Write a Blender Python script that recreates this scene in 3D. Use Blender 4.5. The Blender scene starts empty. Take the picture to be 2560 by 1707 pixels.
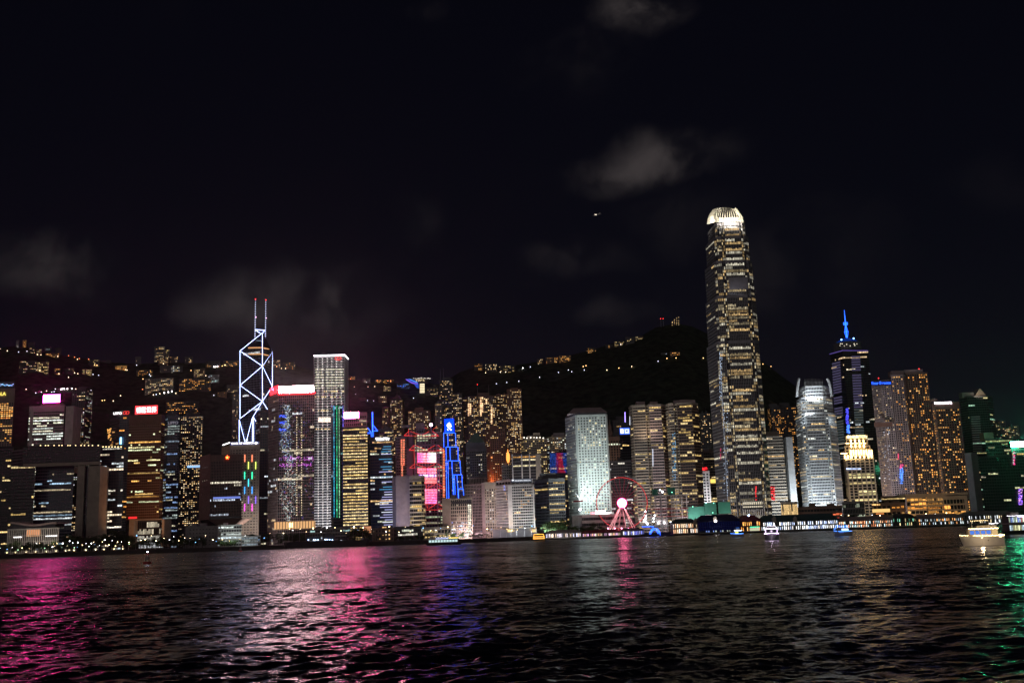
import bpy, bmesh, math, random
import numpy as np
from mathutils import Vector, Matrix

# ------------------------------------------------------------------ camera, sky, light, exposure
scene = bpy.context.scene
C = scene.collection
FPX, CX, CY = 2560.0, 1280.0, 853.5          # focal length and centre of the photograph, in its pixels
TH, RHO, CAMH = math.atan(0.1875), 0.034, 8.4  # pitch, roll, height of the camera above the water
CAM = Vector((0, 0, CAMH))
_fw = Vector((0, math.cos(TH), math.sin(TH)))
_r = Vector((1, 0, 0)); _u = Vector((0, -math.sin(TH), math.cos(TH)))
_rc = _r * math.cos(RHO) - _u * math.sin(RHO)
_uc = _r * math.sin(RHO) + _u * math.cos(RHO)
cam = bpy.data.cameras.new('camera'); camo = bpy.data.objects.new('camera', cam); C.objects.link(camo)
cam.sensor_width = 36.0; cam.lens = 36.0 * FPX / 2560.0; cam.clip_start = 1.0; cam.clip_end = 40000.0
M = Matrix(((_rc.x, _uc.x, -_fw.x, 0), (_rc.y, _uc.y, -_fw.y, 0), (_rc.z, _uc.z, -_fw.z, CAMH), (0, 0, 0, 1)))
camo.matrix_world = M
scene.camera = camo
scene.view_settings.view_transform = 'Standard'; scene.view_settings.look = 'None'
scene.view_settings.exposure = 0.0; scene.view_settings.gamma = 1.0
scene.cycles.use_denoising = True
scene.cycles.max_bounces = 4; scene.cycles.diffuse_bounces = 1; scene.cycles.glossy_bounces = 3
scene.cycles.transmission_bounces = 2; scene.cycles.caustics_reflective = False
scene.cycles.use_light_tree = True

def ray(px, py):
    u, v = (px - CX) / FPX, -(py - CY) / FPX
    return (_fw + _rc * u + _uc * v)
def W(px, py, D):
    """the point at depth Y = D that the photograph shows at pixel (px, py)"""
    d = ray(px, py); return CAM + d * (D / d.y)
def mpp(D): return D / FPX                     # metres per photograph pixel at depth D

world = bpy.data.worlds.new('World'); scene.world = world; world.use_nodes = True
nt = world.node_tree; nt.nodes.clear()
def N(t, **kw):
    n = nt.nodes.new(t)
    for k, v in kw.items(): setattr(n, k, v)
    return n
def L(a, b): nt.links.new(a, b)
def mth(op, a, b=None, c=None, clamp=False):
    n = N('ShaderNodeMath', operation=op, use_clamp=clamp)
    for i, x in enumerate((a, b, c)):
        if x is None: continue
        if isinstance(x, (int, float)): n.inputs[i].default_value = x
        else: L(x, n.inputs[i])
    return n.outputs[0]
def vmth(op, a, b=None, scale=None):
    n = N('ShaderNodeVectorMath', operation=op)
    for i, x in enumerate((a, b)):
        if x is None: continue
        if hasattr(x, 'is_output') : L(x, n.inputs[i])
        else: n.inputs[i].default_value = x
    if scale is not None: n.inputs['Scale'].default_value = scale
    return n.outputs['Value'] if op in ('DOT_PRODUCT', 'LENGTH', 'DISTANCE') else n.outputs['Vector']
def sstep(x, lo, hi):
    n = N('ShaderNodeMapRange', interpolation_type='SMOOTHSTEP'); L(x, n.inputs[0])
    n.inputs[1].default_value = lo; n.inputs[2].default_value = hi
    return n.outputs[0]
tc = N('ShaderNodeTexCoord'); dirv = tc.outputs['Generated']
sky = N('ShaderNodeTexSky', sky_type='NISHITA', sun_disc=False)
sky.sun_elevation = math.radians(14); sky.sun_rotation = math.radians(180); sky.air_density = 1.0; sky.dust_density = 1.0
nzW = N('ShaderNodeTexNoise'); nzW.inputs['Scale'].default_value = 9; nzW.inputs['Detail'].default_value = 5; L(dirv, nzW.inputs['Vector'])
warp = vmth('SCALE', vmth('SUBTRACT', nzW.outputs['Color'], (.5, .5, .5)), scale=.075)
dw = vmth('ADD', dirv, warp)
nz = N('ShaderNodeTexNoise'); nz.inputs['Scale'].default_value = 13; nz.inputs['Detail'].default_value = 8; nz.inputs['Roughness'].default_value = .56; L(dw, nz.inputs['Vector'])
puff = sstep(nz.outputs['Fac'], .36, .70)
CLOUDS = [  # pixel centre, half size in pixels, brightness, tilt
    (1590, 10, 150, 95, .055, .1), (1625, 410, 235, 80, .046, .12), (130, 675, 190, 100, .026, -.1), (815, 745, 230, 125, .040, .05),
    (565, 770, 140, 85, .030, .2), (1440, 655, 170, 60, .014, .1), (1900, 690, 120, 120, .007, 0), (1700, 560, 160, 90, .006, 0),
    (1360, 150, 110, 60, .007, .4), (1090, 8, 60, 45, .014, 0), (1020, 540, 90, 70, .006, 0), (1560, 790, 110, 40, .010, 0),
    (2480, 480, 160, 90, .002, 0), (1480, 150, 170, 110, .006, .5)]
acc = None
for (px, py, a, b, br, tilt) in CLOUDS:
    d0 = ray(px, py).normalized(); e1 = (ray(px + 10, py - 10 * tilt) - ray(px, py)).normalized(); e2 = d0.cross(e1).normalized()
    df = vmth('SUBTRACT', dw, tuple(d0))
    x = mth('MULTIPLY', vmth('DOT_PRODUCT', df, tuple(e1)), FPX / (a * .86)); y = mth('MULTIPLY', vmth('DOT_PRODUCT', df, tuple(e2)), FPX / (b * .86))
    r = mth('SQRT', mth('ADD', mth('MULTIPLY', x, x), mth('MULTIPLY', y, y)))
    m = mth('MULTIPLY', sstep(r, 1.3, .0), br)
    acc = m if acc is None else mth('ADD', acc, m)
# faint cloud everywhere else, so that the sky outside the frame goes on as in it
nz2 = N('ShaderNodeTexNoise'); nz2.inputs['Scale'].default_value = 4.5; nz2.inputs['Detail'].default_value = 6; L(dw, nz2.inputs['Vector'])
acc = mth('ADD', acc, mth('MULTIPLY', sstep(nz2.outputs['Fac'], .55, .8), .0035))
cl = mth('MULTIPLY', acc, mth('ADD', mth('MULTIPLY', puff, .95), .05))
clc = N('ShaderNodeMix', data_type='RGBA', blend_type='MULTIPLY'); clc.inputs[0].default_value = 1
clc.inputs[6].default_value = (1.0, .84, .80, 1); L(cl, clc.inputs[7])
skym = N('ShaderNodeMix', data_type='RGBA', blend_type='MULTIPLY'); skym.inputs[0].default_value = 1
skym.inputs[7].default_value = (.00036, .00028, .00036, 1); L(sky.outputs[0], skym.inputs[6])
base = N('ShaderNodeMix', data_type='RGBA', blend_type='ADD'); base.inputs[0].default_value = 1
base.inputs[7].default_value = (.0011, .0011, .0027, 1); L(skym.outputs[2], base.inputs[6])
sumc = N('ShaderNodeMix', data_type='RGBA', blend_type='ADD'); sumc.inputs[0].default_value = 1
L(base.outputs[2], sumc.inputs[6]); L(clc.outputs[2], sumc.inputs[7])
sep = N('ShaderNodeSeparateXYZ'); L(dirv, sep.inputs[0])
glow = mth('POWER', 2.718, mth('MULTIPLY', mth('ABSOLUTE', sep.outputs[2]), -9.0))   # city glow low over the horizon, all round
gm = N('ShaderNodeMix', data_type='RGBA', blend_type='MULTIPLY'); gm.inputs[0].default_value = 1; gm.inputs[6].default_value = (.0050, .0036, .0060, 1); L(glow, gm.inputs[7])
s2 = N('ShaderNodeMix', data_type='RGBA', blend_type='ADD'); s2.inputs[0].default_value = 1; L(sumc.outputs[2], s2.inputs[6]); L(gm.outputs[2], s2.inputs[7]); sumc = s2
bg = N('ShaderNodeBackground'); bg.inputs['Strength'].default_value = 1.0; L(sumc.outputs[2], bg.inputs['Color'])
wo = N('ShaderNodeOutputWorld'); L(bg.outputs[0], wo.inputs['Surface'])
world.cycles.sampling_method = 'MANUAL'; world.cycles.sample_map_resolution = 256

# the glow of the city behind the viewer: one weak, very soft, slightly warm sun
sun = bpy.data.lights.new('moonlight', 'SUN'); sun.energy = .15; sun.angle = math.radians(50); sun.color = (1.0, .88, .84)
suno = bpy.data.objects.new('moonlight', sun); C.objects.link(suno)
suno.rotation_euler = Vector((.12, .96, -.24)).to_track_quat('-Z', 'Y').to_euler()

# ------------------------------------------------------------------ materials
MATS = {}
def mat(name, col, rough=.7, metal=0.0, spec=.3, var=.12, scale=.15, bump=0.0, coat=None):
    if name in MATS: return MATS[name]
    m = bpy.data.materials.new(name); m.use_nodes = True; t = m.node_tree; b = t.nodes['Principled BSDF']
    b.inputs['Roughness'].default_value = rough; b.inputs['Metallic'].default_value = metal; b.inputs['Specular IOR Level'].default_value = spec
    if var > 0:
        g = t.nodes.new('ShaderNodeNewGeometry'); n = t.nodes.new('ShaderNodeTexNoise'); n.inputs['Scale'].default_value = scale; n.inputs['Detail'].default_value = 5
        t.links.new(g.outputs['Position'], n.inputs['Vector'])
        mr = t.nodes.new('ShaderNodeMapRange'); mr.inputs[1].default_value = .3; mr.inputs[2].default_value = .7
        mr.inputs[3].default_value = 1 - var * 1.6; mr.inputs[4].default_value = 1 + var; t.links.new(n.outputs['Fac'], mr.inputs[0])
        mx = t.nodes.new('ShaderNodeMix'); mx.data_type = 'RGBA'; mx.blend_type = 'MULTIPLY'; mx.inputs[0].default_value = 1
        mx.inputs[6].default_value = (*col, 1); t.links.new(mr.outputs[0], mx.inputs[7]); t.links.new(mx.outputs[2], b.inputs['Base Color'])
        if bump > 0:
            bp = t.nodes.new('ShaderNodeBump'); bp.inputs['Strength'].default_value = bump; bp.inputs['Distance'].default_value = 1
            t.links.new(n.outputs['Fac'], bp.inputs['Height']); t.links.new(bp.outputs[0], b.inputs['Normal'])
    else: b.inputs['Base Color'].default_value = (*col, 1)
    MATS[name] = m; return m
def emis(name, col, s, sample=True):
    """a lamp, a tube or a lit sign"""
    if name in MATS: return MATS[name]
    m = bpy.data.materials.new(name); m.use_nodes = True; t = m.node_tree; t.nodes.clear()
    e = t.nodes.new('ShaderNodeEmission'); e.inputs[0].default_value = (*col, 1); e.inputs[1].default_value = s
    o = t.nodes.new('ShaderNodeOutputMaterial'); t.links.new(e.outputs[0], o.inputs[0])
    m.cycles.emission_sampling = 'AUTO' if sample else 'NONE'
    MATS[name] = m; return m
def _lit(name, gain):
    m = bpy.data.materials.new(name); m.use_nodes = True; t = m.node_tree; t.nodes.clear()
    a = t.nodes.new('ShaderNodeAttribute'); a.attribute_name = 'col'
    g = t.nodes.new('ShaderNodeNewGeometry'); n = t.nodes.new('ShaderNodeTexNoise'); n.inputs['Scale'].default_value = .9; n.inputs['Detail'].default_value = 3
    t.links.new(g.outputs['Position'], n.inputs['Vector'])
    mr = t.nodes.new('ShaderNodeMapRange'); mr.inputs[1].default_value = .3; mr.inputs[2].default_value = .7; mr.inputs[3].default_value = .35 * gain; mr.inputs[4].default_value = 1.5 * gain
    t.links.new(n.outputs['Fac'], mr.inputs[0])
    e = t.nodes.new('ShaderNodeEmission'); t.links.new(a.outputs['Color'], e.inputs[0]); t.links.new(mr.outputs[0], e.inputs[1])
    o = t.nodes.new('ShaderNodeOutputMaterial'); t.links.new(e.outputs[0], o.inputs[0])
    m.cycles.emission_sampling = 'NONE'; MATS[name] = m
_lit('lit', 1.2)
mat('glass', (.012, .015, .022), .12, 0, .5, .2, .05)
mat('glass_blue', (.02, .035, .07), .10, 0, .6, .2, .05)
mat('glass_brown', (.12, .05, .02), .18, .3, .5, .12, .04)
mat('glass_green', (.015, .035, .03), .12, 0, .5, .2, .05)
mat('beige', (.42, .36, .30)); mat('white', (.72, .70, .68), .6); mat('cream', (.55, .49, .40)); mat('grey', (.30, .29, .29)); mat('dark', (.055, .055, .062), .5)
mat('pinkstone', (.46, .36, .36)); mat('brownstone', (.22, .15, .12)); mat('darkgrey', (.13, .13, .14)); mat('redbrick', (.33, .18, .14))
mat('steel', (.42, .43, .46), .35, .6, .5); mat('alu', (.60, .62, .64), .38, .3, .5); mat('fin', (.26, .25, .28), .4, .3, .4); mat('bluegrey', (.20, .22, .27)); mat('greenroof', (.16, .26, .22))
mat('concrete', (.33, .32, .30), .85); mat('asphalt', (.05, .05, .052), .9); mat('wood', (.20, .11, .06)); mat('navy', (.012, .018, .085), .6); mat('maroon', (.22, .03, .04))
mat('tealroof', (.05, .11, .12)); mat('seawall', (.07, .065, .06), .9); mat('red', (.55, .03, .03), .5); mat('yellow', (.6, .42, .05), .5); mat('greennet', (.02, .12, .08), .8)
mat('trunk', (.08, .055, .035), .9); mat('hull', (.62, .60, .62), .45)

# ------------------------------------------------------------------ mesh helpers
class MB:
    def __init__(s): s.v = []; s.f = []; s.c = []; s.m = []
    def quad(s, a, b, c, d, col=(1, 1, 1), mi=0):
        i = len(s.v); s.v += [tuple(a), tuple(b), tuple(c), tuple(d)]; s.f.append((i, i + 1, i + 2, i + 3)); s.c.append(col); s.m.append(mi)
    def poly(s, pts, col=(1, 1, 1), mi=0):
        i = len(s.v); s.v += [tuple(p) for p in pts]; s.f.append(tuple(range(i, i + len(pts)))); s.c.append(col); s.m.append(mi)
    def prism(s, ring, z0, z1, col=(1, 1, 1), ring2=None, mi=0):
        """ring: ccw list of (x, y); ring2 (same length) for a taper"""
        n = len(ring); i = len(s.v); r2 = ring2 or ring
        s.v += [(p[0], p[1], z0) for p in ring] + [(p[0], p[1], z1) for p in r2]
        for k in range(n):
            j = (k + 1) % n; s.f.append((i + k, i + j, i + n + j, i + n + k)); s.c.append(col); s.m.append(mi)
        s.f.append(tuple(i + n + k for k in range(n))); s.c.append(col); s.m.append(mi)
        s.f.append(tuple(i + n - 1 - k for k in range(n))); s.c.append(col); s.m.append(mi)
    def box(s, x0, x1, y0, y1, z0, z1, col=(1, 1, 1), mi=0): s.prism([(x0, y0), (x1, y0), (x1, y1), (x0, y1)], z0, z1, col, None, mi)
    def obox(s, A, B, nrm, d0, d1, z0, z1, col=(1, 1, 1), mi=0):
        """box along the ground line A-B (2d), from d0 to d1 out along nrm"""
        a0 = (A[0] + nrm[0] * d0, A[1] + nrm[1] * d0); b0 = (B[0] + nrm[0] * d0, B[1] + nrm[1] * d0)
        a1 = (A[0] + nrm[0] * d1, A[1] + nrm[1] * d1); b1 = (B[0] + nrm[0] * d1, B[1] + nrm[1] * d1)
        s.prism([a1, b1, b0, a0], z0, z1, col, None, mi)
    def tube(s, p, q, r0, r1=None, n=6, col=(1, 1, 1), mi=0, caps=True):
        p, q = Vector(p), Vector(q); r1 = r0 if r1 is None else r1; d = (q - p)
        if d.length < 1e-6: return
        d.normalize(); a = d.orthogonal().normalized(); b = d.cross(a); i = len(s.v)
        for c, r in ((p, r0), (q, r1)):
            for k in range(n):
                t = 2 * math.pi * k / n; s.v.append(tuple(c + a * (r * math.cos(t)) + b * (r * math.sin(t))))
        for k in range(n):
            j = (k + 1) % n; s.f.append((i + k, i + j, i + n + j, i + n + k)); s.c.append(col); s.m.append(mi)
        if caps:
            s.f.append(tuple(i + n - 1 - k for k in range(n))); s.c.append(col); s.m.append(mi)
            s.f.append(tuple(i + n + k for k in range(n))); s.c.append(col); s.m.append(mi)
    def lathe(s, c, prof, n=12, col=(1, 1, 1), mi=0):
        """prof: list of (r, z) from the bottom up, about the vertical axis through c"""
        i = len(s.v); m = len(prof)
        for (r, z) in prof:
            for k in range(n):
                t = 2 * math.pi * k / n; s.v.append((c[0] + r * math.cos(t), c[1] + r * math.sin(t), c[2] + z))
        for a in range(m - 1):
            for k in range(n):
                j = (k + 1) % n; s.f.append((i + a * n + k, i + a * n + j, i + (a + 1) * n + j, i + (a + 1) * n + k)); s.c.append(col); s.m.append(mi)
        s.f.append(tuple(i + n - 1 - k for k in range(n))); s.c.append(col); s.m.append(mi)
        s.f.append(tuple(i + (m - 1) * n + k for k in range(n))); s.c.append(col); s.m.append(mi)
    def ball(s, c, r, n=8, col=(1, 1, 1), mi=0, sz=1.0):
        s.lathe(c, [(max(r * math.cos(t), .01 * r), r * sz * math.sin(t)) for t in [math.pi * (-.5 + k / (n // 2 + 1)) for k in range(n // 2 + 2)]], n, col, mi)
    def mesh(s, name, mats, attr=False):
        me = bpy.data.meshes.new(name); me.from_pydata(s.v, [], s.f)
        if not isinstance(mats, (list, tuple)): mats = [mats]
        for k in mats: me.materials.append(MATS[k] if isinstance(k, str) else k)
        if len(mats) > 1: me.polygons.foreach_set('material_index', s.m)
        if attr:
            at = me.attributes.new('col', 'FLOAT_COLOR', 'FACE')
            at.data.foreach_set('color', np.hstack([np.array(s.c, dtype=np.float32), np.ones((len(s.c), 1), np.float32)]).ravel())
        return me
    def build(s, name, mats, parent=None, kind=None, attr=False, smooth=False):
        if not s.f: return None
        me = s.mesh(name, mats, attr)
        if smooth: me.polygons.foreach_set('use_smooth', [True] * len(me.polygons))
        return link(name, me, parent, kind)
def link(name, me, parent=None, kind=None, loc=None):
    o = bpy.data.objects.new(name, me); C.objects.link(o)
    if parent is not None: o.parent = parent
    if loc is not None: o.location = loc
    if kind: o['kind'] = kind
    return o
def tag(o, label, cat, group=None):
    o['label'] = label; o['category'] = cat
    if group: o['group'] = group
    return o
def thing(name, label, cat, loc=(0, 0, 0), group=None):
    o = bpy.data.objects.new(name, None); C.objects.link(o); o.location = loc; o.empty_display_size = 2
    return tag(o, label, cat, group)
def struct(name, me): return link(name, me, None, 'structure')
def copy_tree(o, parent=None):
    c = o.copy(); C.objects.link(c)
    if parent is not None: c.parent = parent
    for ch in list(o.children): copy_tree(ch, c)
    return c
# ------------------------------------------------------------------ terrain: flat reclaimed shore, hills behind
SHORE = 1200.0
RIDGE = [(-900, 860), (-300, 850), (0, 868), (40, 862), (90, 872), (160, 888), (230, 898), (330, 908), (420, 905), (470, 905), (560, 908), (640, 910), (740, 915),
         (860, 948), (940, 956), (1060, 955), (1100, 962), (1150, 930), (1190, 918), (1260, 918), (1340, 906), (1420, 890), (1480, 874), (1540, 858), (1600, 842), (1640, 818),
         (1690, 808), (1730, 815), (1790, 845), (1900, 900), (1990, 965), (2080, 1020), (2200, 1075), (2400, 1110), (2700, 1130), (3400, 1150)]
YR = 2900.0
_rt, _rz = [], []
for (px, py) in RIDGE:
    p = W(px, py, YR); _rt.append(p.x / YR); _rz.append(p.z)
def ridge(t): return np.interp(t, _rt, _rz)
def _hash(x, y):
    return (np.sin(x * 127.1 + y * 311.7) * 43758.5453) % 1.0
def vnoise(x, y):
    xi, yi = np.floor(x), np.floor(y); xf, yf = x - xi, y - yi
    u, v = xf * xf * (3 - 2 * xf), yf * yf * (3 - 2 * yf)
    a, b, c, d = _hash(xi, yi), _hash(xi + 1, yi), _hash(xi, yi + 1), _hash(xi + 1, yi + 1)
    return (a * (1 - u) + b * u) * (1 - v) + (c * (1 - u) + d * u) * v - .5
def terrain(x, y):
    x = np.asarray(x, float); y = np.asarray(y, float)
    s = np.clip((y - 1680) / (YR - 1680), 0, 1); g = s ** 1.25 * (1.25 - .25 * s)
    back = np.clip(1 - (y - YR) / 1800, 0, 1); back = back * back * (3 - 2 * back)
    h = 4 + (ridge(x / y) - 4) * g * np.where(y > YR, back, 1)
    n = vnoise(x / 160, y / 160) * 34 + vnoise(x / 60, y / 60) * 14 + vnoise(x / 18, y / 18) * 7
    return h + n * np.clip((y - 1750) / 500, 0, 1) * np.where(y > YR - 250, np.clip((YR - y) / 250, .12, 1), 1)
def hill_hit(px, py):
    d = ray(px, py); ys = np.arange(1690, 2990, 4.0); k = ys / d.y
    below = (CAMH + d.z * k) <= terrain(d.x * k, ys)
    i = int(np.argmax(below)) if below.any() else len(ys) - 26
    return float(ys[i])
def gz(x, y): return float(terrain(x, y))

def grid_mesh(name, xs2d, ys2d, zs2d, matname):
    nr, nc = xs2d.shape; me = bpy.data.meshes.new(name)
    me.vertices.add(nr * nc); me.vertices.foreach_set('co', np.stack([xs2d, ys2d, zs2d], -1).astype(np.float32).ravel())
    idx = np.arange(nr * nc).reshape(nr, nc); q = np.stack([idx[:-1, :-1], idx[:-1, 1:], idx[1:, 1:], idx[1:, :-1]], -1).reshape(-1, 4)
    me.loops.add(q.size); me.loops.foreach_set('vertex_index', q.ravel().astype(np.int32))
    me.polygons.add(len(q)); me.polygons.foreach_set('loop_start', np.arange(0, q.size, 4, dtype=np.int32)); me.polygons.foreach_set('loop_total', np.full(len(q), 4, np.int32))
    me.polygons.foreach_set('use_smooth', np.ones(len(q), bool)); me.update(calc_edges=True); me.materials.append(MATS[matname]); return me
mat('hillside', (.055, .070, .050), .95, 0, .1, .5, .06, .6)
T, YY = np.meshgrid(np.linspace(-1.05, 1.05, 300), np.concatenate([np.linspace(1680, 3000, 170), np.linspace(3030, 4700, 30)]))
XX = T * YY
hills = struct('hills', grid_mesh('hills', XX, YY, terrain(XX, YY), 'hillside'))
mb = MB(); mb.box(-2600, 2600, SHORE + 2.2, 1800, 1.0, 3.95); struct('ground', mb.mesh('ground', 'asphalt'))
mb = MB(); mb.box(-2600, 2600, SHORE, SHORE + 2.2, -3, 4.6); struct('seawall', mb.mesh('seawall', 'seawall'))
mb = MB(); mb.box(-2600, 2600, SHORE + 2.2, SHORE + 16, 3.0, 4.1); struct('promenade', mb.mesh('promenade', 'concrete'))

# ------------------------------------------------------------------ water: one sheet with real waves near by, finer ripples as bump
rng = np.random.default_rng(5)
m = bpy.data.materials.new('water'); m.use_nodes = True; t = m.node_tree; b = t.nodes['Principled BSDF']; MATS['water'] = m
b.inputs['Base Color'].default_value = (.002, .004, .008, 1); b.inputs['Roughness'].default_value = .21; b.inputs['IOR'].default_value = 1.333; b.inputs['Specular IOR Level'].default_value = .5
g = t.nodes.new('ShaderNodeNewGeometry')
acc_ = g.outputs['Normal']
def vm(op, a, b=None):
    n = t.nodes.new('ShaderNodeVectorMath'); n.operation = op
    for i, x in enumerate((a, b)):
        if x is None: continue
        if hasattr(x, 'is_output'): t.links.new(x, n.inputs[i])
        else: n.inputs[i].default_value = x
    return n.outputs[0]
# calm and ruffled patches
mpp_ = t.nodes.new('ShaderNodeMapping'); mpp_.inputs['Scale'].default_value = (.011, .02, .02); t.links.new(g.outputs['Position'], mpp_.inputs['Vector'])
pn = t.nodes.new('ShaderNodeTexNoise'); pn.inputs['Scale'].default_value = 1; pn.inputs['Detail'].default_value = 3; t.links.new(mpp_.outputs[0], pn.inputs['Vector'])
pm = t.nodes.new('ShaderNodeMapRange'); pm.inputs[1].default_value = .32; pm.inputs[2].default_value = .68; pm.inputs[3].default_value = .55; pm.inputs[4].default_value = 1.35; t.links.new(pn.outputs['Fac'], pm.inputs[0])
for (sc, rot, strx, ky, kx, det, mod) in ((.032, .12, .7, .42, .20, 3, False), (.10, .30, .6, .26, .20, 2, False), (.55, -.16, .65, .70, .56, 2, True), (1.6, .12, .75, .92, .80, 2, True), (4.2, .3, .8, .55, .5, 1, True)):
    mp = t.nodes.new('ShaderNodeMapping'); mp.inputs['Rotation'].default_value = (0, 0, rot); mp.inputs['Scale'].default_value = (sc * strx, sc, sc)
    t.links.new(g.outputs['Position'], mp.inputs['Vector'])
    n = t.nodes.new('ShaderNodeTexNoise'); n.inputs['Scale'].default_value = 1; n.inputs['Detail'].default_value = det; n.inputs['Roughness'].default_value = .5; t.links.new(mp.outputs[0], n.inputs['Vector'])
    v = vm('MULTIPLY', vm('SUBTRACT', n.outputs['Color'], (.5, .5, .5)), (kx, ky, 0))
    if mod:
        cb = t.nodes.new('ShaderNodeCombineXYZ'); t.links.new(pm.outputs[0], cb.inputs[0]); t.links.new(pm.outputs[0], cb.inputs[1]); v = vm('MULTIPLY', v, cb.outputs[0])
    acc_ = vm('ADD', acc_, v)
# far out only the wave flanks that face the shore of the viewer can be seen
sp_ = t.nodes.new('ShaderNodeSeparateXYZ'); t.links.new(g.outputs['Position'], sp_.inputs[0])
bm_ = t.nodes.new('ShaderNodeMapRange'); bm_.inputs[1].default_value = 70; bm_.inputs[2].default_value = 1200; bm_.inputs[3].default_value = .0; bm_.inputs[4].default_value = -.20; t.links.new(sp_.outputs[1], bm_.inputs[0])
cb_ = t.nodes.new('ShaderNodeCombineXYZ'); t.links.new(bm_.outputs[0], cb_.inputs[1]); acc_ = vm('ADD', acc_, cb_.outputs[0])
t.links.new(vm('NORMALIZE', acc_), b.inputs['Normal'])
ys = 1 / np.linspace(1 / 48.0, 1 / SHORE, 900); ys[-1] = SHORE + 2.0
T, YY = np.meshgrid(np.linspace(-.85, .85, 900), ys); XX = T * YY
dY = np.gradient(ys)[:, None]; dX = (.0019 * ys)[:, None]
Z = np.zeros_like(XX)
for i in range(60):
    lam = .8 * (4.6 / .8) ** rng.random(); k = 2 * math.pi / lam; th = rng.normal(-1.05, .6)
    kx, ky = k * math.cos(th), k * math.sin(th); a = .0040 * lam * (.5 + rng.random())
    fade = np.clip(1.6 - 2.6 * np.maximum(np.abs(ky) * dY, np.abs(kx) * dX) / math.pi, 0, 1)
    Z += a * fade * np.sin(kx * XX + ky * YY + rng.random() * 6.283)
for i in range(16):
    lam = 7 * (24 / 7) ** rng.random(); k = 2 * math.pi / lam; th = rng.normal(-1.25, .45); kx, ky = k * math.cos(th), k * math.sin(th)
    fade = np.clip(1.7 - 2.4 * np.maximum(np.abs(ky) * dY, np.abs(kx) * dX) / math.pi, 0, 1); Z += .0021 * lam * (.5 + rng.random()) * fade * np.sin(kx * XX + ky * YY + rng.random() * 6.283)
# groups of higher and lower waves
Z *= .55 + 1.1 * np.clip(vnoise(XX / 46, YY / 70) + vnoise(XX / 17 + 9, YY / 30) * .6 + .45, 0, 1.2)
# long boat wakes crossing the harbour
for (x0, y0, x1, y1, w, a) in ((-150, 128, 90, 215, 1.6, .17), (-60, 150, 140, 330, 2.2, .15), (20, 75, 90, 120, 1.5, .1)):
    dx, dy = x1 - x0, y1 - y0; ln = math.hypot(dx, dy); s_ = ((XX - x0) * dx + (YY - y0) * dy) / ln; q = (-(XX - x0) * dy + (YY - y0) * dx) / ln + 2.2 * np.sin(s_ / 31)
    Z += a * np.exp(-(q / w) ** 2) * np.clip(s_ / 30, 0, 1) * np.clip((ln - s_) / 30, 0, 1) + .4 * a * np.exp(-((q - 3 * w) / w) ** 2) * np.clip(s_ / 30, 0, 1) * np.clip((ln - s_) / 30, 0, 1)
struct('water', grid_mesh('water', XX, YY, Z, 'water'))
mb = MB(); mb.quad((-2600, -400, -2.5), (2600, -400, -2.5), (2600, SHORE, -2.5), (-2600, SHORE, -2.5)); struct('harbour_bed', mb.mesh('harbour_bed', 'water'))
# ------------------------------------------------------------------ buildings: helpers
R = random.Random(11)
ROOTS = []
PAL = dict(warm=[(1, .62, .26), (1, .72, .38), (1, .80, .52), (.95, .55, .2)], orange=[(1, .45, .10), (1, .52, .16), (1, .38, .07)],
           white=[(1, .93, .78), (.95, .97, 1), (1, .86, .62)], cool=[(.72, .88, 1), (.85, .95, 1), (.6, .95, .9)], mix=[(1, .72, .36), (1, .85, .6), (.9, .97, 1), (1, .6, .25), (.95, 1, .75)],
           gold=[(1, .70, .28), (1, .76, .36), (.95, .64, .22)], green=[(.12, .8, .42), (.2, .9, .5)], red=[(1, .05, .05), (1, .10, .08)], pink=[(1, .12, .3), (1, .22, .4)],
           blue=[(.08, .22, 1), (.15, .4, 1)], purple=[(.36, .30, .62), (.42, .40, .6)], teal=[(.3, .8, .8), (.4, .7, .85)])
def S(**k):
    d = dict(fh=3.9, bw=3.2, band=.38, pier=.1, bd=.55, pd=.45, wall='grey', glass='glass', lit=.15, hot=.25, hotp=.75, pal='mix', em=.9, run=.72, parts=True, sides=True, top=2.2, bot=0, vary=.6)
    d.update(k); return d
def building(name, label, cat='building', px=None, D=None, group=None):
    r = thing(name, label, cat, group=group); ROOTS.append((r, px, D)); return r
def ext(root, x0, x1, D):
    if '_b' not in root: root['_b'] = [x0, x1, D]
def ring_of(cs, D, ytop, depth):
    """cs: (xl, xr) or a list of (pixel, extra depth) from left to right, measured at the roof line; returns visible points and the whole ring"""
    if isinstance(cs, tuple) and len(cs) == 2 and not isinstance(cs[0], tuple):
        xl, xr = cs; pl = W(xl, ytop, D); pr = W(xr, ytop, D)
        XL = W(xl, ytop, D + depth).x if pl.x > 0 else pl.x
        XR = W(xr, ytop, D + depth).x if pr.x < 0 else pr.x
        front = [(XL, D), (XR, D)]
    else:
        front = [(W(x, ytop, D + dd).x, D + dd) for x, dd in cs]; yb = max(p[1] for p in front) + depth
        a, b_ = front[0], front[-1]
        return front + [(b_[0] * yb / b_[1], yb), (a[0] * yb / a[1], yb)], [(front[i], front[i + 1]) for i in range(len(front) - 1)]
    yb = max(p[1] for p in front) + depth
    ring = list(front)
    ring.append((front[-1][0], yb)); ring.append((front[0][0], yb))
    vis = [(front[i], front[i + 1]) for i in range(len(front) - 1)]
    if front[0][0] > 25: vis.append(((front[0][0], yb), front[0]))
    if front[-1][0] < -25: vis.append((front[-1], (front[-1][0], yb)))
    return ring, vis
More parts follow.
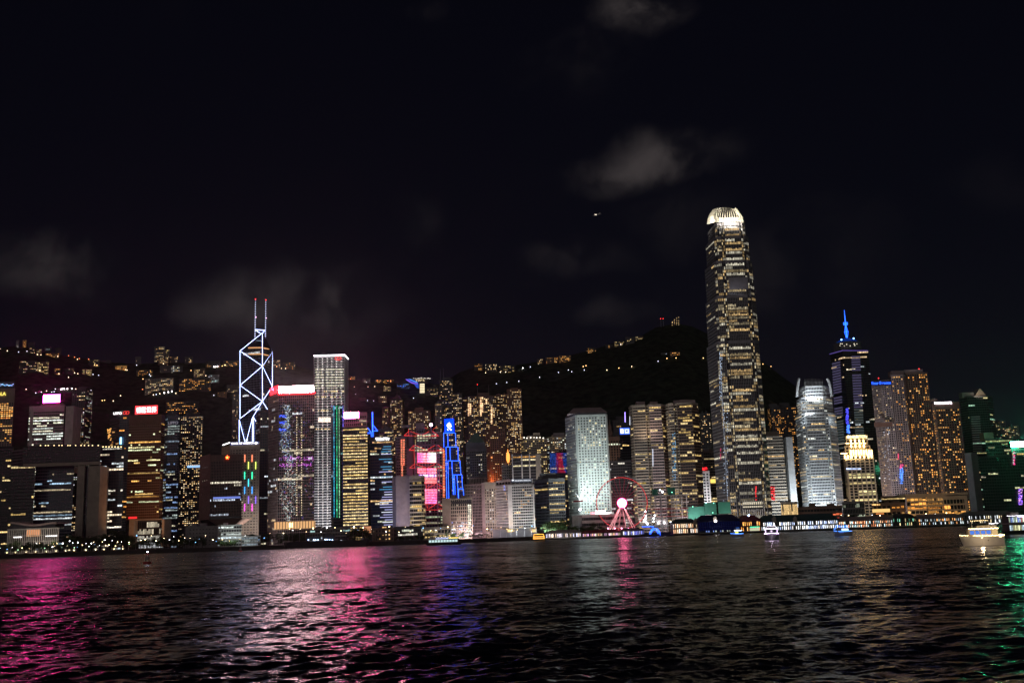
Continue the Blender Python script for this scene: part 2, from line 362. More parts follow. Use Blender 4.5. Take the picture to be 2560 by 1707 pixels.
def facade(root, A, B, z0, z1, st, D, big, small):
    ax, ay = A; bx, by = B; w = math.hypot(bx - ax, by - ay)
    if w < 2: return
    ux, uy = (bx - ax) / w, (by - ay) / w; n = (uy, -ux)
    mx, my = (ax + bx) / 2, (ay + by) / 2
    cosf = abs((mx * n[0] + my * n[1]) / math.hypot(mx, my))
    fh, bw = st['fh'], st['bw']; zt = z1 - st['top']; zb = z0 + st['bot']
    nf = max(1, int(round((zt - zb) / fh))); fh = (zt - zb) / nf; nb = max(1, int(round(w / bw))); bw = w / nb
    bh, pw = st['band'] * fh, st['pier'] * bw
    P = lambda s, d: (ax + ux * s + n[0] * d, ay + uy * s + n[1] * d)
    wall = st['wall']
    vmin = st.get('zvis', -1e9)
    if st['bd'] > 0 and bh > 0:
        if st['parts']:
            m = MB(); m.obox(P(0, 0), P(w, 0), n, 0, st['bd'], 0, bh); me = m.mesh('floor_band', wall)
            for i in range(nf + 1):
                z = zb + i * fh
                if z > vmin: link('floor_band', me, root, None, (0, 0, z))
        else:
            m = MB()
            for i in range(nf + 1): m.obox(P(0, 0), P(w, 0), n, 0, st['bd'], zb + i * fh, zb + i * fh + bh)
            big['bandmb'].append((m, wall))
    if st['pier'] > 0:
        every = st.get('pier_every', 1); js = list(range(0, nb + 1, every))
        m = MB(); m.obox(P(-pw / 2, 0), P(pw / 2, 0), n, 0, st['pd'], zb, z1 - .05)
        if st['parts'] and len(js) <= 60:
            me = m.mesh('pier', st.get('pwall', wall))
            for j in js:
                c = min(max(j * bw, pw / 2), w - pw / 2); link('pier', me, root, None, (ux * c, uy * c, 0))
        else:
            m = MB()
            for j in js:
                c = min(max(j * bw, pw / 2), w - pw / 2); m.obox(P(c - pw / 2, 0), P(c + pw / 2, 0), n, 0, st['pd'], zb, z1 - .05)
            big['bandmb'].append((m, st.get('pwall', wall)))
    pal = PAL[st['pal']] if isinstance(st['pal'], str) else st['pal']
    colb = [R.random() for _ in range(nb)]
    for i in range(nf):
        hot = R.random() < st['hot']; p = st['hotp'] if hot else st['lit']; base = R.choice(pal); eb = st['em'] * (1 + st['vary'] * (R.random() * 1.6 - .8)); on = R.random() < p; cells = []
        z = zb + i * fh
        if z < vmin: continue
        lo, hi = st.get('zr', (0, 1))
        fr = (i + .5) / nf
        if not lo <= fr <= hi: continue
        for j in range(nb):
            if R.random() > st['run']: on = R.random() < (p * (.35 + 1.3 * colb[j]) if st['run'] < .45 else p)
            if on: cells.append(j)
        runs = []
        for j in cells:
            if runs and runs[-1][-1] == j - 1 and st['run'] >= .45: runs[-1].append(j)
            else: runs.append([j])
        za, zc = z + bh + .08 * fh, z + fh - .04 * fh
        for run in runs:
            c0 = base if st['run'] >= .45 else R.choice(pal)
            quads = []
            for j in run:
                e = eb * (.45 + .9 * R.random()); s0, s1 = j * bw + max(pw / 2, .06 * bw), (j + 1) * bw - max(pw / 2, .06 * bw); c_ = R.random(); s0, s1 = (s0, s1) if len(run) > 1 else ((s0 + .35 * c_ * (s1 - s0), s1) if c_ < .3 else (s0, s1 - .3 * c_ * (s1 - s0)))
                zz = zc if R.random() < .75 else zc - .35 * (zc - za)
                a, b_ = P(s0, .12), P(s1, .12)
                quads.append(((a[0], a[1], za), (b_[0], b_[1], za), (b_[0], b_[1], zz), (a[0], a[1], zz), (c0[0] * e, c0[1] * e, c0[2] * e)))
            size = len(run) * bw * cosf / mpp(D)
            (big['runs'] if size >= 10 else small).append((size, quads))
def block(root, cs, D, ytop, ybot=None, st=None, depth=30, name='core', z0=None, z1=None, sts=None, roof=True, base=True):
    """one storeyed volume; D depth of its nearest point; ytop / ybot pixel rows of roof and foot"""
    st = st or S(); ring, vis = ring_of(cs, D, ytop, depth)
    xm = sum(c[0] for c in cs) / len(cs) if isinstance(cs, list) else sum(cs) / 2
    z1 = W(xm, ytop, D).z if z1 is None else z1
    if z0 is None: z0 = W(xm, ybot, D).z if ybot else max(4.0, min(gz(p[0], p[1]) for p in ring) - 2)
    m = MB(); m.prism(ring, z0, z1); m.build(name, st['glass'], root)
    cx = sum(p[0] for p in ring) / len(ring); cy = sum(p[1] for p in ring) / len(ring)
    if st['top'] > .2 and roof:
        m = MB(); rr = []
        for p in ring:
            dx, dy = p[0] - cx, p[1] - cy; l = math.hypot(dx, dy) or 1; rr.append((p[0] + dx / l * .5, p[1] + dy / l * .5))
        m.prism(rr, z1 - st['top'], z1 + .6); m.build('parapet', st.get('pwall', st['wall']), root)
    if name == 'core' and roof and depth >= 20:      # tanks, plant rooms and a pole on the roof
        rr_ = random.Random(int(abs(ring[0][0] * 7 + ytop * 13))); X0 = max(ring[0][0], ring[-1][0]); X1 = min(ring[len(ring) - 3][0], ring[-2][0]); y_ = max(p[1] for p in ring[:-2]) + 5; w_ = X1 - X0
        if w_ > 12:
            for q_ in range(rr_.choice([1, 2, 2, 3])):
                u = rr_.uniform(.08, .7); ww = w_ * rr_.uniform(.10, .24); m = MB(); m.box(X0 + u * w_, X0 + u * w_ + ww, y_ + q_ * .4, y_ + 6 + q_ * .4, z1 + .55, z1 + rr_.uniform(2.4, 5.5)); m.build('plant_room', st['wall'], root)
            if rr_.random() < .45: u = rr_.uniform(.15, .85); m = MB(); m.tube((X0 + u * w_, y_ + 9, z1), (X0 + u * w_, y_ + 9, z1 + rr_.uniform(6, 13)), .18, .08, 5); m.build('roof_pole', 'steel', root)
    big = dict(runs=[], bandmb=[]); small = []
    for k, (A, B) in enumerate(vis):
        s_ = sts[k] if sts and k < len(sts) and sts[k] is not None else st
        if s_ == 'blank':
            ax, ay = A; bx, by = B; w = math.hypot(bx - ax, by - ay) or 1; n = ((by - ay) / w, -(bx - ax) / w)
            m = MB(); m.obox(A, B, n, 0, .5, z0, z1); m.build('blank_wall', st['wall'], root); continue
        facade(root, A, B, z0, z1, s_, D, big, small)
    bym = {}
    for m, wall in big['bandmb']: bym.setdefault(wall, []).append(m)
    for wall, ms in bym.items():
        mm = MB()
        for q in ms:
            o = len(mm.v); mm.v += q.v; mm.f += [tuple(x + o for x in f) for f in q.f]; mm.c += q.c; mm.m += q.m
        mm.build('facade_grid', wall, root, 'stuff')
    runs = sorted(big['runs'], key=lambda r: -r[0])
    cap = 300 - root.get('_nrun', 0); root['_nrun'] = root.get('_nrun', 0) + len(runs[:cap])
    for size, quads in runs[:max(cap, 0)]:
        m = MB()
        for q in quads: m.quad(*q)
        m.build('lit_window', 'lit', root, None, True)
    m = MB()
    for size, quads in small + runs[max(cap, 0):]:
        for q in quads: m.quad(*q)
    m.build('small_windows', 'lit', root, 'stuff', True)
    ext(root, *( (cs[0][0], cs[-1][0]) if isinstance(cs, list) else cs), D)
    return ring, z0, z1
def panel(root, name, x0, y0, x1, y1, D, mt, t=.6, kind=None, attr=False):
    """an upright plate facing the harbour that fills the pixel box at depth D"""
    a = W(x0, (y0 + y1) / 2, D); b_ = W(x1, (y0 + y1) / 2, D); xm = (x0 + x1) / 2; z1 = W(xm, y0, D).z; z0 = W(xm, y1, D).z
    m = MB(); m.box(a.x, b_.x, D, D + t, z0, z1); return m.build(name, mt, root, kind)
def sign(root, name, x0, y0, x1, y1, D, mt, t=1.6):
    """a lit sign: a dark housing with a glowing front"""
    h_ = panel(root, name, x0 - .3, y0 - .3, x1 + .3, y1 + .3, D + .15, 'dark', t); xm = (x0 + x1) / 2; a = W(x0, (y0 + y1) / 2, D); b_ = W(x1, (y0 + y1) / 2, D); z1 = W(xm, y0, D).z; z0 = W(xm, y1, D).z
    m = MB(); m.quad((a.x, D, z0), (b_.x, D, z0), (b_.x, D, z1), (a.x, D, z1)); m.build('glowing_front', mt, h_); return h_
def text(root, name, body, xc, yc, D, wpx, mt, hpx=None, ex=.25, kind=None, bold=0.0):
    cu = bpy.data.curves.new('t', 'FONT'); cu.body = body; cu.extrude = ex; cu.align_x = 'CENTER'; cu.align_y = 'CENTER'; cu.offset = bold
    o = bpy.data.objects.new('t', cu); C.objects.link(o)
    me = bpy.data.meshes.new_from_object(o.evaluated_get(bpy.context.evaluated_depsgraph_get())); me.name = name
    bpy.data.objects.remove(o); bpy.data.curves.remove(cu)
    co = np.empty(len(me.vertices) * 3, np.float32); me.vertices.foreach_get('co', co); co = co.reshape(-1, 3)
    mn, mx = co.min(0), co.max(0); p = W(xc, yc, D); w = wpx * mpp(p.y) * 1.0; sx = w / max(mx[0] - mn[0], 1e-6); sz = (hpx * mpp(D) / max(mx[1] - mn[1], 1e-6)) if hpx else sx
    c = (mn + mx) / 2
    out = np.stack([p.x + (co[:, 0] - c[0]) * sx, D - co[:, 2], p.z + (co[:, 1] - c[1]) * sz], -1)
    me.vertices.foreach_set('co', out.astype(np.float32).ravel()); me.materials.clear(); me.materials.append(MATS[mt] if isinstance(mt, str) else mt); me.update()
    return link(name, me, root, kind)
def tubepx(root, name, pts, r, mt, D=None, n=5):
    """a light tube or strut through pixel points (x, y, depth)"""
    m = MB()
    P = [W(p[0], p[1], p[2] if len(p) > 2 else D) for p in pts]
    for a, b_ in zip(P, P[1:]): m.tube(a, b_, r, r, n)
    return m.build(name, mt, root)
def flood(tx, ty, tD, sx, sy, sD, col, watts, size=20, sizey=None, spread=None):
    l = bpy.data.lights.new('floodlight', 'AREA'); l.energy = watts; l.color = col; l.shape = 'RECTANGLE'; l.size = size; l.size_y = sizey or size * .3
    if spread: l.spread = math.radians(spread)
    o = bpy.data.objects.new('floodlight', l); C.objects.link(o); p = W(sx, sy, sD); p.z = max(p.z, 5.0); q = W(tx, ty, tD)
    o.location = p; o.rotation_euler = (q - p).to_track_quat('-Z', 'Y').to_euler(); return o
def roof_box(root, x0, y0, x1, y1, D, mt='grey', depth=12, name='plant_room'):
    a = W(x0, y1, D); b_ = W(x1, y1, D); m = MB(); m.box(a.x, b_.x, D + 3, D + 3 + depth, a.z - 1.5, W((x0 + x1) / 2, y0, D).z); return m.build(name, mt, root)
def mast(root, x, y0, y1, D, mt='steel', r=.35, name='mast', tip=None):
    a = W(x, y1, D); z1 = W(x, y0, D).z; m = MB(); m.tube((a.x, D, a.z - 1), (a.x, D, z1), r, r * .5, 6); o = m.build(name, mt, root)
    if tip:
        m = MB(); m.ball((a.x, D, z1), r * 2.2, 6); m.build('warning_light', tip, root)
    return o
emis('sign_white', (1, .97, .95), 2.4); emis('sign_warm', (1, .75, .35), 3.0); emis('sign_red', (1, .02, .03), 2.2); emis('sign_blue', (.03, .16, 1), 1.3); emis('sign_pink', (1, .03, .45), 60)
emis('sign_green', (.06, 1, .45), 95); emis('neon_white', (.42, .52, 1), 7); emis('neon_blue', (.018, .085, 1), 8); emis('neon_red', (1, .055, .05), 1.1); emis('red_lamp', (1, .03, .03), 5)
emis('gold_light', (1, .62, .22), 11); emis('deep_blue', (.02, .10, 1), 2.2); emis('pale_text', (.75, .68, .8), .28); emis('sign_yellow', (1, .8, .15), 1.5)
# ------------------------------------------------------------------ buildings, left third
RES = dict(fh=3.1, bw=3.0, band=.42, pier=.40, bd=.35, pd=.3, run=.2, lit=.22, hot=.0, pal='warm', em=1.0, parts=False, top=1.5)
b = building('hotel_tower', 'pale hotel tower cut off by the left edge with yellow sign letters')
block(b, [(-70, 0), (37, 0)], 1700, 973, None, S(fh=3.4, bw=4.2, band=.3, pier=.3, wall='beige', lit=.3, hot=.25, hotp=.85, pal='orange', em=1.2, run=.5, top=24), 30)
text(b, 'sign_letters', 'SHANGRI-LA', -18, 985, 1698.5, 66, 'sign_yellow', bold=.02)
b = building('office_slab', 'roof with a strip of bluish lights behind the left edge hotel tower')
block(b, [(-90, 0), (36, 0)], 1800, 956, None, S(wall='darkgrey', lit=.02, hot=.02, top=8), 25)
m = MB(); R.seed(3)
for k in range(26):
    x = -4 + k * 1.5; p = W(x, 962 + R.uniform(-2.5, 2.5), 1798); m.box(p.x - .5, p.x + .5, 1797.5, 1798, p.z - .4, p.z + .4, (1.2 * R.random(), 1.5 * R.uniform(.5, 1), 2.2))
m.build('roof_lights', 'lit', b, 'stuff', True)

b = building('office_block', 'white office block with a glowing magenta rooftop billboard')
block(b, [(74, 0), (161, 0)], 1600, 1015, None, S(fh=4.2, bw=3.2, band=.45, pier=.06, wall='white', lit=.12, hot=.5, hotp=.75, pal=[(.95, 1, .72), (.9, 1, .9), (1, .95, .7)], em=1.1, top=9, bd=.7), 40)
panel(b, 'side_pylon', 161, 1015, 181, 1180, 1598.5, 'white', 30); panel(b, 'corner_pylon', 72, 1015, 80, 1180, 1598.8, 'white', 12)
m = MB(); a, c = W(100, 1015, 1601), W(158, 1015, 1601); e, f = W(108, 1006, 1601), W(150, 1006, 1601)
m.prism([(a.x, 1600), (c.x, 1600), (c.x, 1612), (a.x, 1612)], a.z, e.z, (1, 1, 1), [(e.x, 1600), (f.x, 1600), (f.x, 1612), (e.x, 1612)]); m.build('billboard_plinth', 'pinkstone', b)
sign(b, 'billboard', 108, 986.5, 150, 1005.5, 1598.5, emis('billboard_magenta', (1, .03, .36), 78))

b = building('apartment_tower', 'dark apartment tower right of the magenta billboard with scattered window lights')
block(b, (181, 232), 1720, 973, None, S(**{**RES, 'wall': 'darkgrey', 'lit': .33, 'bw': 3.6, 'pal': 'mix', 'run': .5}), 28)
roof_box(b, 195, 966, 215, 974, 1720, 'darkgrey')

# government complex: a gate-shaped slab
b = building('government_complex', 'dark gate-shaped government complex with a pale right leg and dark glass middle', 'office complex')
dk = S(fh=4.4, bw=3.2, wall='dark', lit=.05, hot=.18, hotp=.55, pal='mix', em=.8, band=.3, pier=.05, top=1.5, run=.78)
block(b, [(58, 0), (252, 0)], 1375, 1113, 1163, {**dk, 'hot': .2, 'lit': .03}, 38, 'bridge_block')
block(b, [(30, 24), (76, 0)], 1384, 1122, 1162, {**dk, 'wall': 'grey', 'lit': .02}, 20, 'wing_block')
block(b, [(28, 0), (89, 0)], 1372, 1162, None, {**dk, 'pal': 'gold', 'em': 1.1}, 40, 'left_leg')
block(b, [(90, 0), (186, 0)], 1392, 1165.5, None, S(fh=4.2, bw=3.2, wall='bluegrey', glass='glass_blue', lit=.12, hot=.32, hotp=.7, pal=[(1, .8, .5), (.9, .97, 1), (.5, .75, 1), (1, .7, .4)], em=.65, band=.4, pier=.05, run=.72, top=1), 30, 'middle_block')
panel(b, 'lintel', 58, 1156, 250, 1164, 1369, 'beige', 3.5)
panel(b, 'leg_wall', 190, 1164.2, 208, 1365, 1368, 'beige', 30); panel(b, 'leg_wall', 218, 1164.2, 247, 1365, 1368.2, 'beige', 30)
panel(b, 'leg_slot', 207.5, 1164.2, 218.5, 1365, 1372, 'glass', 22)
for k in range(14):
    x = 100 + k * 11 + R.uniform(-3, 3); panel(b, 'roof_lamp', x, 1112, x + 2.4, 1114, 1374.2, 'sign_warm', .4)
b = building('office_tower', 'dark blue glass office tower between the gate-shaped complex and the brown tower')
block(b, [(251, 0), (311, 0)], 1400, 1115, None, S(fh=4.1, bw=3.4, wall='dark', glass='glass_blue', lit=.14, hot=.4, hotp=.6, pal=[(1, .8, .55), (1, .92, .75), (.85, .95, 1)], em=1.0, band=.32, pier=.06, run=.7, top=2), 40)
for k in range(7):
    x = 256 + k * 7.5; panel(b, 'roof_lamp', x, 1115.5, x + 3, 1117.5, 1398.8, 'sign_warm', .4)

b = building('office_block', 'low dark block beside the left edge below the hotel tower')
block(b, [(-80, 0), (33, 0)], 1440, 1118, None, S(wall='dark', lit=.05, hot=.2, hotp=.5, pal='gold', em=.8, band=.34, pier=.06), 30)

b = building('council_chamber', 'low white council building with vertical fins, an orange-lit middle and a wavy roof')
x0, x1 = 20, 148
D_ = 1290
block(b, [(x0, 0), (x1, 0)], D_, 1321, None, S(fh=7, bw=2.4, band=.10, pier=.34, wall='white', glass='glass', lit=.0, hot=0, top=1.2, bd=.5, pd=1.1), 40)
panel(b, 'lobby_glow', 66, 1322, 101, 1340, D_ - .35, emis('lobby_orange', (1, .42, .18), 1.0), .2)
panel(b, 'lobby_strip', 34, 1341, 54, 1343.4, D_ - 1.3, 'sign_white', .3); panel(b, 'lobby_strip', 114, 1338, 143, 1340, D_ - 1.3, 'sign_white', .3)
m = MB(); n_ = 24
for k in range(n_):
    xa, xb = 28 + k * (142 - 28) / n_, 28 + (k + 1) * (142 - 28) / n_; f = lambda x: 1309 + 3.2 * math.cos((x - 92) / 114 * 2 * math.pi + .5)
    a, c = W(xa, f(xa), D_), W(xb, f(xb), D_); m.prism([(a.x, D_ - 2), (c.x, D_ - 2), (c.x, D_ + 34), (a.x, D_ + 34)], min(a.z, c.z) - 1.2, max(a.z, c.z) + .6)
m.build('wavy_roof', 'pinkstone', b)
panel(b, 'upper_storey', 30, 1311, 138, 1322, D_ + 2, 'glass', 25)
flood(84, 1340, D_, 84, 1356, D_ - 34, (1, .82, .66), 5200, 55, 3)

b = building('office_tower', 'dark tower topped by white letters and a red looped emblem')
block(b, [(276, 30), (300, 0), (326, 0)], 1620, 1027, None, S(fh=4, bw=3, wall='darkgrey', glass='glass_blue', lit=.06, hot=.08, hotp=.5, pal='orange', em=.9, band=.3, pier=.1), 25)
text(b, 'sign_letters', 'LIPPO', 294, 1033, 1617, 21, 'sign_white', bold=.02)
for cx in (312, 318.5):
    tubepx(b, 'emblem_loop', [(cx + 4.2 * math.cos(t) + 1.2 * math.sin(t), 1031.5 - 3.6 * math.sin(t), 1617) for t in [k * math.pi / 6 for k in range(13)]], .55, 'neon_red')
panel(b, 'light_slot', 299.5, 1093, 304, 1110, 1616, emis('slot_cyan', (.25, .6, 1), 4), .4)
panel(b, 'corner_windows', 268, 1070, 279, 1100, 1640, 'glass', 12)
m = MB()
for k in range(22):
    p = W(R.uniform(268, 278), R.uniform(1070, 1100), 1639); m.box(p.x - .9, p.x + .9, 1639, 1639.4, p.z - .7, p.z + .7, (1.1, .5, .12))
m.build('small_windows', 'lit', b, 'stuff', True)

b = building('office_tower', 'brown glass tower under a red billboard with four white characters')
block(b, [(324, 0), (404, 0), (412, 14)], 1480, 1037, 1297, S(fh=3.7, bw=3.0, band=.34, pier=.04, wall='brownstone', glass='glass_brown', lit=.10, hot=.16, hotp=.75, pal=[(1, .9, .45), (.9, 1, .6), (1, .62, .2), (1, .5, .12)], em=.75, run=.72, top=12, bd=.3, vary=.9), 34)
bb_ = sign(b, 'billboard', 338, 1014, 394, 1034.5, 1479, emis('billboard_red', (1, .035, .04), 3.2))
text(bb_, 'billboard_letters', '香飘世界', 366, 1024.3, 1478.6, 52, 'sign_white', 15, bold=.03)
for x in (345, 387): panel(b, 'billboard_leg', x, 1034, x + 1.5, 1039, 1480, 'dark', .8)
panel(b, 'podium_wall', 322, 1297, 335, 1366, 1478, 'beige', 30); panel(b, 'podium_wall', 404, 1297, 410, 1366, 1478, 'beige', 30); panel(b, 'podium_beam', 335.2, 1297, 403.8, 1299.5, 1478, 'beige', 3)
block(b, [(336, 0), (403, 0)], 1492, 1300, None, S(fh=9, bw=2.6, band=.12, pier=.1, wall='dark', lit=.55, hot=0, pal='white', em=.55, run=.6), 20, 'atrium')
panel(b, 'red_sign', 321, 1291, 342, 1296, 1478.4, emis('signred2', (1, .03, .03), 1.2), .5)
flood(366, 1160, 1480, 366, 1335, 1410, (1, .45, .2), 26000, 40, 6)

b = building('office_tower', 'slim blue glass tower with faint pale letters beside the brown glass tower')
block(b, [(407, 22), (420, 0), (450, 0)], 1640, 1040, None, S(fh=4, bw=2.8, band=.30, pier=.1, wall='bluegrey', glass='glass_blue', lit=.10, hot=.35, hotp=.7, pal=[(.35, .55, 1), (.6, .8, 1), (.8, .95, .9), (1, .9, .6)], em=.42, run=.75, top=3), 26)
sb_ = panel(b, 'sign_board', 420, 1050, 446, 1063, 1637.5, 'bluegrey', .8); text(sb_, 'sign_letters', 'LIPPO', 433, 1056.5, 1636.4, 24, 'pale_text')
roof_box(b, 417, 1026, 440, 1041, 1645, 'darkgrey')
b = building('apartment_tower', 'dark apartment tower with many gold windows right of the slim blue tower')
block(b, [(452, 0), (508, 0)], 1730, 1040, None, S(**{**RES, 'wall': 'bluegrey', 'lit': .36, 'bw': 3.4}), 28)
roof_box(b, 462, 1031, 498, 1041, 1730, 'darkgrey', 14)
panel(b, 'sky_lobby', 468, 1163, 501, 1168, 1728.5, emis('lobby_blue', (.35, .6, 1), 1.2), .5)

b = building('garrison_headquarters', 'brown flared office block with a red and yellow star on its top edge', 'office block')
a_ = S(fh=3.7, bw=2.1, band=.25, pier=.34, wall='brownstone', glass='glass', lit=.03, hot=.08, hotp=.8, pal=[(.75, .85, 1), (1, .9, .7)], em=.8, bd=.4, pd=1.2, top=8, bot=3)
rg, z0, z1 = block(b, [(501, 40), (527, 0), (606, 0)], 1340, 1138, 1297, a_, 12, sts=[S(fh=9, bw=9, band=.75, pier=.8, wall='brownstone', lit=.1, hot=.1, em=.35, pal='white', top=4, pd=.3, bd=.4), a_])
a, c = W(527, 1298, 1340), W(606, 1298, 1340)
m = MB(); m.prism([(a.x + 22, 1352), (c.x - 22, 1352), (c.x - 22, 1372), (a.x + 12, 1372)], z0 - 16, z0, (1, 1, 1), [(a.x - 4, 1340), (c.x, 1340), (c.x, 1385), (a.x - 10, 1385)]); m.build('flared_base', 'brownstone', b)
m = MB(); m.box(a.x + 20, c.x - 20, 1352, 1374, 4, z0 - 15.8); m.build('stalk', 'brownstone', b)
st_ = []
for k in range(10):
    t = math.pi / 2 + k * math.pi / 5; rr = 5.4 if k % 2 == 0 else 2.3; st_.append((568 + rr * math.cos(t) * 1.05, 1143 - rr * math.sin(t) * 1.05))
m = MB(); fr = [W(x, y, 1337.6) for x, y in st_]; bk = [p + Vector((0, 1, 0)) for p in fr]
m.poly(fr); [m.quad(fr[i], bk[i], bk[(i + 1) % 10], fr[(i + 1) % 10]) for i in range(10)]; m.build('star', emis('star_red', (1, .10, .02), 5), b)
m = MB(); fr = [W(568 + (x - 568) * .5, 1143 + (y - 1143) * .5, 1337.2) for x, y in st_]; m.poly(fr); m.build('star_heart', emis('star_yellow', (1, .75, .1), 4), b)
panel(b, 'window_strip', 533, 1241, 601, 1246, 1338.4, emis('strip_blue', (.22, .30, .9), .8), .3)

b = building('bank_tower', 'cream bank tower with a lit roof sign and coloured vertical light bars')
gr = S(fh=3.75, bw=4.1, band=.62, pier=.5, wall='beige', lit=.05, hot=0, pal='warm', em=.8, run=.2, top=7, bd=.5, pd=.52)
block(b, [(555, 34), (574, 0), (649, 0)], 1420, 1112, None, gr, 30)
sb_ = panel(b, 'sign_board', 576, 1104, 646, 1111.5, 1419.4, emis('boa_board', (.02, .05, .35), .6), 1); text(sb_, 'sign_letters', 'BANK OF AMERICA', 607, 1107.5, 1418.2, 56, 'sign_white', bold=.03)
m = MB(); p = W(640, 1107, 1418); m.poly([p + Vector(v) for v in ((-3.2, 0, 0), (0, 0, -1.8), (3.2, 0, 0), (0, 0, 1.8))]); m.build('sign_emblem', 'sign_white', b)
tubepx(b, 'sign_letters', [(557, 1112, 1450), (574, 1106, 1422)], .9, 'sign_white')
for (x, y, c) in ((612, 1145, (1, .25, .12)), (630, 1145, (1, .25, .12)), (621, 1163, (.7, 1, .15)), (639, 1163, (.7, 1, .15)), (611.5, 1188, (.05, 1, .5)), (630, 1188, (.05, 1, .5)), (621, 1206, (.05, .7, 1)),
                  (611.5, 1225, (.05, .35, 1)), (630, 1225, (.05, .35, 1)), (621, 1249, (.22, .12, 1)), (639, 1249, (.22, .12, 1)), (611.5, 1268, (.9, .08, .7)), (630, 1268, (.9, .08, .7))):
    panel(b, 'light_bar', x - .9, y - 9, x + .9, y + 9, 1418.7, emis('bar%02d%02d%02d' % tuple(int(q * 99) for q in c), c, 2.2), .4)
flood(612, 1210, 1420, 612, 1345, 1365, (1, .86, .82), 30000, 40, 6)

# prism tower with neon bracing
b = building('prism_skyscraper', 'faceted glass skyscraper outlined in white neon crosses with two masts', 'skyscraper')
DB = 1600; dl, dr = 18, 42
q = lambda x, y, D: W(x, y, D)
Lc, Cc, Rc = q(600, 960, DB + dl), q(656, 960, DB), q(681, 960, DB + dr)
zt = {'L': q(600, 877, DB + dl).z, 'C': q(656, 832, DB).z, 'R': q(681, 880, DB + dr).z}
Bk = Vector((Lc.x + Rc.x - Cc.x, Lc.y + Rc.y - Cc.y + 10, 0)); zB = zt['L'] - 2
m = MB(); ring = [(Lc.x, Lc.y), (Cc.x, Cc.y), (Rc.x, Rc.y), (Bk.x, Bk.y)]; tops = [zt['L'], zt['C'], zt['R'], zB]
i0 = 0; m.v += [(p[0], p[1], 4) for p in ring] + [(p[0], p[1], z) for p, z in zip(ring, tops)]
for k in range(4): m.f.append((k, (k + 1) % 4, 4 + (k + 1) % 4, 4 + k)); m.c.append((1, 1, 1)); m.m.append(0)
for f in ((4, 5, 6), (4, 6, 7)): m.f.append(f); m.c.append((1, 1, 1)); m.m.append(0)
m.build('glass_shaft', 'glass', b); ext(b, 600, 681, DB)
st_ = S(fh=4.0, bw=3.0, band=.12, pier=.10, bd=.15, pd=.15, wall='bluegrey', lit=.01, hot=.12, hotp=.35, pal=[(1, .8, .5), (.9, .95, 1)], em=.7, run=.7, parts=False, top=.5)
big = dict(runs=[], bandmb=[]); small = []
for A, B in (((Lc.x, Lc.y), (Cc.x, Cc.y)), ((Cc.x, Cc.y), (Rc.x, Rc.y))): facade(b, A, B, q(640, 1120, DB).z, min(zt['L'], zt['R']), st_, DB, big, small)
mm = MB()
for m_, wl in big['bandmb']:
    o = len(mm.v); mm.v += m_.v; mm.f += [tuple(x + o for x in f) for f in m_.f]; mm.c += m_.c; mm.m += m_.m
mm.build('facade_grid', 'bluegrey', b, 'stuff')
for size, quads in big['runs']:
    m = MB(); [m.quad(*x) for x in quads]; m.build('lit_window', 'lit', b, None, True)
m = MB(); [[m.quad(*x) for x in quads] for size, quads in small]; m.build('small_windows', 'lit', b, 'stuff', True)
for (x0, x1, y) in ((621, 655, 869.5), (622, 655, 885.5)):
    tubepx(b, 'lit_window', [(x0, y, DB + (656 - x0) / 56 * dl - .8), (x1, y - .8, DB - .8)], 1.0, emis('boc_orange', (1, .5, .2), .75))
for (x0, x1, y) in ((658, 672, 869.5), (658, 671, 885.5)): tubepx(b, 'lit_window', [(x0, y, DB + .8), (x1, y + 3, DB + (x1 - 656) / 25 * dr - .8)], 1.0, MATS['boc_orange'])
pl = lambda y: (600, y, DB + dl - .8); pc = lambda y: (656, y, DB - .8); pr = lambda y: (681, y, DB + dr - .8)
TB = 'neon_white'
for seg in ([pc(832), pl(877)], [pc(832), pr(880)], [pl(877), pl(1046)], [pr(880), pr(966)], [pc(832), pc(1003)], [pl(877), pc(915)], [pc(915), pl(963)], [pl(963), pc(1003)], [pc(1003), pl(1046)],
            [pr(880), pc(915)], [pc(915), pr(966)], [pr(966), pc(1003)], [pc(1003), (669, 1023, DB + 20)], [pc(1003), (631, 1044, DB + 2)], [(598, 1049, DB + dl - .8), (598, 1118, DB + dl - .8)],
            [(631, 1044, DB - .8), (631, 1118, DB - .8)], [(634, 1043, DB - .8), (634, 1118, DB - .8)], [(598, 1049, DB + dl - .8), (616, 1118, DB + 8)], [(631, 1044, DB - .8), (612, 1118, DB + 8)], [(634, 1043, DB - .8), (640, 1054, DB - .5)]):
    tubepx(b, 'neon_tube', seg, .29, TB)
DM = DB + 20
for x, yt in ((637.5, 748), (663.5, 750)):
    m = MB(); z_ = W(x, 850, DM).z; zt_ = W(x, yt, DM).z; xx = W(x, 840, DM).x; m.tube((xx, DM, z_ - 6), (xx, DM, zt_), .75, .35, 6); m.build('mast', emis('mast_glow', (.55, .6, .95), .7), b)
    for k in range(16):
        y = 840 - k * 5.6; p = W(x, y, DM); m = MB(); m.lathe((xx, DM, p.z), [(.2, -.5), (1.0 - k * .02, -.3), (1.0 - k * .02, .3), (.2, .5)], 6); m.build('mast_ring', emis('ringglow', (.72, .75, 1), 1.5 ), b)
    m = MB(); m.ball((xx, DM, zt_), .9, 6); m.build('warning_light', 'red_lamp', b); m = MB(); p = W(x, yt + 45, DM); m.ball((xx + 1.2, DM, p.z), .9, 6); m.build('warning_light', emis('lamp_pink', (1, .5, .7), 3), b)
tubepx(b, 'neon_tube', [(638, 824, DM), (662, 825.5, DM)], .5, TB); tubepx(b, 'neon_tube', [(638, 825, DM), (651, 833, DM)], .4, TB); tubepx(b, 'neon_tube', [(662, 826, DM), (657, 832, DM)], .4, TB)
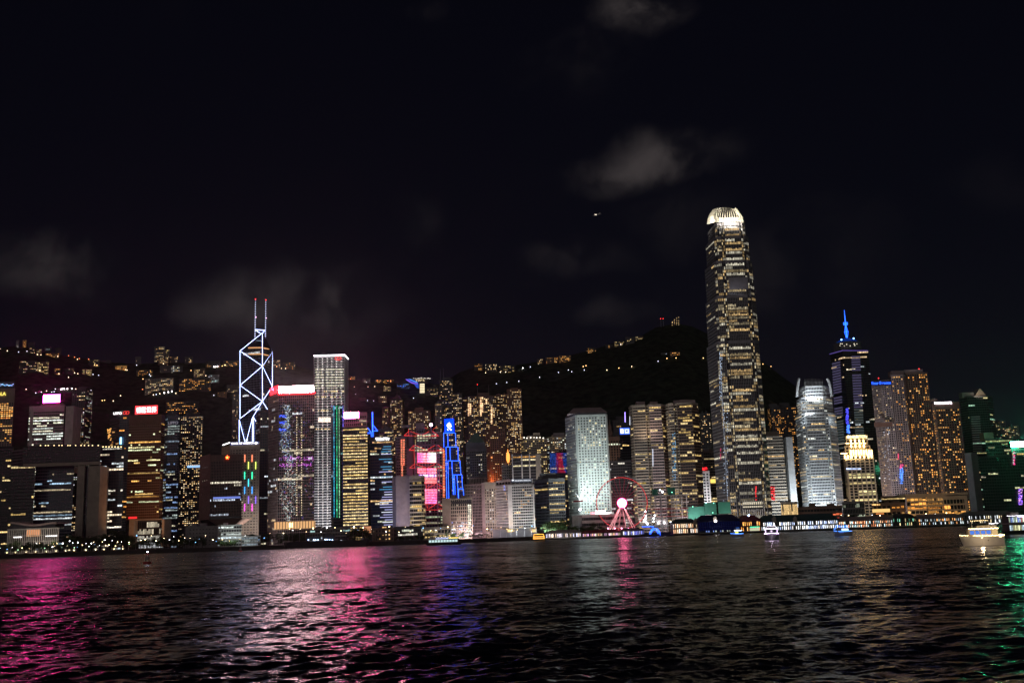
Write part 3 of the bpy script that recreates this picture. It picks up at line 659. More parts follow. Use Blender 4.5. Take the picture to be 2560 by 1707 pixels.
tubepx(b, 'roof_truss', [(640, 851, DB + 6), (655, 852, DB + 1)], .5, emis('truss_glow', (.6, .75, .9), .7)); tubepx(b, 'roof_truss', [(645, 851, DB + 6), (655, 856, DB + 1)], .5, MATS['truss_glow'])

b = building('apartment_tower', 'thin dark tower hidden left of the neon prism skyscraper')
block(b, (581, 603), 1850, 985, None, S(**{**RES, 'wall': 'darkgrey', 'lit': .25}), 20)
b = building('office_tower', 'dark reflective glass tower squeezed between cream bank tower and red-topped tower')
block(b, [(641, 18), (651, 0), (680, 0)], 1530, 1028, None, S(fh=3.9, bw=3.2, wall='dark', glass='glass_blue', lit=.1, hot=.1, hotp=.6, pal=[(1, .9, .6), (.8, .9, 1)], em=.6, band=.3, pier=.16, run=.5), 20)
# ------------------------------------------------------------------ buildings, middle
def dots(root, name, x0, y0, x1, y1, D, nx, ny, col, sz=.35, jit=0, keep=1.0, kind='stuff', szz=None):
    m = MB()
    for i in range(nx):
        for j in range(ny):
            if R.random() > keep: continue
            x = x0 + (x1 - x0) * (i + .5) / nx + R.uniform(-jit, jit); y = y0 + (y1 - y0) * (j + .5) / ny + R.uniform(-jit, jit); p = W(x, y, D); e = R.uniform(.5, 1.4); c = col(x, y) if callable(col) else col
            m.box(p.x - sz, p.x + sz, D - .25, D, p.z - (szz or sz), p.z + (szz or sz), tuple(q * e for q in c))
    return m.build(name, 'lit', root, kind, True)
b = building('office_tower', 'dark office tower crowned by a long glowing white and red video sign')
st_ = S(fh=4.0, bw=2.9, band=.14, pier=.12, bd=.3, pd=.3, wall='pinkstone', glass='glass', lit=.04, hot=.14, hotp=.4, pal=[(1, .85, .6), (.9, .95, 1), (1, .7, .4)], em=.55, run=.6, top=3)
block(b, [(672, 30), (696, 0), (786, 0)], 1440, 984, None, st_, 34)
emis('screen_white', (1, .62, .66), 95); emis('screen_red', (1, .02, .03), 4)
sign(b, 'video_sign', 697, 964.5, 784, 981, 1437.5, 'screen_white', 2)
m = MB(); A, B_ = W(677, 972, 1466), W(696, 972, 1438); z0_, z1_ = W(690, 983, 1445).z, W(690, 965, 1445).z
m.obox((A.x, A.y), (B_.x, B_.y), (-.8, -.6), 0, 1.2, z0_, z1_); m.build('side_sign', 'screen_red', b)
panel(b, 'sign_ledge', 694, 981.2, 788, 984, 1436.5, 'screen_red', 3)
text(b, 'side_emblem', '中', 683, 973.5, 1452, 7, emis('violet', (.8, .5, 1), 2.5)); panel(b, 'sign_stain', 706, 977.6, 731, 980.6, 1437.2, emis('signorange', (1, .35, .04), 1.1), .2)  # orange strip along the lower edge of the sign
# a dotted light picture of flowers on the middle of the face, loose blue dots left of it
def lc(x, y):
    t = (y - 1010) / 290; return (.75, .9, .85) if R.random() < .7 else ((.25, .45, 1) if t < .5 else (1, .6, .5))
m = MB()
for k in range(760):
    y = 1012 + 290 * R.random(); cx = 716 + 3 * math.sin(y / 26) + (6 if y > 1130 else 0); w_ = 13 + 7 * math.sin(y / 19) + (8 if 1170 < y < 1290 else 0); x = cx + R.gauss(0, 1) * w_ * .55
    if not 699 < x < 783: continue
    p = W(x, y, 1439.4); e = R.uniform(.3, 1.3); c = lc(x, y); s_ = R.uniform(.2, .45); m.box(p.x - s_, p.x + s_, 1439.1, 1439.4, p.z - s_, p.z + s_, tuple(q_ * e for q_ in c))
for k in range(520):
    x, y = R.uniform(676, 784), R.uniform(990, 1305); p = W(x, y, 1439.4)
    if x < 697: continue
    s_ = R.uniform(.18, .34); c = R.choice([(.1, .2, 1), (1, .2, .3), (1, .85, .6), (.8, .9, 1), (.5, .2, .9), (1, .35, .2)]); e = R.uniform(.3, 1.1); m.box(p.x - s_, p.x + s_, 1439.1, 1439.4, p.z - s_, p.z + s_, tuple(q_ * e for q_ in c))
for y0_ in (1040, 1056, 1074, 1144, 1148, 1160, 1164):
    for k in range(34):
        x = R.uniform(698, 716) if y0_ < 1100 else R.uniform(698, 784); p = W(x, y0_ + R.uniform(-3, 3), 1439.4); m.box(p.x - .4, p.x + .4, 1439, 1439.4, p.z - .4, p.z + .4, (.08, .16, 1.3) if y0_ < 1100 else (.7, .15, .8))
m.build('light_dots', 'lit', b, 'stuff', True)
for x in (740, 752): dots(b, 'light_column', x, 1040, x + 4, 1290, 1439.3, 1, 40, (1, .8, .5), .6)
panel(b, 'lobby_wall', 684, 1303, 788, 1321, 1438, emis('lobby_gold', (1, .55, .24), .85), .4)
for k in range(15): panel(b, 'lobby_column', 684 + k * 7.2, 1302, 685.4 + k * 7.2, 1322, 1437, 'brownstone', .8)
panel(b, 'lobby_lamp', 722, 1306, 732, 1318, 1437.6, 'sign_warm', .3)

b = building('skyscraper', 'tall grey skyscraper with a white roof line and a red oval emblem', 'skyscraper')
st_ = S(fh=4.05, bw=6.4, band=.42, pier=.07, bd=.5, pd=.7, wall='alu', glass='glass', lit=.0, hot=0, top=2.5)
block(b, [(785, 0), (861, 0), (870, 38)], 1560, 889, None, st_, 20)
tubepx(b, 'roof_light', [(784.5, 889, 1558), (861.5, 887, 1558), (870.5, 897, 1596)], .75, emis('rooflight', (1, .9, .95), 7))
fz = lambda y: y
m = MB()
for i in range(7):
    x = 794.5 + i * 11.7
    if x > 858: continue
    for j in range(66):
        y = 897 + j * 6.65; p = W(x + (y - 897) * .0035, y, 1558.4)
        if p.z < 8: continue
        e = R.uniform(.6, 1.5); s_ = .55
        m.poly([(p.x - s_, 1558.4, p.z + 1.1), (p.x, 1558.4, p.z - 1.6), (p.x + s_, 1558.4, p.z + 1.1)], (e, .92 * e, .85 * e))
        m.box(p.x - 2.8, p.x + 2.8, 1558.6, 1558.8, p.z + 1.2, p.z + 1.55, (.42 * e, .40 * e, .40 * e))
m.build('uplights', 'lit', b, 'stuff', True)
m = MB()
for y0_, pr_ in ((923, .9), (930, .6), (936.5, .55), (943, .7), (950, .75), (957, .8), (964, .8), (970, .55), (977, .1)):
    for k in range(44):
        x = 789 + k * 1.62
        if R.random() < pr_ and not (810 < x < 814):
            p = W(x, y0_, 1558.5); m.poly([(p.x - .5, 1558.5, p.z - .7), (p.x + .3, 1558.5, p.z - .7), (p.x + .8, 1558.5, p.z + .7), (p.x, 1558.5, p.z + .7)], (.9, .85, .6))
for y0_ in (978, 992, 1026, 1072):
    for k in range(40):
        x = 789 + k * 1.8
        if R.random() < .35: p = W(x, y0_, 1558.5); m.box(p.x - .8, p.x + .8, 1558.4, 1558.6, p.z - .8, p.z + .8, (1, .75, .35))
m.build('small_windows', 'lit', b, 'stuff', True)
for k in range(9):
    p0 = W(797.5 + k * 3.4, 1049, 1558.5); m = MB(); m.box(p0.x - .85, p0.x + .85, 1558.2, 1558.6, p0.z - 3.6, p0.z + 3.6, (1.4, 1.1, .9)); m.build('lit_window', 'lit', b, None, True)
ov = [(845.5 + 8 * math.cos(t), 895.4 + 4.6 * math.sin(t), 1557.5) for t in [k * math.pi / 8 for k in range(17)]]
tubepx(b, 'emblem', ov, .5, 'neon_red'); tubepx(b, 'emblem', [(841 + 3.6 * math.cos(t), 895.4 + 4 * math.sin(t), 1557.3) for t in [k * math.pi / 6 for k in range(13)]], .5, 'neon_red')
text(b, 'emblem_letters', 'CH', 847, 895.6, 1557.2, 9, 'neon_red')
flood(825, 1120, 1560, 825, 1260, 1460, (1, .92, .95), 60000, 40, 10); flood(815, 1260, 1560, 812, 1326, 1500, (1, .92, .95), 26000, 30, 8)

b = building('office_tower', 'gold-lit office tower with a pink billboard and a rainbow-striped glass flank')
gd = S(fh=3.95, bw=2.7, band=.42, pier=.12, bd=.9, pd=.5, wall='darkgrey', glass='glass', lit=.5, hot=.9, hotp=.985, pal='gold', em=1.0, run=.6, top=1.5, vary=.35)
block(b, [(857, 0), (919, 0)], 1330, 1068, None, gd, 30)
block(b, [(859, 0), (917, 0)], 1333, 1032, 1067, S(fh=4.2, bw=2.6, band=.3, pier=.3, wall='pinkstone', lit=.1, hot=.35, hotp=.45, pal='warm', em=.7, top=4), 24, 'crown_block')
sign(b, 'billboard', 860.5, 1030.5, 896.5, 1045, 1329.5, emis('billboard_pink', (1, .10, .34), 150))
panel(b, 'plant_storey', 868, 1196, 921, 1207, 1328.6, 'dark', .8)
block(b, [(828, 26), (834, 12), (858, 3)], 1330, 1012, None, S(fh=4, bw=2.2, band=.14, pier=.1, wall='bluegrey', glass='glass_blue', lit=.05, hot=.1, hotp=.4, pal='teal', em=.5, bd=.2, pd=.2, top=1), 20, 'glass_flank')
RB = [(829.5, 26, (.06, .16, .9), .8), (835, 12, (.03, .45, .75), 1), (842, 9.5, (.04, .55, .22), .9), (848, 7.5, (.25, .6, .35), .8), (857.5, 2, (.16, .12, .95), 1.1)]
for (x, dd, c, e) in RB:
    p = W(x, 1014, 1330 + dd - 1.2); m = MB()
    for k in range(36):
        z1_ = p.z - k * 4.05; z0_ = z1_ - 3.2
        if z0_ < 10: break
        f = e * R.uniform(.5, 1.5) * (1.6 if (.35 < k / 36 and x in (842, 848)) else 1); m.box(p.x - .42, p.x + .42, p.y - .4, p.y, z0_, z1_, tuple(q_ * f for q_ in c))
    m.build('light_stripe', 'lit', b, None, True)
panel(b, 'entrance_glow', 907, 1315, 928, 1332, 1328.5, emis('entrance_o', (1, .42, .2), .6), .5)

b = building('bank_tower', 'dark tower with cyan light lines, white roof characters and a blue mast')
block(b, [(925, 0), (981, 0)], 1390, 1092, None, S(fh=3.9, bw=3, band=.36, pier=.06, wall='dark', glass='glass_blue', lit=.12, hot=.2, hotp=.6, pal='mix', em=.7, top=6, run=.65), 28)
text(b, 'sign_letters', '恒生銀行', 956, 1097, 1388.4, 36, 'sign_white', 8.5, bold=.04)
for k in range(32):
    y = 1115 + k * 6.3
    if R.random() < .15: continue
    x0_ = R.choice([946, 950, 952, 955, 958]); c = R.choice(['c1', 'c1', 'c2']) if y < 1230 else R.choice(['c2', 'c3'])
    mt_ = {'c1': emis('line_cyan', (.10, .42, .75), .9), 'c2': emis('line_lilac', (.5, .5, .9), 1.1), 'c3': emis('line_white', (.8, .85, 1), 1.3)}[c]
    panel(b, 'light_line', x0_ + (y - 1092) * .02, y, 977 + (y - 1092) * .028, y + 1.5, 1388.3, mt_, .3)
tubepx(b, 'roof_mast', [(931, 1030, 1392), (931.5, 1096, 1392)], .55, 'neon_blue'); tubepx(b, 'mast_stay', [(932.5, 1062, 1392), (944, 1077, 1392), (933, 1077, 1392)], .35, 'neon_blue')
tubepx(b, 'mast_stay', [(918, 1067, 1392), (928, 1081, 1392)], .35, 'neon_blue'); panel(b, 'blue_crown', 927, 1080, 934, 1094, 1391, 'deep_blue', 2)
panel(b, 'blue_glow', 918, 1080, 927, 1084, 1391.5, 'deep_blue', 1)

b = building('parking_block', 'low grey roof with a row of amber windows behind the blue mast')
block(b, [(948, 0), (981, 0)], 1480, 1072, None, S(fh=5, bw=3.5, band=.5, pier=.2, wall='darkgrey', lit=.6, hot=0, pal='gold', em=.7, top=4, zr=(.9, 1)), 20)

b = building('apartment_tower', 'domed apartment tower behind the cyan-lined dark tower')
rs = S(**{**RES, 'wall': 'brownstone', 'lit': .3})
block(b, (975, 1010), 1950, 1000, None, rs, 24); block(b, (955, 974.5), 1955, 1018, None, rs, 22, 'lower_wing')
p = W(991, 1000, 1950); m = MB(); m.lathe((p.x, 1962, p.z - 1), [(10, 0), (9.5, 3), (7, 7.5), (3.2, 11), (1, 13), (.3, 19)], 12); m.build('dome', 'brownstone', b)
b = building('apartment_tower', 'broad apartment tower with gold windows right of the domed one')
block(b, (1020, 1077), 1930, 1027, None, S(**{**RES, 'wall': 'redbrick', 'lit': .36}), 26); roof_box(b, 1038, 1018, 1058, 1028, 1930, 'redbrick', 12)

b = building('office_block', 'grey block with ladders of orange-red light left of the pink-panelled bank')
block(b, [(989, 0), (1017, 0)], 1450, 1093, None, S(fh=4, bw=3.5, band=.5, pier=.3, wall='grey', lit=0, hot=0, top=2), 24)
for x0_, y0_, y1_ in ((1001.5, 1098, 1160), (1007, 1098, 1160), (1003, 1160, 1190)):
    m = MB(); yy = y0_
    while yy < y1_:
        p = W(x0_ + 2.4, yy + 1.6, 1448.2); m.box(p.x - 1.1, p.x + 1.1, 1448, 1448.4, p.z - .8, p.z + .8, (1.25 * R.uniform(.6, 1.1), .28, .16)); yy += 4.4
    m.build('light_ladder', 'lit', b, None, True)
panel(b, 'stair_tower', 1019, 1078, 1034, 1120, 1456, 'grey', 16); panel(b, 'crane_cab', 1004, 1062, 1026, 1068, 1454, 'concrete', 8)

# bank with masts, hangers and pink screens
b = building('masted_bank', 'steel-masted bank with red trusses and glowing pink panels between its ladders', 'bank')
gb = S(fh=4, bw=4, band=.3, pier=.25, wall='grey', glass='glass', lit=.2, hot=.2, hotp=.7, pal=[(.8, .95, .6), (1, .9, .6)], em=.6, top=1.5, run=.6)
block(b, [(1034, 0), (1112, 0)], 1440, 1112, None, gb, 30); block(b, [(1041, 0), (1092, 0)], 1446, 1083, 1111, {**gb, 'hot': .8}, 22, 'upper_storeys')
block(b, [(1040, 0), (1060, 0)], 1462, 1058, 1083, {**gb, 'lit': .1, 'hot': .3, 'pal': 'warm'}, 10, 'penthouse'); panel(b, 'roof_cabin', 1040, 1058, 1062, 1072, 1460, 'grey', 8); panel(b, 'roof_screen', 1084, 1079, 1106, 1112, 1452, 'grey', 8)
def ladder(x0_, y0_, y1_, D, w_=2.6):
    m = MB(); 
    for x in (x0_ - w_, x0_ + w_):
        a_, c_ = W(x, y0_, D), W(x, y1_, D); m.tube((a_.x, D, c_.z), (a_.x, D, a_.z), .55, .55, 6)
    y = y0_ + 2; k = 0
    while y < y1_ - 3:
        a_, c_ = W(x0_ - w_, y, D), W(x0_ + w_, y + 4.5, D); m.tube((a_.x, D, a_.z), (c_.x, D, c_.z), .4, .4, 5); m.tube((a_.x, D, c_.z), (c_.x, D, c_.z), .4, .4, 5); y += 5.2
    m.build('mast_ladder', 'steel', b)
ladder(1026.5, 1083, 1115, 1436); ladder(1081, 1076, 1110, 1436); ladder(1039.5, 1112, 1190, 1433); ladder(1094.5, 1111, 1318, 1433)
NR = 'neon_red'
def chevron(yt, yb, xs, D=1431):
    (x0_, x1_, x2_, x3_, x4_) = xs
    for seg in ([(x1_, yt, D), (x0_, yb, D), (x1_, yb + .5, D)], [(x1_ + 3, yt + 1, D), (x2_ - 1, yb, D)], [(x3_ - 3, yt + 1, D), (x2_ + 2, yb, D)], [(x3_ + 4, yt, D), (x4_, yb, D), (x3_ + 3, yb + .5, D)]): tubepx(b, 'red_truss', seg, .32, NR)
chevron(1077, 1088, (1010, 1023, 1053, 1076, 1096)); chevron(1112, 1124, (1023, 1036, 1066, 1090, 1110)); chevron(1159, 1169, (1024, 1037, 1067, 1090, 1111)); chevron(1209, 1220, (1058, 1062, 1067, 1090, 1113)); chevron(1259, 1271, (1060, 1064, 1070, 1092, 1116))
for seg in ([(1021, 1072, 1431), (1021.5, 1088, 1431)], [(1010, 1089, 1431), (1046, 1089, 1431)], [(1057, 1090, 1431), (1098, 1090, 1431)], [(1023, 1125.5, 1431), (1035, 1125.5, 1431)], [(1045, 1126, 1431), (1110, 1126.5, 1431)], [(1035, 1112, 1431), (1036, 1170, 1431)],
            [(1043, 1157.5, 1431), (1090, 1157.5, 1431)], [(1058, 1208, 1431), (1091, 1208, 1431)], [(1060, 1258.5, 1431), (1092, 1258.5, 1431)], [(1060, 1274, 1431), (1095, 1274, 1431)], [(1062, 1068, 1431), (1068, 1072, 1431)], [(1082, 1073, 1431), (1093, 1066, 1431)]): tubepx(b, 'red_truss', seg, .25, NR)
def screen(x0_, y0_, x1_, y1_, rows, f):
    for j in range(rows):
        ya, yb = y0_ + (y1_ - y0_) * j / rows, y0_ + (y1_ - y0_) * (j + .82) / rows; m = MB(); n_ = 14
        for i in range(n_):
            xa, xb = x0_ + (x1_ - x0_) * i / n_, x0_ + (x1_ - x0_) * (i + 1) / n_; a_, c_ = W(xa, yb, 1437), W(xb, ya, 1437); e = R.uniform(.8, 1.2); c = f(i / n_, j / rows)
            m.quad((a_.x, 1437, a_.z), (c_.x, 1437, a_.z), (c_.x, 1437, c_.z), (a_.x, 1437, c_.z), tuple(q_ * e for q_ in c))
        m.build('pink_panel', 'lit', b, None, True)
screen(1043, 1132, 1064.5, 1157, 4, lambda u, v: (2.6, .2 + .5 * u * u, .75)); screen(1066.5, 1132, 1090, 1157, 4, lambda u, v: (2.8, .6 + 1.2 * u, 1.0 + 1.0 * u))
screen(1043.5, 1170, 1065.5, 1185, 2, lambda u, v: (2.4, .3, .45)); screen(1067, 1170, 1090.5, 1185, 2, lambda u, v: (2.4, .25 + .2 * u, .6)); screen(1044, 1185.5, 1090.5, 1193, 1, lambda u, v: (1.3, .9, 1.6) if R.random() < .75 else (.5, .15, .8))
screen(1058, 1193.5, 1091, 1209, 2, lambda u, v: (2.2, .35, .38)); screen(1060, 1222, 1067, 1260, 6, lambda u, v: (2.2, .4, .7)); screen(1068, 1222, 1092, 1260, 6, lambda u, v: (2.4, .14 + .24 * R.random(), .5 + .3 * v))
panel(b, 'service_core', 1017, 1120, 1033, 1315, 1437, 'grey', 25)
for k in range(30):
    p = W(1109.5, 1127 + k * 3.95, 1430.5); m = MB(); m.box(p.x - 1.3, p.x + 1.3, 1430, 1430.6, p.z - .75, p.z + .75, (1.3 * R.uniform(.6, 1), .24, .10)); m.build('red_lamp_row', 'lit', b, None, True)
flood(1066, 1190, 1437, 1064, 1200, 1405, (1, .12, .3), 5200, 20, 30); p = W(1077.5, 1061.5, 1436); m = MB(); m.ball((p.x, 1436, p.z), 2.1, 8); m.build('roof_lamp', emis('pink_lamp', (1, .5, .75), 22), b); mast(b, 1077.5, 1062, 1076, 1436, 'steel', .6)  # pink area lamp added in front for the spill of the panels

b = building('stepped_tower', 'stepped tower traced in blue neon below a blue box with a white emblem', 'office tower')
sb = S(fh=3.8, bw=3.6, band=.4, pier=.3, wall='dark', glass='glass', lit=.18, hot=.08, hotp=.9, pal='warm', em=.6, run=.3, top=1)
TI = [(1109, 1139, 1082.5, 1118), (1114.5, 1145, 1117.5, 1152), (1119.5, 1150.5, 1152, 1187), (1124, 1155.5, 1186.5, 1222), (1128, 1159, 1221, None)]
for k, (xa, xb, yt, yb) in enumerate(TI): block(b, [(xa, 2 - 0), (xb, 2)], 1420 - k * 4, yt, yb, sb, 22 + k * 4, 'tier_block')
NB_ = 'neon_blue'
SG = [[(1109.5, 1118), (1109, 1082), (1138.5, 1082), (1139.5, 1117)], [(1119, 1082), (1120, 1117)], [(1116, 1150), (1115, 1117), (1144.5, 1117), (1146, 1151)], [(1124.5, 1117), (1126, 1151)], 
      [(1122, 1245), (1120, 1151.5), (1150, 1151.5), (1152, 1186)], [(1129.5, 1152), (1134, 1246)], [(1134, 1246), (1133, 1186.5), (1154.5, 1186.5), (1156.5, 1222)], [(1142.5, 1187), (1146, 1246)], 
      [(1146.5, 1246), (1146, 1221.5), (1158, 1221.5), (1160, 1246)], [(1117, 1246), (1115.5, 1150)], [(1138, 1246), (1136, 1188)]]
for sgm in SG: tubepx(b, 'neon_tube', [(x, y, 1401 - 0) for x, y in sgm], .24, NB_)
sign(b, 'sign_box', 1111.5, 1047, 1134.5, 1081, 1421, emis('box_blue', (.0003, .009, .85), 13), 14); panel(b, 'sign_side', 1106.5, 1047.5, 1111.2, 1081, 1424, 'dark', 10)
for sgm, r_ in (([(1118.5, 1065.5), (1119, 1060.5), (1124.5, 1056.5)], .95), ([(1118, 1062), (1129, 1075)], 0), ([(1118.5, 1062.5), (1125, 1069.5), (1127.5, 1075.5)], 0), ([(1119.5, 1066.5), (1128.5, 1075)], .95), ([(1122, 1061.5), (1128.3, 1066.5)], .95), ([(1126, 1061), (1127.5, 1060.5)], 1.2), ([(1118.8, 1074.5), (1120.2, 1073.5)], 1.2)):
    if r_: tubepx(b, 'emblem', [(x, y, 1420.4) for x, y in sgm], r_, 'sign_white', n=8)

b = building('city_office_slab', 'pale bluish slab with small square windows in front of the masted bank')
block(b, [(981.5, 12), (990, 0), (1023, 0)], 1330, 1191, None, S(fh=4.0, bw=8, band=.6, pier=.72, wall='pinkstone', lit=.25, hot=0, pal='white', em=.8, run=.1, top=6), 18)
flood(985, 1250, 1335, 965, 1320, 1280, (.45, .55, 1), 16000, 12, 4)
b = building('city_office_tower', 'tan tower of bowed balconies in front of the pink panels')
bw_ = S(fh=5.0, bw=3.0, band=.32, pier=.02, bd=1.6, wall='cream', glass='glass', lit=.15, hot=.25, hotp=.7, pal='gold', em=.7, top=7, pd=.3)
block(b, [(1024, 3), (1032, 0), (1053, 0), (1061, 3)], 1318, 1190, None, bw_, 20)
flood(1042, 1245, 1318, 1042, 1325, 1282, (1, .72, .4), 14000, 18, 4)

b = building('city_hall_block', 'cream slab with a blank left wall and a grid of windows near the shore')
cg = S(fh=4.2, bw=2.35, band=.22, pier=.28, wall='cream', lit=.12, hot=.1, hotp=.5, pal='white', em=.55, run=.3, top=1.5, bd=.7, pd=.7)
block(b, [(1107, 0), (1180, 0)], 1262, 1246, None, cg, 24)
panel(b, 'blank_wall', 1106, 1245, 1127.5, 1346, 1260.6, 'beige', 10); panel(b, 'dark_frieze', 1128, 1252.5, 1179, 1258.5, 1260.9, 'dark', .6)
dots(b, 'stairwell_lights', 1169, 1260, 1178, 1338, 1260.6, 2, 15, (1, .92, .75), .9); dots(b, 'lower_lights', 1129, 1302, 1178, 1344, 1260.7, 14, 5, lambda x, y: R.choice([(.8, .85, 1), (.4, .45, 1), (1, .95, .9)]), .7, .6, .6)
flood(1140, 1290, 1262, 1140, 1345, 1225, (1, .9, .84), 9000, 30, 4)

b = building('office_block', 'dark grey office block under a green pyramid roof')
block(b, [(1165, 14), (1174, 0), (1216, 0)], 1600, 1122, None, S(fh=3.9, bw=3.1, band=.34, pier=.3, wall='bluegrey', lit=.18, hot=.05, pal='white', em=.4, run=.2, top=4), 30)
p = W(1192, 1122, 1605); m = MB(); m.prism([(p.x - 17, 1606), (p.x + 13, 1606), (p.x + 13, 1632), (p.x - 17, 1632)], p.z, p.z + 10); m.build('roof_storey', 'bluegrey', b)
m = MB(); m.prism([(p.x - 16, 1606.5), (p.x + 12, 1606.5), (p.x + 12, 1631), (p.x - 16, 1631)], p.z + 10, p.z + 26, (1, 1, 1), [(p.x - 4, 1616), (p.x + 1, 1616), (p.x + 1, 1621), (p.x - 4, 1621)]); m.build('pyramid_roof', 'greenroof', b)

b = building('office_block', 'pink office block with a fine window grid beside the cream slab')
pk = S(fh=3.6, bw=1.9, band=.34, pier=.38, wall='pinkstone', lit=.03, hot=.08, hotp=.5, pal='warm', em=.7, run=.2, top=1.5, bd=.5, pd=.5, parts=False)
block(b, [(1161, 0), (1210, 0)], 1300, 1211, None, pk, 26); block(b, [(1172, 0), (1215, 0)], 1308, 1194, 1211, S(fh=9, bw=2, band=.1, pier=.5, wall='pinkstone', lit=0, hot=0, top=1, pd=.8, parts=False), 18, 'roof_screen')
block(b, [(1209.5, 0), (1240, 0)], 1297, 1206, None, S(fh=3.6, bw=3.4, band=.4, pier=.45, wall='cream', lit=.2, hot=.12, hotp=.8, pal='white', em=.8, run=.3, top=8, parts=True), 24, 'right_wing')
panel(b, 'corner_pylon', 1205.5, 1206, 1213, 1346, 1294.5, 'pinkstone', 6)
flood(1190, 1260, 1300, 1185, 1335, 1250, (1, .62, .66), 22000, 30, 4)

b = building('grand_hotel', 'white floodlit hotel with small roof letters and gold-lit corner pillars', 'hotel')
hs_ = S(fh=3.5, bw=2.7, band=.36, pier=.16, wall='white', lit=.10, hot=.0, pal='warm', em=.8, run=.25, top=2, bd=.9, pd=.7)
block(b, [(1239, 22), (1272, 0), (1333, 0)], 1275, 1212, None, hs_, 14, sts=[{**hs_, 'bw': 2.2}, hs_]); block(b, [(1240, 20), (1277, 0), (1331, 0)], 1279, 1199, 1211, S(fh=6, bw=5, band=.3, pier=.25, wall='white', lit=.15, hot=0, em=.5, top=2), 12, 'attic_storey')
panel(b, 'pillar', 1271, 1212, 1282, 1346, 1272.5, 'white', 3); panel(b, 'pillar', 1333, 1212, 1337, 1346, 1272.5, 'white', 3); sb_ = panel(b, 'sign_board', 1276, 1196, 1330, 1206, 1277.5, 'bluegrey', 1)
text(sb_, 'sign_letters', 'MANDARIN ORIENTAL', 1307, 1200.5, 1276.2, 40, emis('sign_soft', (.9, .93, 1), 1.6)); m = MB(); p = W(1282, 1200, 1276.4); m.ball(p, 1.2, 8, sz=.8); m.build('sign_emblem', 'sign_soft', b)
panel(b, 'podium', 1232, 1322, 1342, 1348, 1268, 'darkgrey', 6); dots(b, 'blue_windows', 1260, 1213, 1272, 1225, 1281, 4, 4, (.35, .45, 1.3), .9, .5, .7)
flood(1276, 1300, 1272, 1276, 1328, 1266, (1, .6, .15), 2200, 5, 2); flood(1335, 1300, 1272, 1335, 1328, 1266, (1, .6, .15), 1200, 4, 2); flood(1300, 1260, 1275, 1300, 1332, 1228, (.92, .95, 1), 21000, 40, 4)

# residential towers on the slope
def flat(name, label, cs, D, yt, wall, lit=.33, extra=None, pal='warm', bw=3.0, dep=24):
    b = building('apartment_tower', label); block(b, cs, D, yt, None, S(**{**RES, 'wall': wall, 'lit': lit, 'pal': pal, 'bw': bw}), dep); return b
b = flat('', 'tall dark apartment tower with two thin roof masts below the peak lookout', (1097, 1133), 2050, 950, 'darkgrey', .22); mast(b, 1101, 922, 951, 2055); mast(b, 1109, 920, 951, 2055); roof_box(b, 1106, 943, 1126, 951, 2050, 'darkgrey')
b = flat('', 'grey windowless-sided apartment block behind the blue sign box', (1087, 1106), 1900, 1008, 'grey', .25)
b = flat('', 'narrow apartment tower right of the blue sign box', (1128, 1156), 1960, 985, 'darkgrey', .42)
b = flat('', 'brown slab end between two bright apartment towers', (1151, 1170), 2010, 994, 'brownstone', .06)
b = flat('', 'wide apartment tower with two antenna poles and tall window columns', (1169, 1241), 1920, 990, 'brownstone', .36, bw=3.4); roof_box(b, 1193, 981, 1223, 991, 1920, 'brownstone'); mast(b, 1194, 961, 983, 1925, tip='red_lamp'); mast(b, 1222, 962, 983, 1925)
for x, y0_, y1_ in ((1171.5, 1008, 1040), (1176, 1008, 1042), (1202, 992, 1040), (1206, 992, 1030), (1216, 997, 1010), (1229, 1015, 1060)):
    dots(b, 'bright_windows', x - 1.8, y0_, x + 1.8, y1_, 1918.5, 1, int((y1_ - y0_) / 4.3), (1.4, .85, .45), 1.3, 0, .9)
b = flat('', 'dim brown tower with gold windows on its right edge', (1240, 1268), 1960, 986, 'redbrick', .25)
b = flat('', 'rightmost apartment tower of the hillside row, gold windows against the dark hill', (1267, 1303), 1940, 973, 'redbrick', .40); roof_box(b, 1278, 969, 1290, 974, 1940, 'redbrick')
b = flat('', 'reddish apartment block with dark square windows behind the pink office block', [(1212, 20), (1224, 0), (1262, 0)], 1700, 1072, 'redbrick', .12, 'orange', bw=3.6); roof_box(b, 1223, 1062, 1242, 1073, 1700, 'redbrick'); flood(1225, 1180, 1700, 1222, 1210, 1690, (1, .3, .08), 9000, 6, 6)
panel(b, 'lit_flats', 1227, 1141, 1231, 1145, 1698, emis('flatlit', (1, .35, .1), 1.2), .4)
b = building('office_block', 'low grey tower stub with an orange lamp above the white hotel'); block(b, [(1254, 0), (1282, 0)], 1500, 1163, None, S(wall='grey', lit=.02, hot=.05, band=.5, pier=.3), 20)
p = W(1270, 1141, 1502); m = MB(); m.lathe((p.x, 1502, p.z), [(1.2, -9), (2.6, -4), (2.6, 2), (.6, 8), (.2, 11)], 8); m.build('orange_lantern', emis('orange_lamp', (1, .3, .06), 2.4), b)
b = building('hotel_block', 'beige slab with roof floodlights behind the white hotel'); block(b, [(1303, 16), (1312, 0), (1366, 0)], 1620, 1098, None, S(fh=3.6, bw=3.0, band=.4, pier=.3, wall='cream', lit=.35, hot=.1, pal='gold', em=.8, run=.3, top=2), 24)
roof_box(b, 1318, 1088, 1352, 1099, 1622, 'cream'); roof_box(b, 1333, 1081, 1350, 1089, 1622, 'cream'); dots(b, 'roof_lamps', 1306, 1092, 1362, 1096, 1618, 7, 1, (2.6, 2.4, 2), .9, 1)
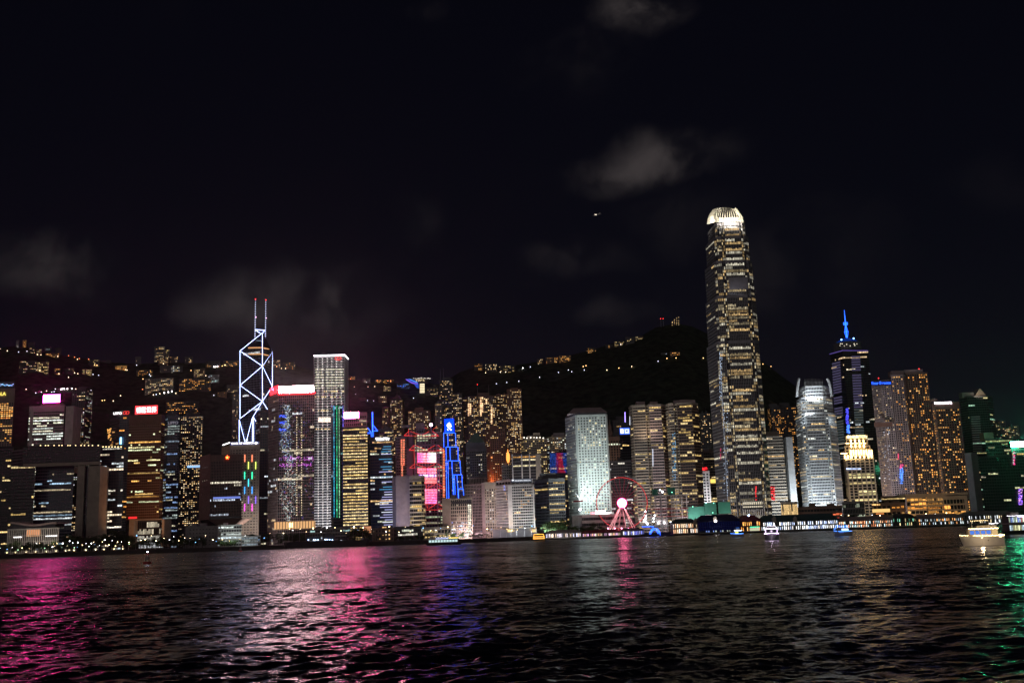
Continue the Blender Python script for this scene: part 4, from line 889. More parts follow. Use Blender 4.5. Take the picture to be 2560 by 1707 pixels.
b = building('office_block', 'white-piered office block with amber floors behind the white hotel'); block(b, [(1281, 0), (1352, 0)], 1480, 1136, None, S(fh=4.2, bw=3, band=.4, pier=.04, wall='darkgrey', lit=.15, hot=.35, hotp=.6, pal=[(1, .7, .3), (1, .5, .15), (1, .85, .5)], em=.75, top=2), 26)
for x in (1281, 1304.5, 1324): panel(b, 'white_pier', x, 1135, x + 3, 1260, 1478, 'white', 1.5)
panel(b, 'blank_wall', 1341, 1135, 1353.5, 1260, 1478, 'cream', 20)
flood(1315, 1170, 1480, 1315, 1230, 1440, (1, .9, .9), 9000, 30, 5)
b = building('apartment_block', 'lit apartment block tucked behind the left edge of the round-windowed tower'); block(b, [(1367, 10), (1376, 0), (1420, 0)], 1640, 1092, None, S(**{**RES, 'wall': 'cream', 'lit': .42, 'pal': 'mix'}), 24); roof_box(b, 1384, 1081, 1412, 1093, 1642, 'grey')
b = building('screen_building', 'building with a blue and red light screen left of the round-windowed tower'); block(b, [(1374, 0), (1422, 0)], 1520, 1131, None, S(wall='dark', glass='glass_blue', lit=.2, hot=.25, hotp=.6, pal='gold', em=.7, band=.3, pier=.1), 20)
m = MB()
for i in range(14):
    for j in range(20):
        x, y = 1376 + i * 3.0, 1133 + j * 2.5; p = W(x, y, 1518.5); d_ = abs(i - 7.2 - .06 * j); c = (.75, .03, .10) if d_ < 1.6 + (.12 * j if i > 7 else 0) else ((.35, .05, .3) if d_ < 3 else (.03, .10, .55)); e = R.uniform(.15, .6); m.box(p.x - .8, p.x + .8, 1518, 1518.5, p.z - .6, p.z + .6, tuple(q_ * e for q_ in c))
m.build('light_screen', 'lit', b, 'stuff', True)
b = building('office_block', 'squat dark office block with amber floors left of the round-windowed tower')
block(b, [(1337, 24), (1371, 0), (1411, 0)], 1330, 1197, None, S(fh=3.8, bw=3.1, band=.36, pier=.14, wall='darkgrey', lit=.05, hot=.28, hotp=.75, pal='gold', em=.95, top=4), 20); roof_box(b, 1350, 1182, 1390, 1198, 1340, 'darkgrey', 14)
# ------------------------------------------------------------------ buildings, right half
# white tower with round windows
b = building('round_window_tower', 'white floodlit tower pierced by rows of round windows under a flat hipped roof', 'office tower')
DJ = 1330
cs = [(1412, 40), (1437, 2), (1442, 0), (1514, 0), (1518, 3)]
ring, vis = ring_of(cs, DJ, 1038, 20); z1 = W(1475, 1036, DJ).z
m = MB(); m.prism(ring, 4, z1); m.build('white_wall', mat('jardine', (.70, .76, .74), .5, 0, .3, .05), b); ext(b, 1412, 1518, DJ)
def disc(c, ux, uy, n, r, m, col, k=10):
    m.poly([(c[0] + ux * r * math.cos(t) + n[0] * .12, c[1] + uy * r * math.cos(t) + n[1] * .12, c[2] + r * math.sin(t)) for t in [2 * math.pi * q_ / k for q_ in range(k)]], col)
md, ml = MB(), MB(); nlit = 0
for fi, (A, B) in enumerate(vis):
    w = math.hypot(B[0] - A[0], B[1] - A[1])
    if w < 9: continue
    ux, uy = (B[0] - A[0]) / w, (B[1] - A[1]) / w; n = (uy, -ux); nb = 10 if fi == 2 else max(3, int(w / 4.1)); 
    for i in range(43):
        z = z1 - 4.5 - i * 3.55
        if z < 12: break
        for j in range(nb):
            s_ = w * (j + .5) / nb; c = (A[0] + ux * s_, A[1] + uy * s_, z); u = R.random()
            if u < (.24 if fi == 2 else .08) and not (fi == 2 and j in (0,) and R.random() < .5):
                e = R.uniform(.5, 1.3); q_ = R.choice([(1, .88, .6), (1, .95, .8), (.9, 1, .85), (1, .8, .4)]); disc(c, ux, uy, n, .92, ml, tuple(x * e for x in q_))
            else: disc(c, ux, uy, n, .98, md, (1, 1, 1))
md.build('round_windows', 'glass', b, 'stuff'); ml.build('lit_round_windows', 'lit', b, 'stuff', True)
for j in range(11):
    a_ = W(1442 + 7.2 * j, 1040, DJ); m = MB(); m.box(a_.x - .35, a_.x + .35, DJ - .35, DJ, 20, z1 - 1); m.build('wall_rib', 'jardine', b)
cxr = [(p[0], p[1]) for p in ring]
m = MB(); m.prism(cxr, z1 + .05, z1 + 2.2); m.build('roof_slot', 'dark', b)
X0, X1 = W(1412, 1034, DJ).x, W(1517, 1034, DJ).x
m = MB(); m.prism([(X0 + 4, DJ + 1), (X1 + 1, DJ + 1), (X1 + 1, DJ + 55), (X0 + 4, DJ + 55)], z1 + 2.2, z1 + 10, (1, 1, 1), [(X0 + 12, DJ + 9), (X1 - 7, DJ + 9), (X1 - 7, DJ + 47), (X0 + 12, DJ + 47)]); m.build('hipped_roof', 'pinkstone', b)
panel(b, 'floor_groove', 1438, 1154.5, 1521, 1156, DJ - .5, 'darkgrey', .5)
flood(1478, 1150, DJ, 1478, 1281, 1288, (.86, 1, .97), 26000, 45, 8); flood(1478, 1090, DJ, 1478, 1240, 1270, (.86, 1, .97), 52000, 30, 10); flood(1422, 1200, DJ + 20, 1370, 1332, 1262, (.78, .95, .98), 22000, 20, 8)

b = building('post_office', 'long low white building with dark ribbon windows behind the observation wheel'); block(b, [(1440, 0), (1562, 0)], 1285, 1286, None, S(fh=6.2, bw=3, band=.5, pier=.03, wall='white', lit=.05, hot=.0, em=.4, top=3, bd=.7), 30); roof_box(b, 1478, 1279, 1500, 1287, 1288, 'maroon', 8)
panel(b, 'blank_wall', 1432, 1288, 1456, 1345, 1282, 'grey', 20)
b = building('old_office_tower', 'brown stone tower with a turret behind the round-windowed tower'); block(b, [(1518, 0), (1552, 0)], 1600, 1092, None, S(fh=4, bw=4, band=.3, pier=.4, wall='brownstone', lit=.05, hot=0, top=6), 24)
p = W(1526, 1090, 1604); m = MB(); m.lathe((p.x, 1606, p.z - 2), [(4.5, 0), (4.5, 8), (2.8, 12), (2.8, 17), (1, 22), (.2, 28)], 8); m.build('turret', 'brownstone', b); flood(1535, 1130, 1600, 1535, 1180, 1560, (1, .7, .5), 6000, 14, 4)
b = building('hillside_apartment', 'dim stepped apartment block behind the turreted brown tower'); block(b, (1530, 1568), 1900, 1050, None, S(**{**RES, 'wall': 'darkgrey', 'lit': .05}), 20); roof_box(b, 1541, 1040, 1562, 1051, 1902, 'darkgrey')
b = building('sign_tower', 'dark tower with a square blue and white lit sign and a violet light mast'); block(b, [(1549, 0), (1577, 0)], 1500, 1087, None, S(wall='dark', lit=.05, hot=.2, hotp=.7, pal='gold', em=.8, band=.3, pier=.06), 20)
sq_ = sign(b, 'blue_sign', 1549.5, 1069, 1574, 1085.5, 1498, emis('sign_sq', (.05, .16, .95), 1.3), 6); panel(sq_, 'sign_mark', 1551.5, 1072, 1558.5, 1083, 1497.4, 'sign_white', .3); panel(sq_, 'sign_mark', 1561.5, 1072, 1573, 1083, 1497.4, emis('markblue', (.55, .65, 1), 1.8), .3); panel(sq_, 'mark_gap', 1553.5, 1075.5, 1556.8, 1077.5, 1497, 'navy', .2); panel(sq_, 'mark_gap', 1565, 1075, 1569, 1078, 1497, 'navy', .2)
tubepx(b, 'light_mast', [(1562.5, 1030, 1502), (1563, 1055, 1502)], .6, emis('violet_tube', (.30, .22, 1), 4)); panel(b, 'mast_house', 1554, 1056, 1572, 1069, 1502, 'dark', 8)
b = building('office_block', 'dark low office block between the round-windowed tower and the banded twin towers'); block(b, [(1522, 0), (1578, 0)], 1440, 1152, None, S(wall='darkgrey', lit=.1, hot=.12, hotp=.7, pal='white', em=.6, band=.35, pier=.12, run=.5), 20)

# banded twin towers
def banded(label, cs, yt, D, sts, roofs):
    b = building('banded_tower', label); block(b, cs, D, yt, None, sts[0], 24, sts=sts)
    for r_ in roofs: roof_box(b, *r_, D + 2, 'pinkstone', 14)
    return b
bn = S(fh=3.9, bw=3.1, band=.46, pier=.03, bd=.9, wall='pinkstone', lit=.15, hot=.18, hotp=.6, pal='gold', em=.75, top=3, run=.7)
bn2 = {**bn, 'lit': .1, 'hot': .12, 'wall': 'beige'}; bnd = {**bn, 'wall': 'brownstone', 'band': .3, 'lit': .25, 'em': .7}
b = banded('left of the two banded office towers beside the tallest skyscraper', [(1573, 14), (1581, 2), (1612, 0), (1616, 5), (1622, 0), (1652, 0), (1663, 12)], 1012, 1400, [bn2, bn2, None, None, bn, bnd], [(1592, 1003, 1613, 1012), (1626, 1003, 1645, 1012)])
flood(1600, 1180, 1400, 1590, 1300, 1330, (1, .86, .8), 30000, 30, 8)
tubepx(b, 'light_line', [(1574.5, 1040, 1412), (1574.5, 1062, 1412)], .45, emis('line_w', (.8, .85, 1), 1.2)); tubepx(b, 'light_line', [(1632, 1122, 1396.5), (1632.5, 1165, 1396.5)], .5, MATS['line_w'])
b = banded('right of the two banded office towers with a blue reflection down its corner', [(1664, 12), (1671, 2), (1683, 0), (1686, 3), (1692, 0), (1728, 0), (1744, 14)], 1008, 1396, [bn2, bn2, bn2, None, bnd, bnd], [(1700, 998, 1722, 1006)])
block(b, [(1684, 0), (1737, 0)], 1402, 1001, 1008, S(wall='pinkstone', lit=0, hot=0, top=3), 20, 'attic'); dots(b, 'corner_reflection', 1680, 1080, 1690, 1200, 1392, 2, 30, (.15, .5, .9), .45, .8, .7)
flood(1690, 1190, 1396, 1680, 1300, 1330, (.95, .9, .9), 18000, 25, 8)
flood(1620, 1040, 1400, 1620, 1090, 1385, (1, .75, .55), 5000, 20, 4)
b = building('apartment_tower', 'dark apartment tower between the banded towers and the tallest skyscraper'); block(b, (1744, 1775), 1850, 1033, None, S(**{**RES, 'wall': 'darkgrey', 'lit': .25}), 24)
b = building('office_block', 'brown block with a yellow window panel left of the tallest skyscraper'); block(b, [(1758, 0), (1790, 0)], 1560, 1128, None, S(wall='brownstone', lit=.1, hot=.25, hotp=.7, pal='gold', em=.7, band=.4, pier=.1), 20); roof_box(b, 1762, 1120, 1774, 1129, 1562, 'grey'); panel(b, 'yellow_panel', 1776, 1197, 1789, 1207, 1558, emis('ypanel', (1, .72, .15), 1.3), .5)
b = building('bank_building', 'small white building under two red sign characters'); block(b, [(1754, 0), (1773, 0)], 1470, 1178, None, S(fh=4.2, bw=4.5, band=.45, pier=.35, wall='white', lit=.0, hot=0, top=3), 20); text(b, 'sign_letters', '永隆', 1761, 1171.5, 1468.4, 16, 'sign_red', 8, bold=.03); flood(1766, 1225, 1470, 1768, 1262, 1440, (1, .95, 1), 16000, 8, 4)

# the tallest tower
b = building('crowned_skyscraper', 'tallest skyscraper with fluted dark shaft and glowing white crown of claws', 'skyscraper')
DI = 1335
ifc = S(fh=4.3, bw=2.3, band=.10, pier=.20, bd=.25, pd=.55, wall='fin', pwall='fin', glass='glass', lit=.24, hot=.55, hotp=.85, pal=[(1, .76, .40), (1, .82, .5), (1, .66, .28), (1, .92, .7)], em=.42, run=.84, top=3.5, vary=.8)
side = {**ifc, 'bw': 4.2, 'pier': .05, 'band': .42, 'lit': .10, 'hot': .12, 'hotp': .5, 'em': .6}
TIER = [(852, None, [(1766, 52), (1791, 8), (1797, 2), (1812, 0), (1816, 2.2), (1821, 0), (1876, 0), (1881, 2.4), (1886, 1), (1896, 8)]),
        (738, 852, [(1763, 52), (1787, 9), (1793, 3), (1808, 1), (1812, 3.2), (1817, 1), (1868, 1), (1873, 3.4), (1878, 2), (1888, 10)]),
        (650, 738, [(1761, 52), (1785, 10), (1791, 5), (1804, 3), (1808, 5), (1813, 3), (1860, 3), (1865, 5), (1870, 4), (1879, 12)]),
        (588, 650, [(1763, 52), (1785, 12), (1791, 7), (1802, 5), (1806, 7), (1811, 5), (1852, 5), (1857, 7), (1861, 6), (1869, 14)]),
        (553, 588, [(1768, 52), (1786, 15), (1792, 10), (1801, 8), (1805, 10), (1810, 8), (1846, 8), (1850, 10), (1853, 9), (1860, 16)])]
for k, (yt, yb, cs) in enumerate(TIER):
    z0_ = W(1830, yb, DI).z if yb else None
    block(b, cs, DI, yt, yb, {**ifc, 'hot': .6 if k in (0, 4) else .5}, 14, 'shaft_tier', sts=[side] + [ifc] * 8)
panel(b, 'louvre_panel', 1823, 693, 1870, 723, DI + 2, 'fin', 1.0); flood(1846, 705, DI, 1846, 726, DI - 8, (.95, .93, 1), 500, 24, 1)
panel(b, 'podium_windows', 1857, 1254, 1907, 1272, DI - .8, emis('pod_cream', (1, .88, .62), .8), .4); [panel(b, 'podium_column', 1857 + k * 5.3, 1250, 1859.2 + k * 5.3, 1296, DI - 1.6, 'white', .8) for k in range(11)]
panel(b, 'podium_band', 1857, 1260.5, 1908, 1264, DI - 1.9, 'dark', .2); panel(b, 'podium_band', 1857, 1268, 1908, 1272.5, DI - 1.9, 'dark', .2)
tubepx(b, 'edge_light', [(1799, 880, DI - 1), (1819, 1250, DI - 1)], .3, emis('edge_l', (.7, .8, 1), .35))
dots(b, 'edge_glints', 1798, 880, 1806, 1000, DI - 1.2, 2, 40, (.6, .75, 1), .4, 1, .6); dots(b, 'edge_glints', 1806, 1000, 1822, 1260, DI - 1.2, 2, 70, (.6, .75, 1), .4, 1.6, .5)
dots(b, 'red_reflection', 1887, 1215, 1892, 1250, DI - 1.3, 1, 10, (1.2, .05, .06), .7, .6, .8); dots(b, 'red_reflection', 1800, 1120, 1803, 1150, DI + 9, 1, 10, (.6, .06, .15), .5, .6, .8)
flood(1790, 1150, DI + 20, 1740, 1300, 1270, (1, .82, .88), 19000, 20, 8); flood(1850, 1190, DI, 1850, 1310, 1265, (1, .94, .9), 16000, 30, 6)
# crown: curved claws
emis('crown_glow', (1, .86, .58), 2.4)
zc0, zc1 = W(1812, 556, DI).z, W(1812, 519, DI).z
mat('crown_white', (.80, .76, .66), .5)
def claw(pts, w_, parent, mtl, name='claw'):
    m = MB()
    for (a_, c_) in zip(pts, pts[1:]):
        a_, c_ = Vector(a_), Vector(c_)
        m.tube(a_, c_, w_, w_ * .92, 6)
    m.build(name, mtl, parent)
Xc = W(1812, 540, DI + 22).x; 
for k in range(11):
    u = k / 10; xb_ = 1793 + u * 64; xt = 1803 + u * 35; yt_ = 518.5 + 6 * (u ** 3) if k > 0 else 524
    pts = []
    for s_ in [i / 6 for i in range(7)]:
        x = xb_ + (xt - xb_) * (s_ ** 1.9); y = 556 + (yt_ - 556) * (1 - (1 - s_) ** 1.35); pts.append(W(x, y, DI + 9 + 12 * s_ ** 2))
    claw(pts, .55, b, 'crown_white')
for k in range(8):
    u = k / 7; pts = []
    for s_ in [i / 6 for i in range(7)]:
        x = 1769 + u * 20 + (20 - u * 8) * s_ ** 1.8; y = 561 - u * 6 + (522 - 561 + u * 3) * (1 - (1 - s_) ** 1.4); pts.append(W(x, y, DI + 46 - 34 * u - 6 * s_))
    claw(pts, .95, b, 'crown_white')
for k in range(4):
    u = k / 3; pts = [W(1851 + u * 8 - (14 + 4 * u) * s_ ** 1.9, 553 + 6 * u - (33 - 8 * u) * (1 - (1 - s_) ** 1.35), DI + 12 + 10 * u) for s_ in [i / 6 for i in range(7)]]; claw(pts, .9, b, 'crown_white')
m = MB(); a_, c_ = W(1786, 556, DI + 24), W(1852, 556, DI + 24); m.prism([(a_.x, DI + 22), (c_.x, DI + 22), (c_.x, DI + 46), (a_.x, DI + 46)], zc0 - 2, zc0 + 5); m.build('crown_core', 'crown_white', b)
for k in range(3): panel(b, 'crown_ring', 1796, 544 + k * 4, 1858, 546 + k * 4, DI + 9, 'crown_white', 1)
for (x, D_, e) in ((1812, DI + 2, 30000), (1840, DI + 2, 26000), (1776, DI + 28, 15000)):
    p = W(x, 555, D_ - 6); l = bpy.data.lights.new('crown_floodlight', 'AREA'); l.energy = e * .36; l.size = 16; l.size_y = 3; l.shape = 'RECTANGLE'; l.color = (1, .92, .74); o = bpy.data.objects.new('crown_floodlight', l); C.objects.link(o); o.location = p; o.rotation_euler = (W(x + 4, 536, D_ + 14) - p).to_track_quat('-Z', 'Y').to_euler()
p = W(1818, 548, DI + 18); l = bpy.data.lights.new('crown_lamp', 'POINT'); l.energy = 36000; l.shadow_soft_size = 4; l.color = (1, .92, .74); o = bpy.data.objects.new('crown_lamp', l); C.objects.link(o); o.location = p

b = building('banded_office_block', 'white banded office block right of the tallest skyscraper with red-lit windows'); block(b, [(1910, 0), (1957, 0)], 1420, 1092, None, S(fh=4.1, bw=3, band=.46, pier=.02, wall='beige', lit=.05, hot=.12, hotp=.4, pal='warm', em=.6, bd=.9, top=1), 30); roof_box(b, 1912, 1078, 1951, 1093, 1421, 'beige', 20, 'roof_storey')
dots(b, 'red_windows', 1921, 1215, 1937, 1251, 1417.8, 4, 7, (1.2, .05, .06), 1.3, .5, .85, szz=.7); flood(1935, 1190, 1420, 1935, 1300, 1360, (1, .85, .75), 16000, 20, 5)
b = building('apartment_tower', 'dark apartment towers with gold windows behind the white banded block'); block(b, (1918, 1990), 1950, 1018, None, S(**{**RES, 'wall': 'darkgrey', 'lit': .28, 'pal': 'orange'}), 26); roof_box(b, 1925, 1008, 1945, 1019, 1952, 'darkgrey'); roof_box(b, 1950, 1006, 1975, 1019, 1952, 'darkgrey')
b = building('scaffolded_block', 'dim block under dark green netting behind the white banded block'); block(b, [(1956, 0), (1986, 0)], 1600, 1175, None, S(wall='greennet', lit=.03, hot=0, band=.4, pier=.1), 20)

# smaller sibling of the tallest tower
b = building('floodlit_skyscraper', 'white floodlit tower with curved shoulders left of the blue-spired skyscraper', 'skyscraper')
D1 = 1420
w1 = S(fh=4.0, bw=2.2, band=.40, pier=.16, bd=.45, pd=.5, wall='alu', glass='glass', lit=.06, hot=.22, hotp=.8, pal=[(1, .82, .5), (1, .65, .25), (.95, 1, .9)], em=.8, run=.74, top=2)
block(b, [(1988, 40), (2004, 6), (2010, 4), (2014, 0), (2060, 0), (2064, 3), (2070, 2), (2088, 22)], D1, 1032, None, w1, 14, 'shaft_tier')
block(b, [(1991, 40), (2003, 9), (2013, 3), (2057, 3), (2064, 6), (2079, 24)], D1, 992, 1032, {**w1, 'hot': .5}, 14, 'shaft_tier')
block(b, [(1996, 40), (2006, 12), (2013, 6), (2056, 6), (2062, 9), (2072, 24)], D1, 964, 992, {**w1, 'lit': .04, 'hot': .1}, 14, 'shaft_tier')
for k in range(14):
    x = 2011 + k * 3.4; pts = [W(x, 964, D1 + 8), W(x + .2, 955, D1 + 9), W(x + .6, 946 + .3 * abs(k - 6), D1 + 13)]; claw(pts, .45, b, 'alu', 'crown_fin')
for s_ in (0, 1):
    pts = [W(1992 + 6 * t ** 1.6 if s_ == 0 else 2079 - 12 * t ** 1.6, 992 - 46 * (1 - (1 - t) ** 1.4), D1 + 10) for t in [i / 6 for i in range(7)]]; claw(pts, 2.0, b, 'alu', 'shoulder')
panel(b, 'curved_slab', 1975, 1092, 1991, 1345, D1 - 6, 'alu', 40)
flood(2050, 1210, D1, 2050, 1300, D1 - 45, (.86, .95, 1), 105000, 36, 4); flood(2036, 978, D1, 2036, 993, D1 - 7, (.9, .97, 1), 12000, 24, 1.5); flood(1998, 1000, D1 + 14, 1993, 1010, D1 - 2, (.8, .92, 1), 3000, 8, 1.5)
flood(2025, 1022, D1, 2025, 1034, D1 - 6, (.92, .97, 1), 2600, 18, 1.2); flood(2006, 1045, D1, 2004, 1056, D1 - 5, (.85, .95, 1), 1800, 8, 1.2); flood(2082, 1045, D1 + 14, 2086, 1054, D1 - 2, (.85, .95, 1), 1800, 8, 1.2); flood(1984, 1200, D1, 1960, 1290, D1 - 40, (.8, .95, 1), 26000, 14, 5)

b = building('spired_skyscraper', 'dark skyscraper with purple bands and a glowing blue spire', 'skyscraper')
D2 = 1720
ct = S(fh=4.1, bw=3.0, band=.3, pier=.05, wall='dark', glass='glass', lit=.05, hot=.12, hotp=.5, pal=[(1, .85, .6), (.85, .95, 1), (1, .7, .4)], em=.75, run=.65, top=2)
block(b, [(2075, 34), (2107, 0), (2170, 0)], D2, 877, None, ct, 20)
emis('purple_band', (.42, .36, .72), .13); emis('grey_band', (.45, .55, .55), .10)
def zband(x0_, x1_, y0_, y1_, D, tilt):
    y = y0_; k = 0
    while y < y1_:
        if R.random() < .87: 
            a_, c_ = W(x0_ + (y - y0_) * .052, y + tilt, D[0]), W(x1_ + (y - y0_) * .052, y, D[1]); m = MB(); h_ = 1.35
            nn = ((c_.y - a_.y), -(c_.x - a_.x)); l_ = math.hypot(*nn); m.obox((a_.x, a_.y), (c_.x, c_.y), (nn[0] / l_, nn[1] / l_), .2, .9, a_.z - h_, a_.z + h_); m.build('light_band', 'purple_band' if k < 20 else 'grey_band', b)
        y += 6.6; k += 1
zband(2081, 2101, 908, 1150, (D2 + 27, D2 + 6), 2); zband(2128, 2150, 892, 1100, (D2 - .5, D2 - .5), 0)
tubepx(b, 'cornice_light', [(2074, 885, D2 + 33), (2107, 876, D2 - 1), (2170, 876.5, D2 - 1)], .5, emis('cornice', (.28, .18, .8), .5))
p = W(2120, 872, D2 + 20); m = MB(); m.lathe((p.x, D2 + 22, p.z), [(24, -4), (24, 9), (21, 9.2), (20, 11)], 8); m.build('drum', 'darkgrey', b)
dots(b, 'drum_windows', 2098, 858, 2144, 866, D2 - 1, 9, 2, (1, .9, .7), .7, 1, .5)
m = MB(); m.lathe((p.x, D2 + 22, p.z + 11), [(19, 0), (14, 4), (6, 7), (2, 9)], 12); m.build('blue_dome', emis('dome_blue', (.01, .06, .5), .35), b)
sx = 2117.5; zb_ = W(sx, 848, D2 + 20).z; px_ = W(sx, 848, D2 + 20).x; k_ = mpp(D2 + 20); SB = emis('spire_blue', (.018, .11, 1), 4.2)
m = MB(); m.lathe((px_, D2 + 20, zb_), [(1.4, 0), (1.1, 14 * k_ * 1.2), (.9, 40 * k_), (.7, 55 * k_), (.3, 76 * k_)], 8); m.build('spire', SB, b)
for (h_, r_) in ((20, 3.4), (38, 3.6), (42, 3.6)):
    m = MB(); m.lathe((px_, D2 + 20, zb_ + h_ * k_), [(.5, -.6), (r_, -.4), (r_, .4), (.5, .6)], 10); m.build('spire_ring', SB, b)
for (dx, h0, h1, w_) in ((-3.2, 20, 2, .35), (3.2, 20, 2, .35), (-2.6, 22, 36, .3), (2.6, 22, 36, .3), (-3.4, 38, 44, .4), (3.4, 38, 44, .4)):
    m = MB(); m.tube((px_ + dx, D2 + 20, zb_ + h0 * k_), (px_ + dx * (.25 if h1 < 38 else 1), D2 + 20, zb_ + h1 * k_), w_, w_, 5); m.build('spire_strut', SB, b)
for (x, y) in ((2103.5, 849), (2134, 846)):
    q_ = W(x, y, D2 + 10); m = MB(); m.ball(q_, 1.5, 6); m.build('roof_lamp', emis('lamp_blue', (.2, .5, 1), 6), b)
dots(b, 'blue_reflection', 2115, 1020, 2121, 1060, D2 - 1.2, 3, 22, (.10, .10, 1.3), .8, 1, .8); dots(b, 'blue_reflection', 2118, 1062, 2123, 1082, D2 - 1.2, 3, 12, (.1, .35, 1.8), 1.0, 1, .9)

b = building('golden_tower', 'stone tower with gold-lit stepped top and gold roof characters', 'office tower')
D3 = 1560
gt = S(fh=4.3, bw=7.0, band=.26, pier=.24, bd=.7, pd=1.1, wall='cream', glass='glass', lit=.15, hot=.25, hotp=.9, pal=[(1, .85, .4), (1, .78, .35)], em=.85, run=.7, top=2)
block(b, [(2109, 16), (2114, 0), (2183, 0)], D3, 1138, None, gt, 26)
block(b, [(2111, 0), (2175, 0)], D3 + 5, 1114, 1138, {**gt, 'lit': 0, 'hot': 0}, 20, 'step_block'); block(b, [(2113, 0), (2168, 0)], D3 + 9, 1090, 1114, {**gt, 'lit': 0, 'hot': 0}, 14, 'step_block')
text(b, 'sign_letters', '中國農業銀行', 2146, 1091.5, D3 + 6, 44, 'sign_warm', 8.5, bold=.05); p = W(2121, 1092, D3 + 6); m = MB(); m.lathe((p.x, D3 + 6, p.z), [(.1, -2.6), (2.2, -1.8), (2.6, 0), (2.2, 1.8), (.1, 2.6)], 12); m.build('sign_emblem', 'sign_warm', b)
for (y, xa, n_, dx, dd, hh) in ((1101, 2127, 4, 10.5, 7.5, 4), (1108, 2119, 5, 10.5, 7.5, .9), (1114, 2128, 4, 10.5, 3, 5), (1130, 2127, 9, 6.5, 3, 9), (1141, 2112, 2, 8, -2, 5), (1141, 2129, 5, 10.5, -2, 3.6), (1138, 2171, 2, 7.5, -2, 6), (1133, 2106, 2, 8, -2, 1.2), (1132, 2176, 1, 8, -2, 1.2)):
    for i in range(n_):
        x = xa + i * dx; q_ = W(x, y, D3 + dd); m = MB(); w_ = .9 if hh > 2 else 2.4; m.box(q_.x - w_, q_.x + w_, D3 + dd - .4, D3 + dd, q_.z - hh * .6, q_.z + hh * .4); m.build('gold_uplight', 'gold_light', b)
dots(b, 'blue_screen', 2116, 1170, 2152, 1173, D3 - 1.4, 12, 1, (.7, .85, 1.3), 1.1); flood(2145, 1125, D3, 2145, 1146, D3 - 10, (1, .68, .3), 7000, 36, 2); flood(2148, 1200, D3, 2148, 1290, D3 - 60, (1, .72, .42), 16000, 30, 4)

hp = dict(RES, fh=3.3, bw=3.3, band=.4, pier=.42, pal='orange', em=1.05, lit=.25, top=2)
b = building('residence_tower', 'huge stepped residence tower with blue roof letters and gold windows', 'apartment tower')
D4 = 1490
block(b, [(2178, 26), (2202, 4), (2226, 0)], D4, 951, None, S(**{**hp, 'wall': 'pinkstone', 'lit': .2, 'pal': 'warm', 'em': .7}), 30, 'left_wing')
block(b, [(2226.3, -3), (2257, -3), (2262, 2)], D4, 938, None, S(**{**hp, 'wall': 'pinkstone', 'lit': .22}), 30, 'middle_wing')
block(b, [(2262.3, 2), (2318, 2)], D4, 932, None, S(**{**hp, 'wall': 'brownstone', 'lit': .3, 'band': .3}), 30, 'right_wing')
for (x0_, y0_, x1_, y1_) in ((2232, 926, 2262, 938), (2264, 923, 2309, 932)): roof_box(b, x0_, y0_, x1_, y1_, D4, 'pinkstone', 16)
sb_ = panel(b, 'sign_board', 2178, 952, 2228, 963, D4 - 3.8, 'dark', .6); text(sb_, 'sign_letters', 'Four Seasons', 2203, 957, D4 - 5, 48, 'deep_blue', 7.5, bold=.05)
mast(b, 2197, 945, 953, D4 + 5, tip='red_lamp'); mast(b, 2298, 922, 926, D4 + 5, tip='red_lamp')
panel(b, 'belt', 2186, 1056, 2231, 1066, D4 - 5, 'redbrick', 1)
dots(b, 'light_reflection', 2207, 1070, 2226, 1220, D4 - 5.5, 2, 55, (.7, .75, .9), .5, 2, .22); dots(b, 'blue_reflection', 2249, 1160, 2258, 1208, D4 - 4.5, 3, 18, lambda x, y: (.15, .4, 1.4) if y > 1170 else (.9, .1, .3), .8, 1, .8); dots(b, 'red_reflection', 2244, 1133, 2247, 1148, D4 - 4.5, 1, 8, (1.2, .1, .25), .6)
flood(2210, 1080, D4, 2200, 1290, D4 - 90, (1, .84, .86), 36000, 30, 10)
b = building('seafront_hotel', 'brown hotel tower full of gold windows with white roof letters', 'hotel'); D5 = 1450
block(b, [(2329, 16), (2337, 0), (2397, 0)], D5, 1006, None, S(**{**hp, 'wall': 'brownstone', 'lit': .42, 'bw': 3.5, 'fh': 3.5, 'top': 10}), 30)
text(b, 'sign_letters', 'FOUR SEASONS HOTEL', 2358, 1007, D5 - 1.5, 44, emis('hotel_sign', (1, .88, 1), 4), 5.5, bold=.04); m = MB(); p = W(2334, 996, D5 + 6); m.lathe((p.x, D5 + 6, p.z), [(5, -4), (5, -1), (.3, 1)], 10); m.build('roof_dish', 'brownstone', b)
b = building('gabled_tower', 'dark tower with a pale gabled roof and green-lit floors'); D6 = 1580
block(b, [(2398, 18), (2418, 0), (2468, 0), (2480, 14)], D6, 990, None, S(fh=3.7, bw=3.3, band=.4, pier=.06, wall='darkgrey', glass='glass_green', lit=.05, hot=.1, hotp=.6, pal=[(1, .85, .4), (.6, 1, .7)], em=.7), 20)
p0, p1 = W(2438, 988, D6 + 3), W(2465, 988, D6 + 3); m = MB(); zz = p0.z; hh = W(2450, 970, D6 + 3).z
m.v += [(p0.x, D6 + 3, zz), (p1.x, D6 + 3, zz), ((p0.x + p1.x) / 2, D6 + 3, hh), (p0.x, D6 + 20, zz), (p1.x, D6 + 20, zz), ((p0.x + p1.x) / 2, D6 + 20, hh)]; m.f += [(0, 1, 2), (3, 5, 4), (1, 4, 5, 2), (0, 2, 5, 3)]; m.c += [(1, 1, 1)] * 4; m.m += [0] * 4; m.build('gable', 'beige', b); roof_box(b, 2408, 980, 2438, 991, D6 + 3, 'grey'); flood(2450, 982, D6, 2450, 990, D6 - 6, (1, .8, .6), 900, 12, 1)
for k in range(16): panel(b, 'green_balcony', 2428 + k * .4, 1040 + k * 5.7, 2450 + k * .4, 1042.4 + k * 5.7, D6 - 2, 'alu', 1.6)
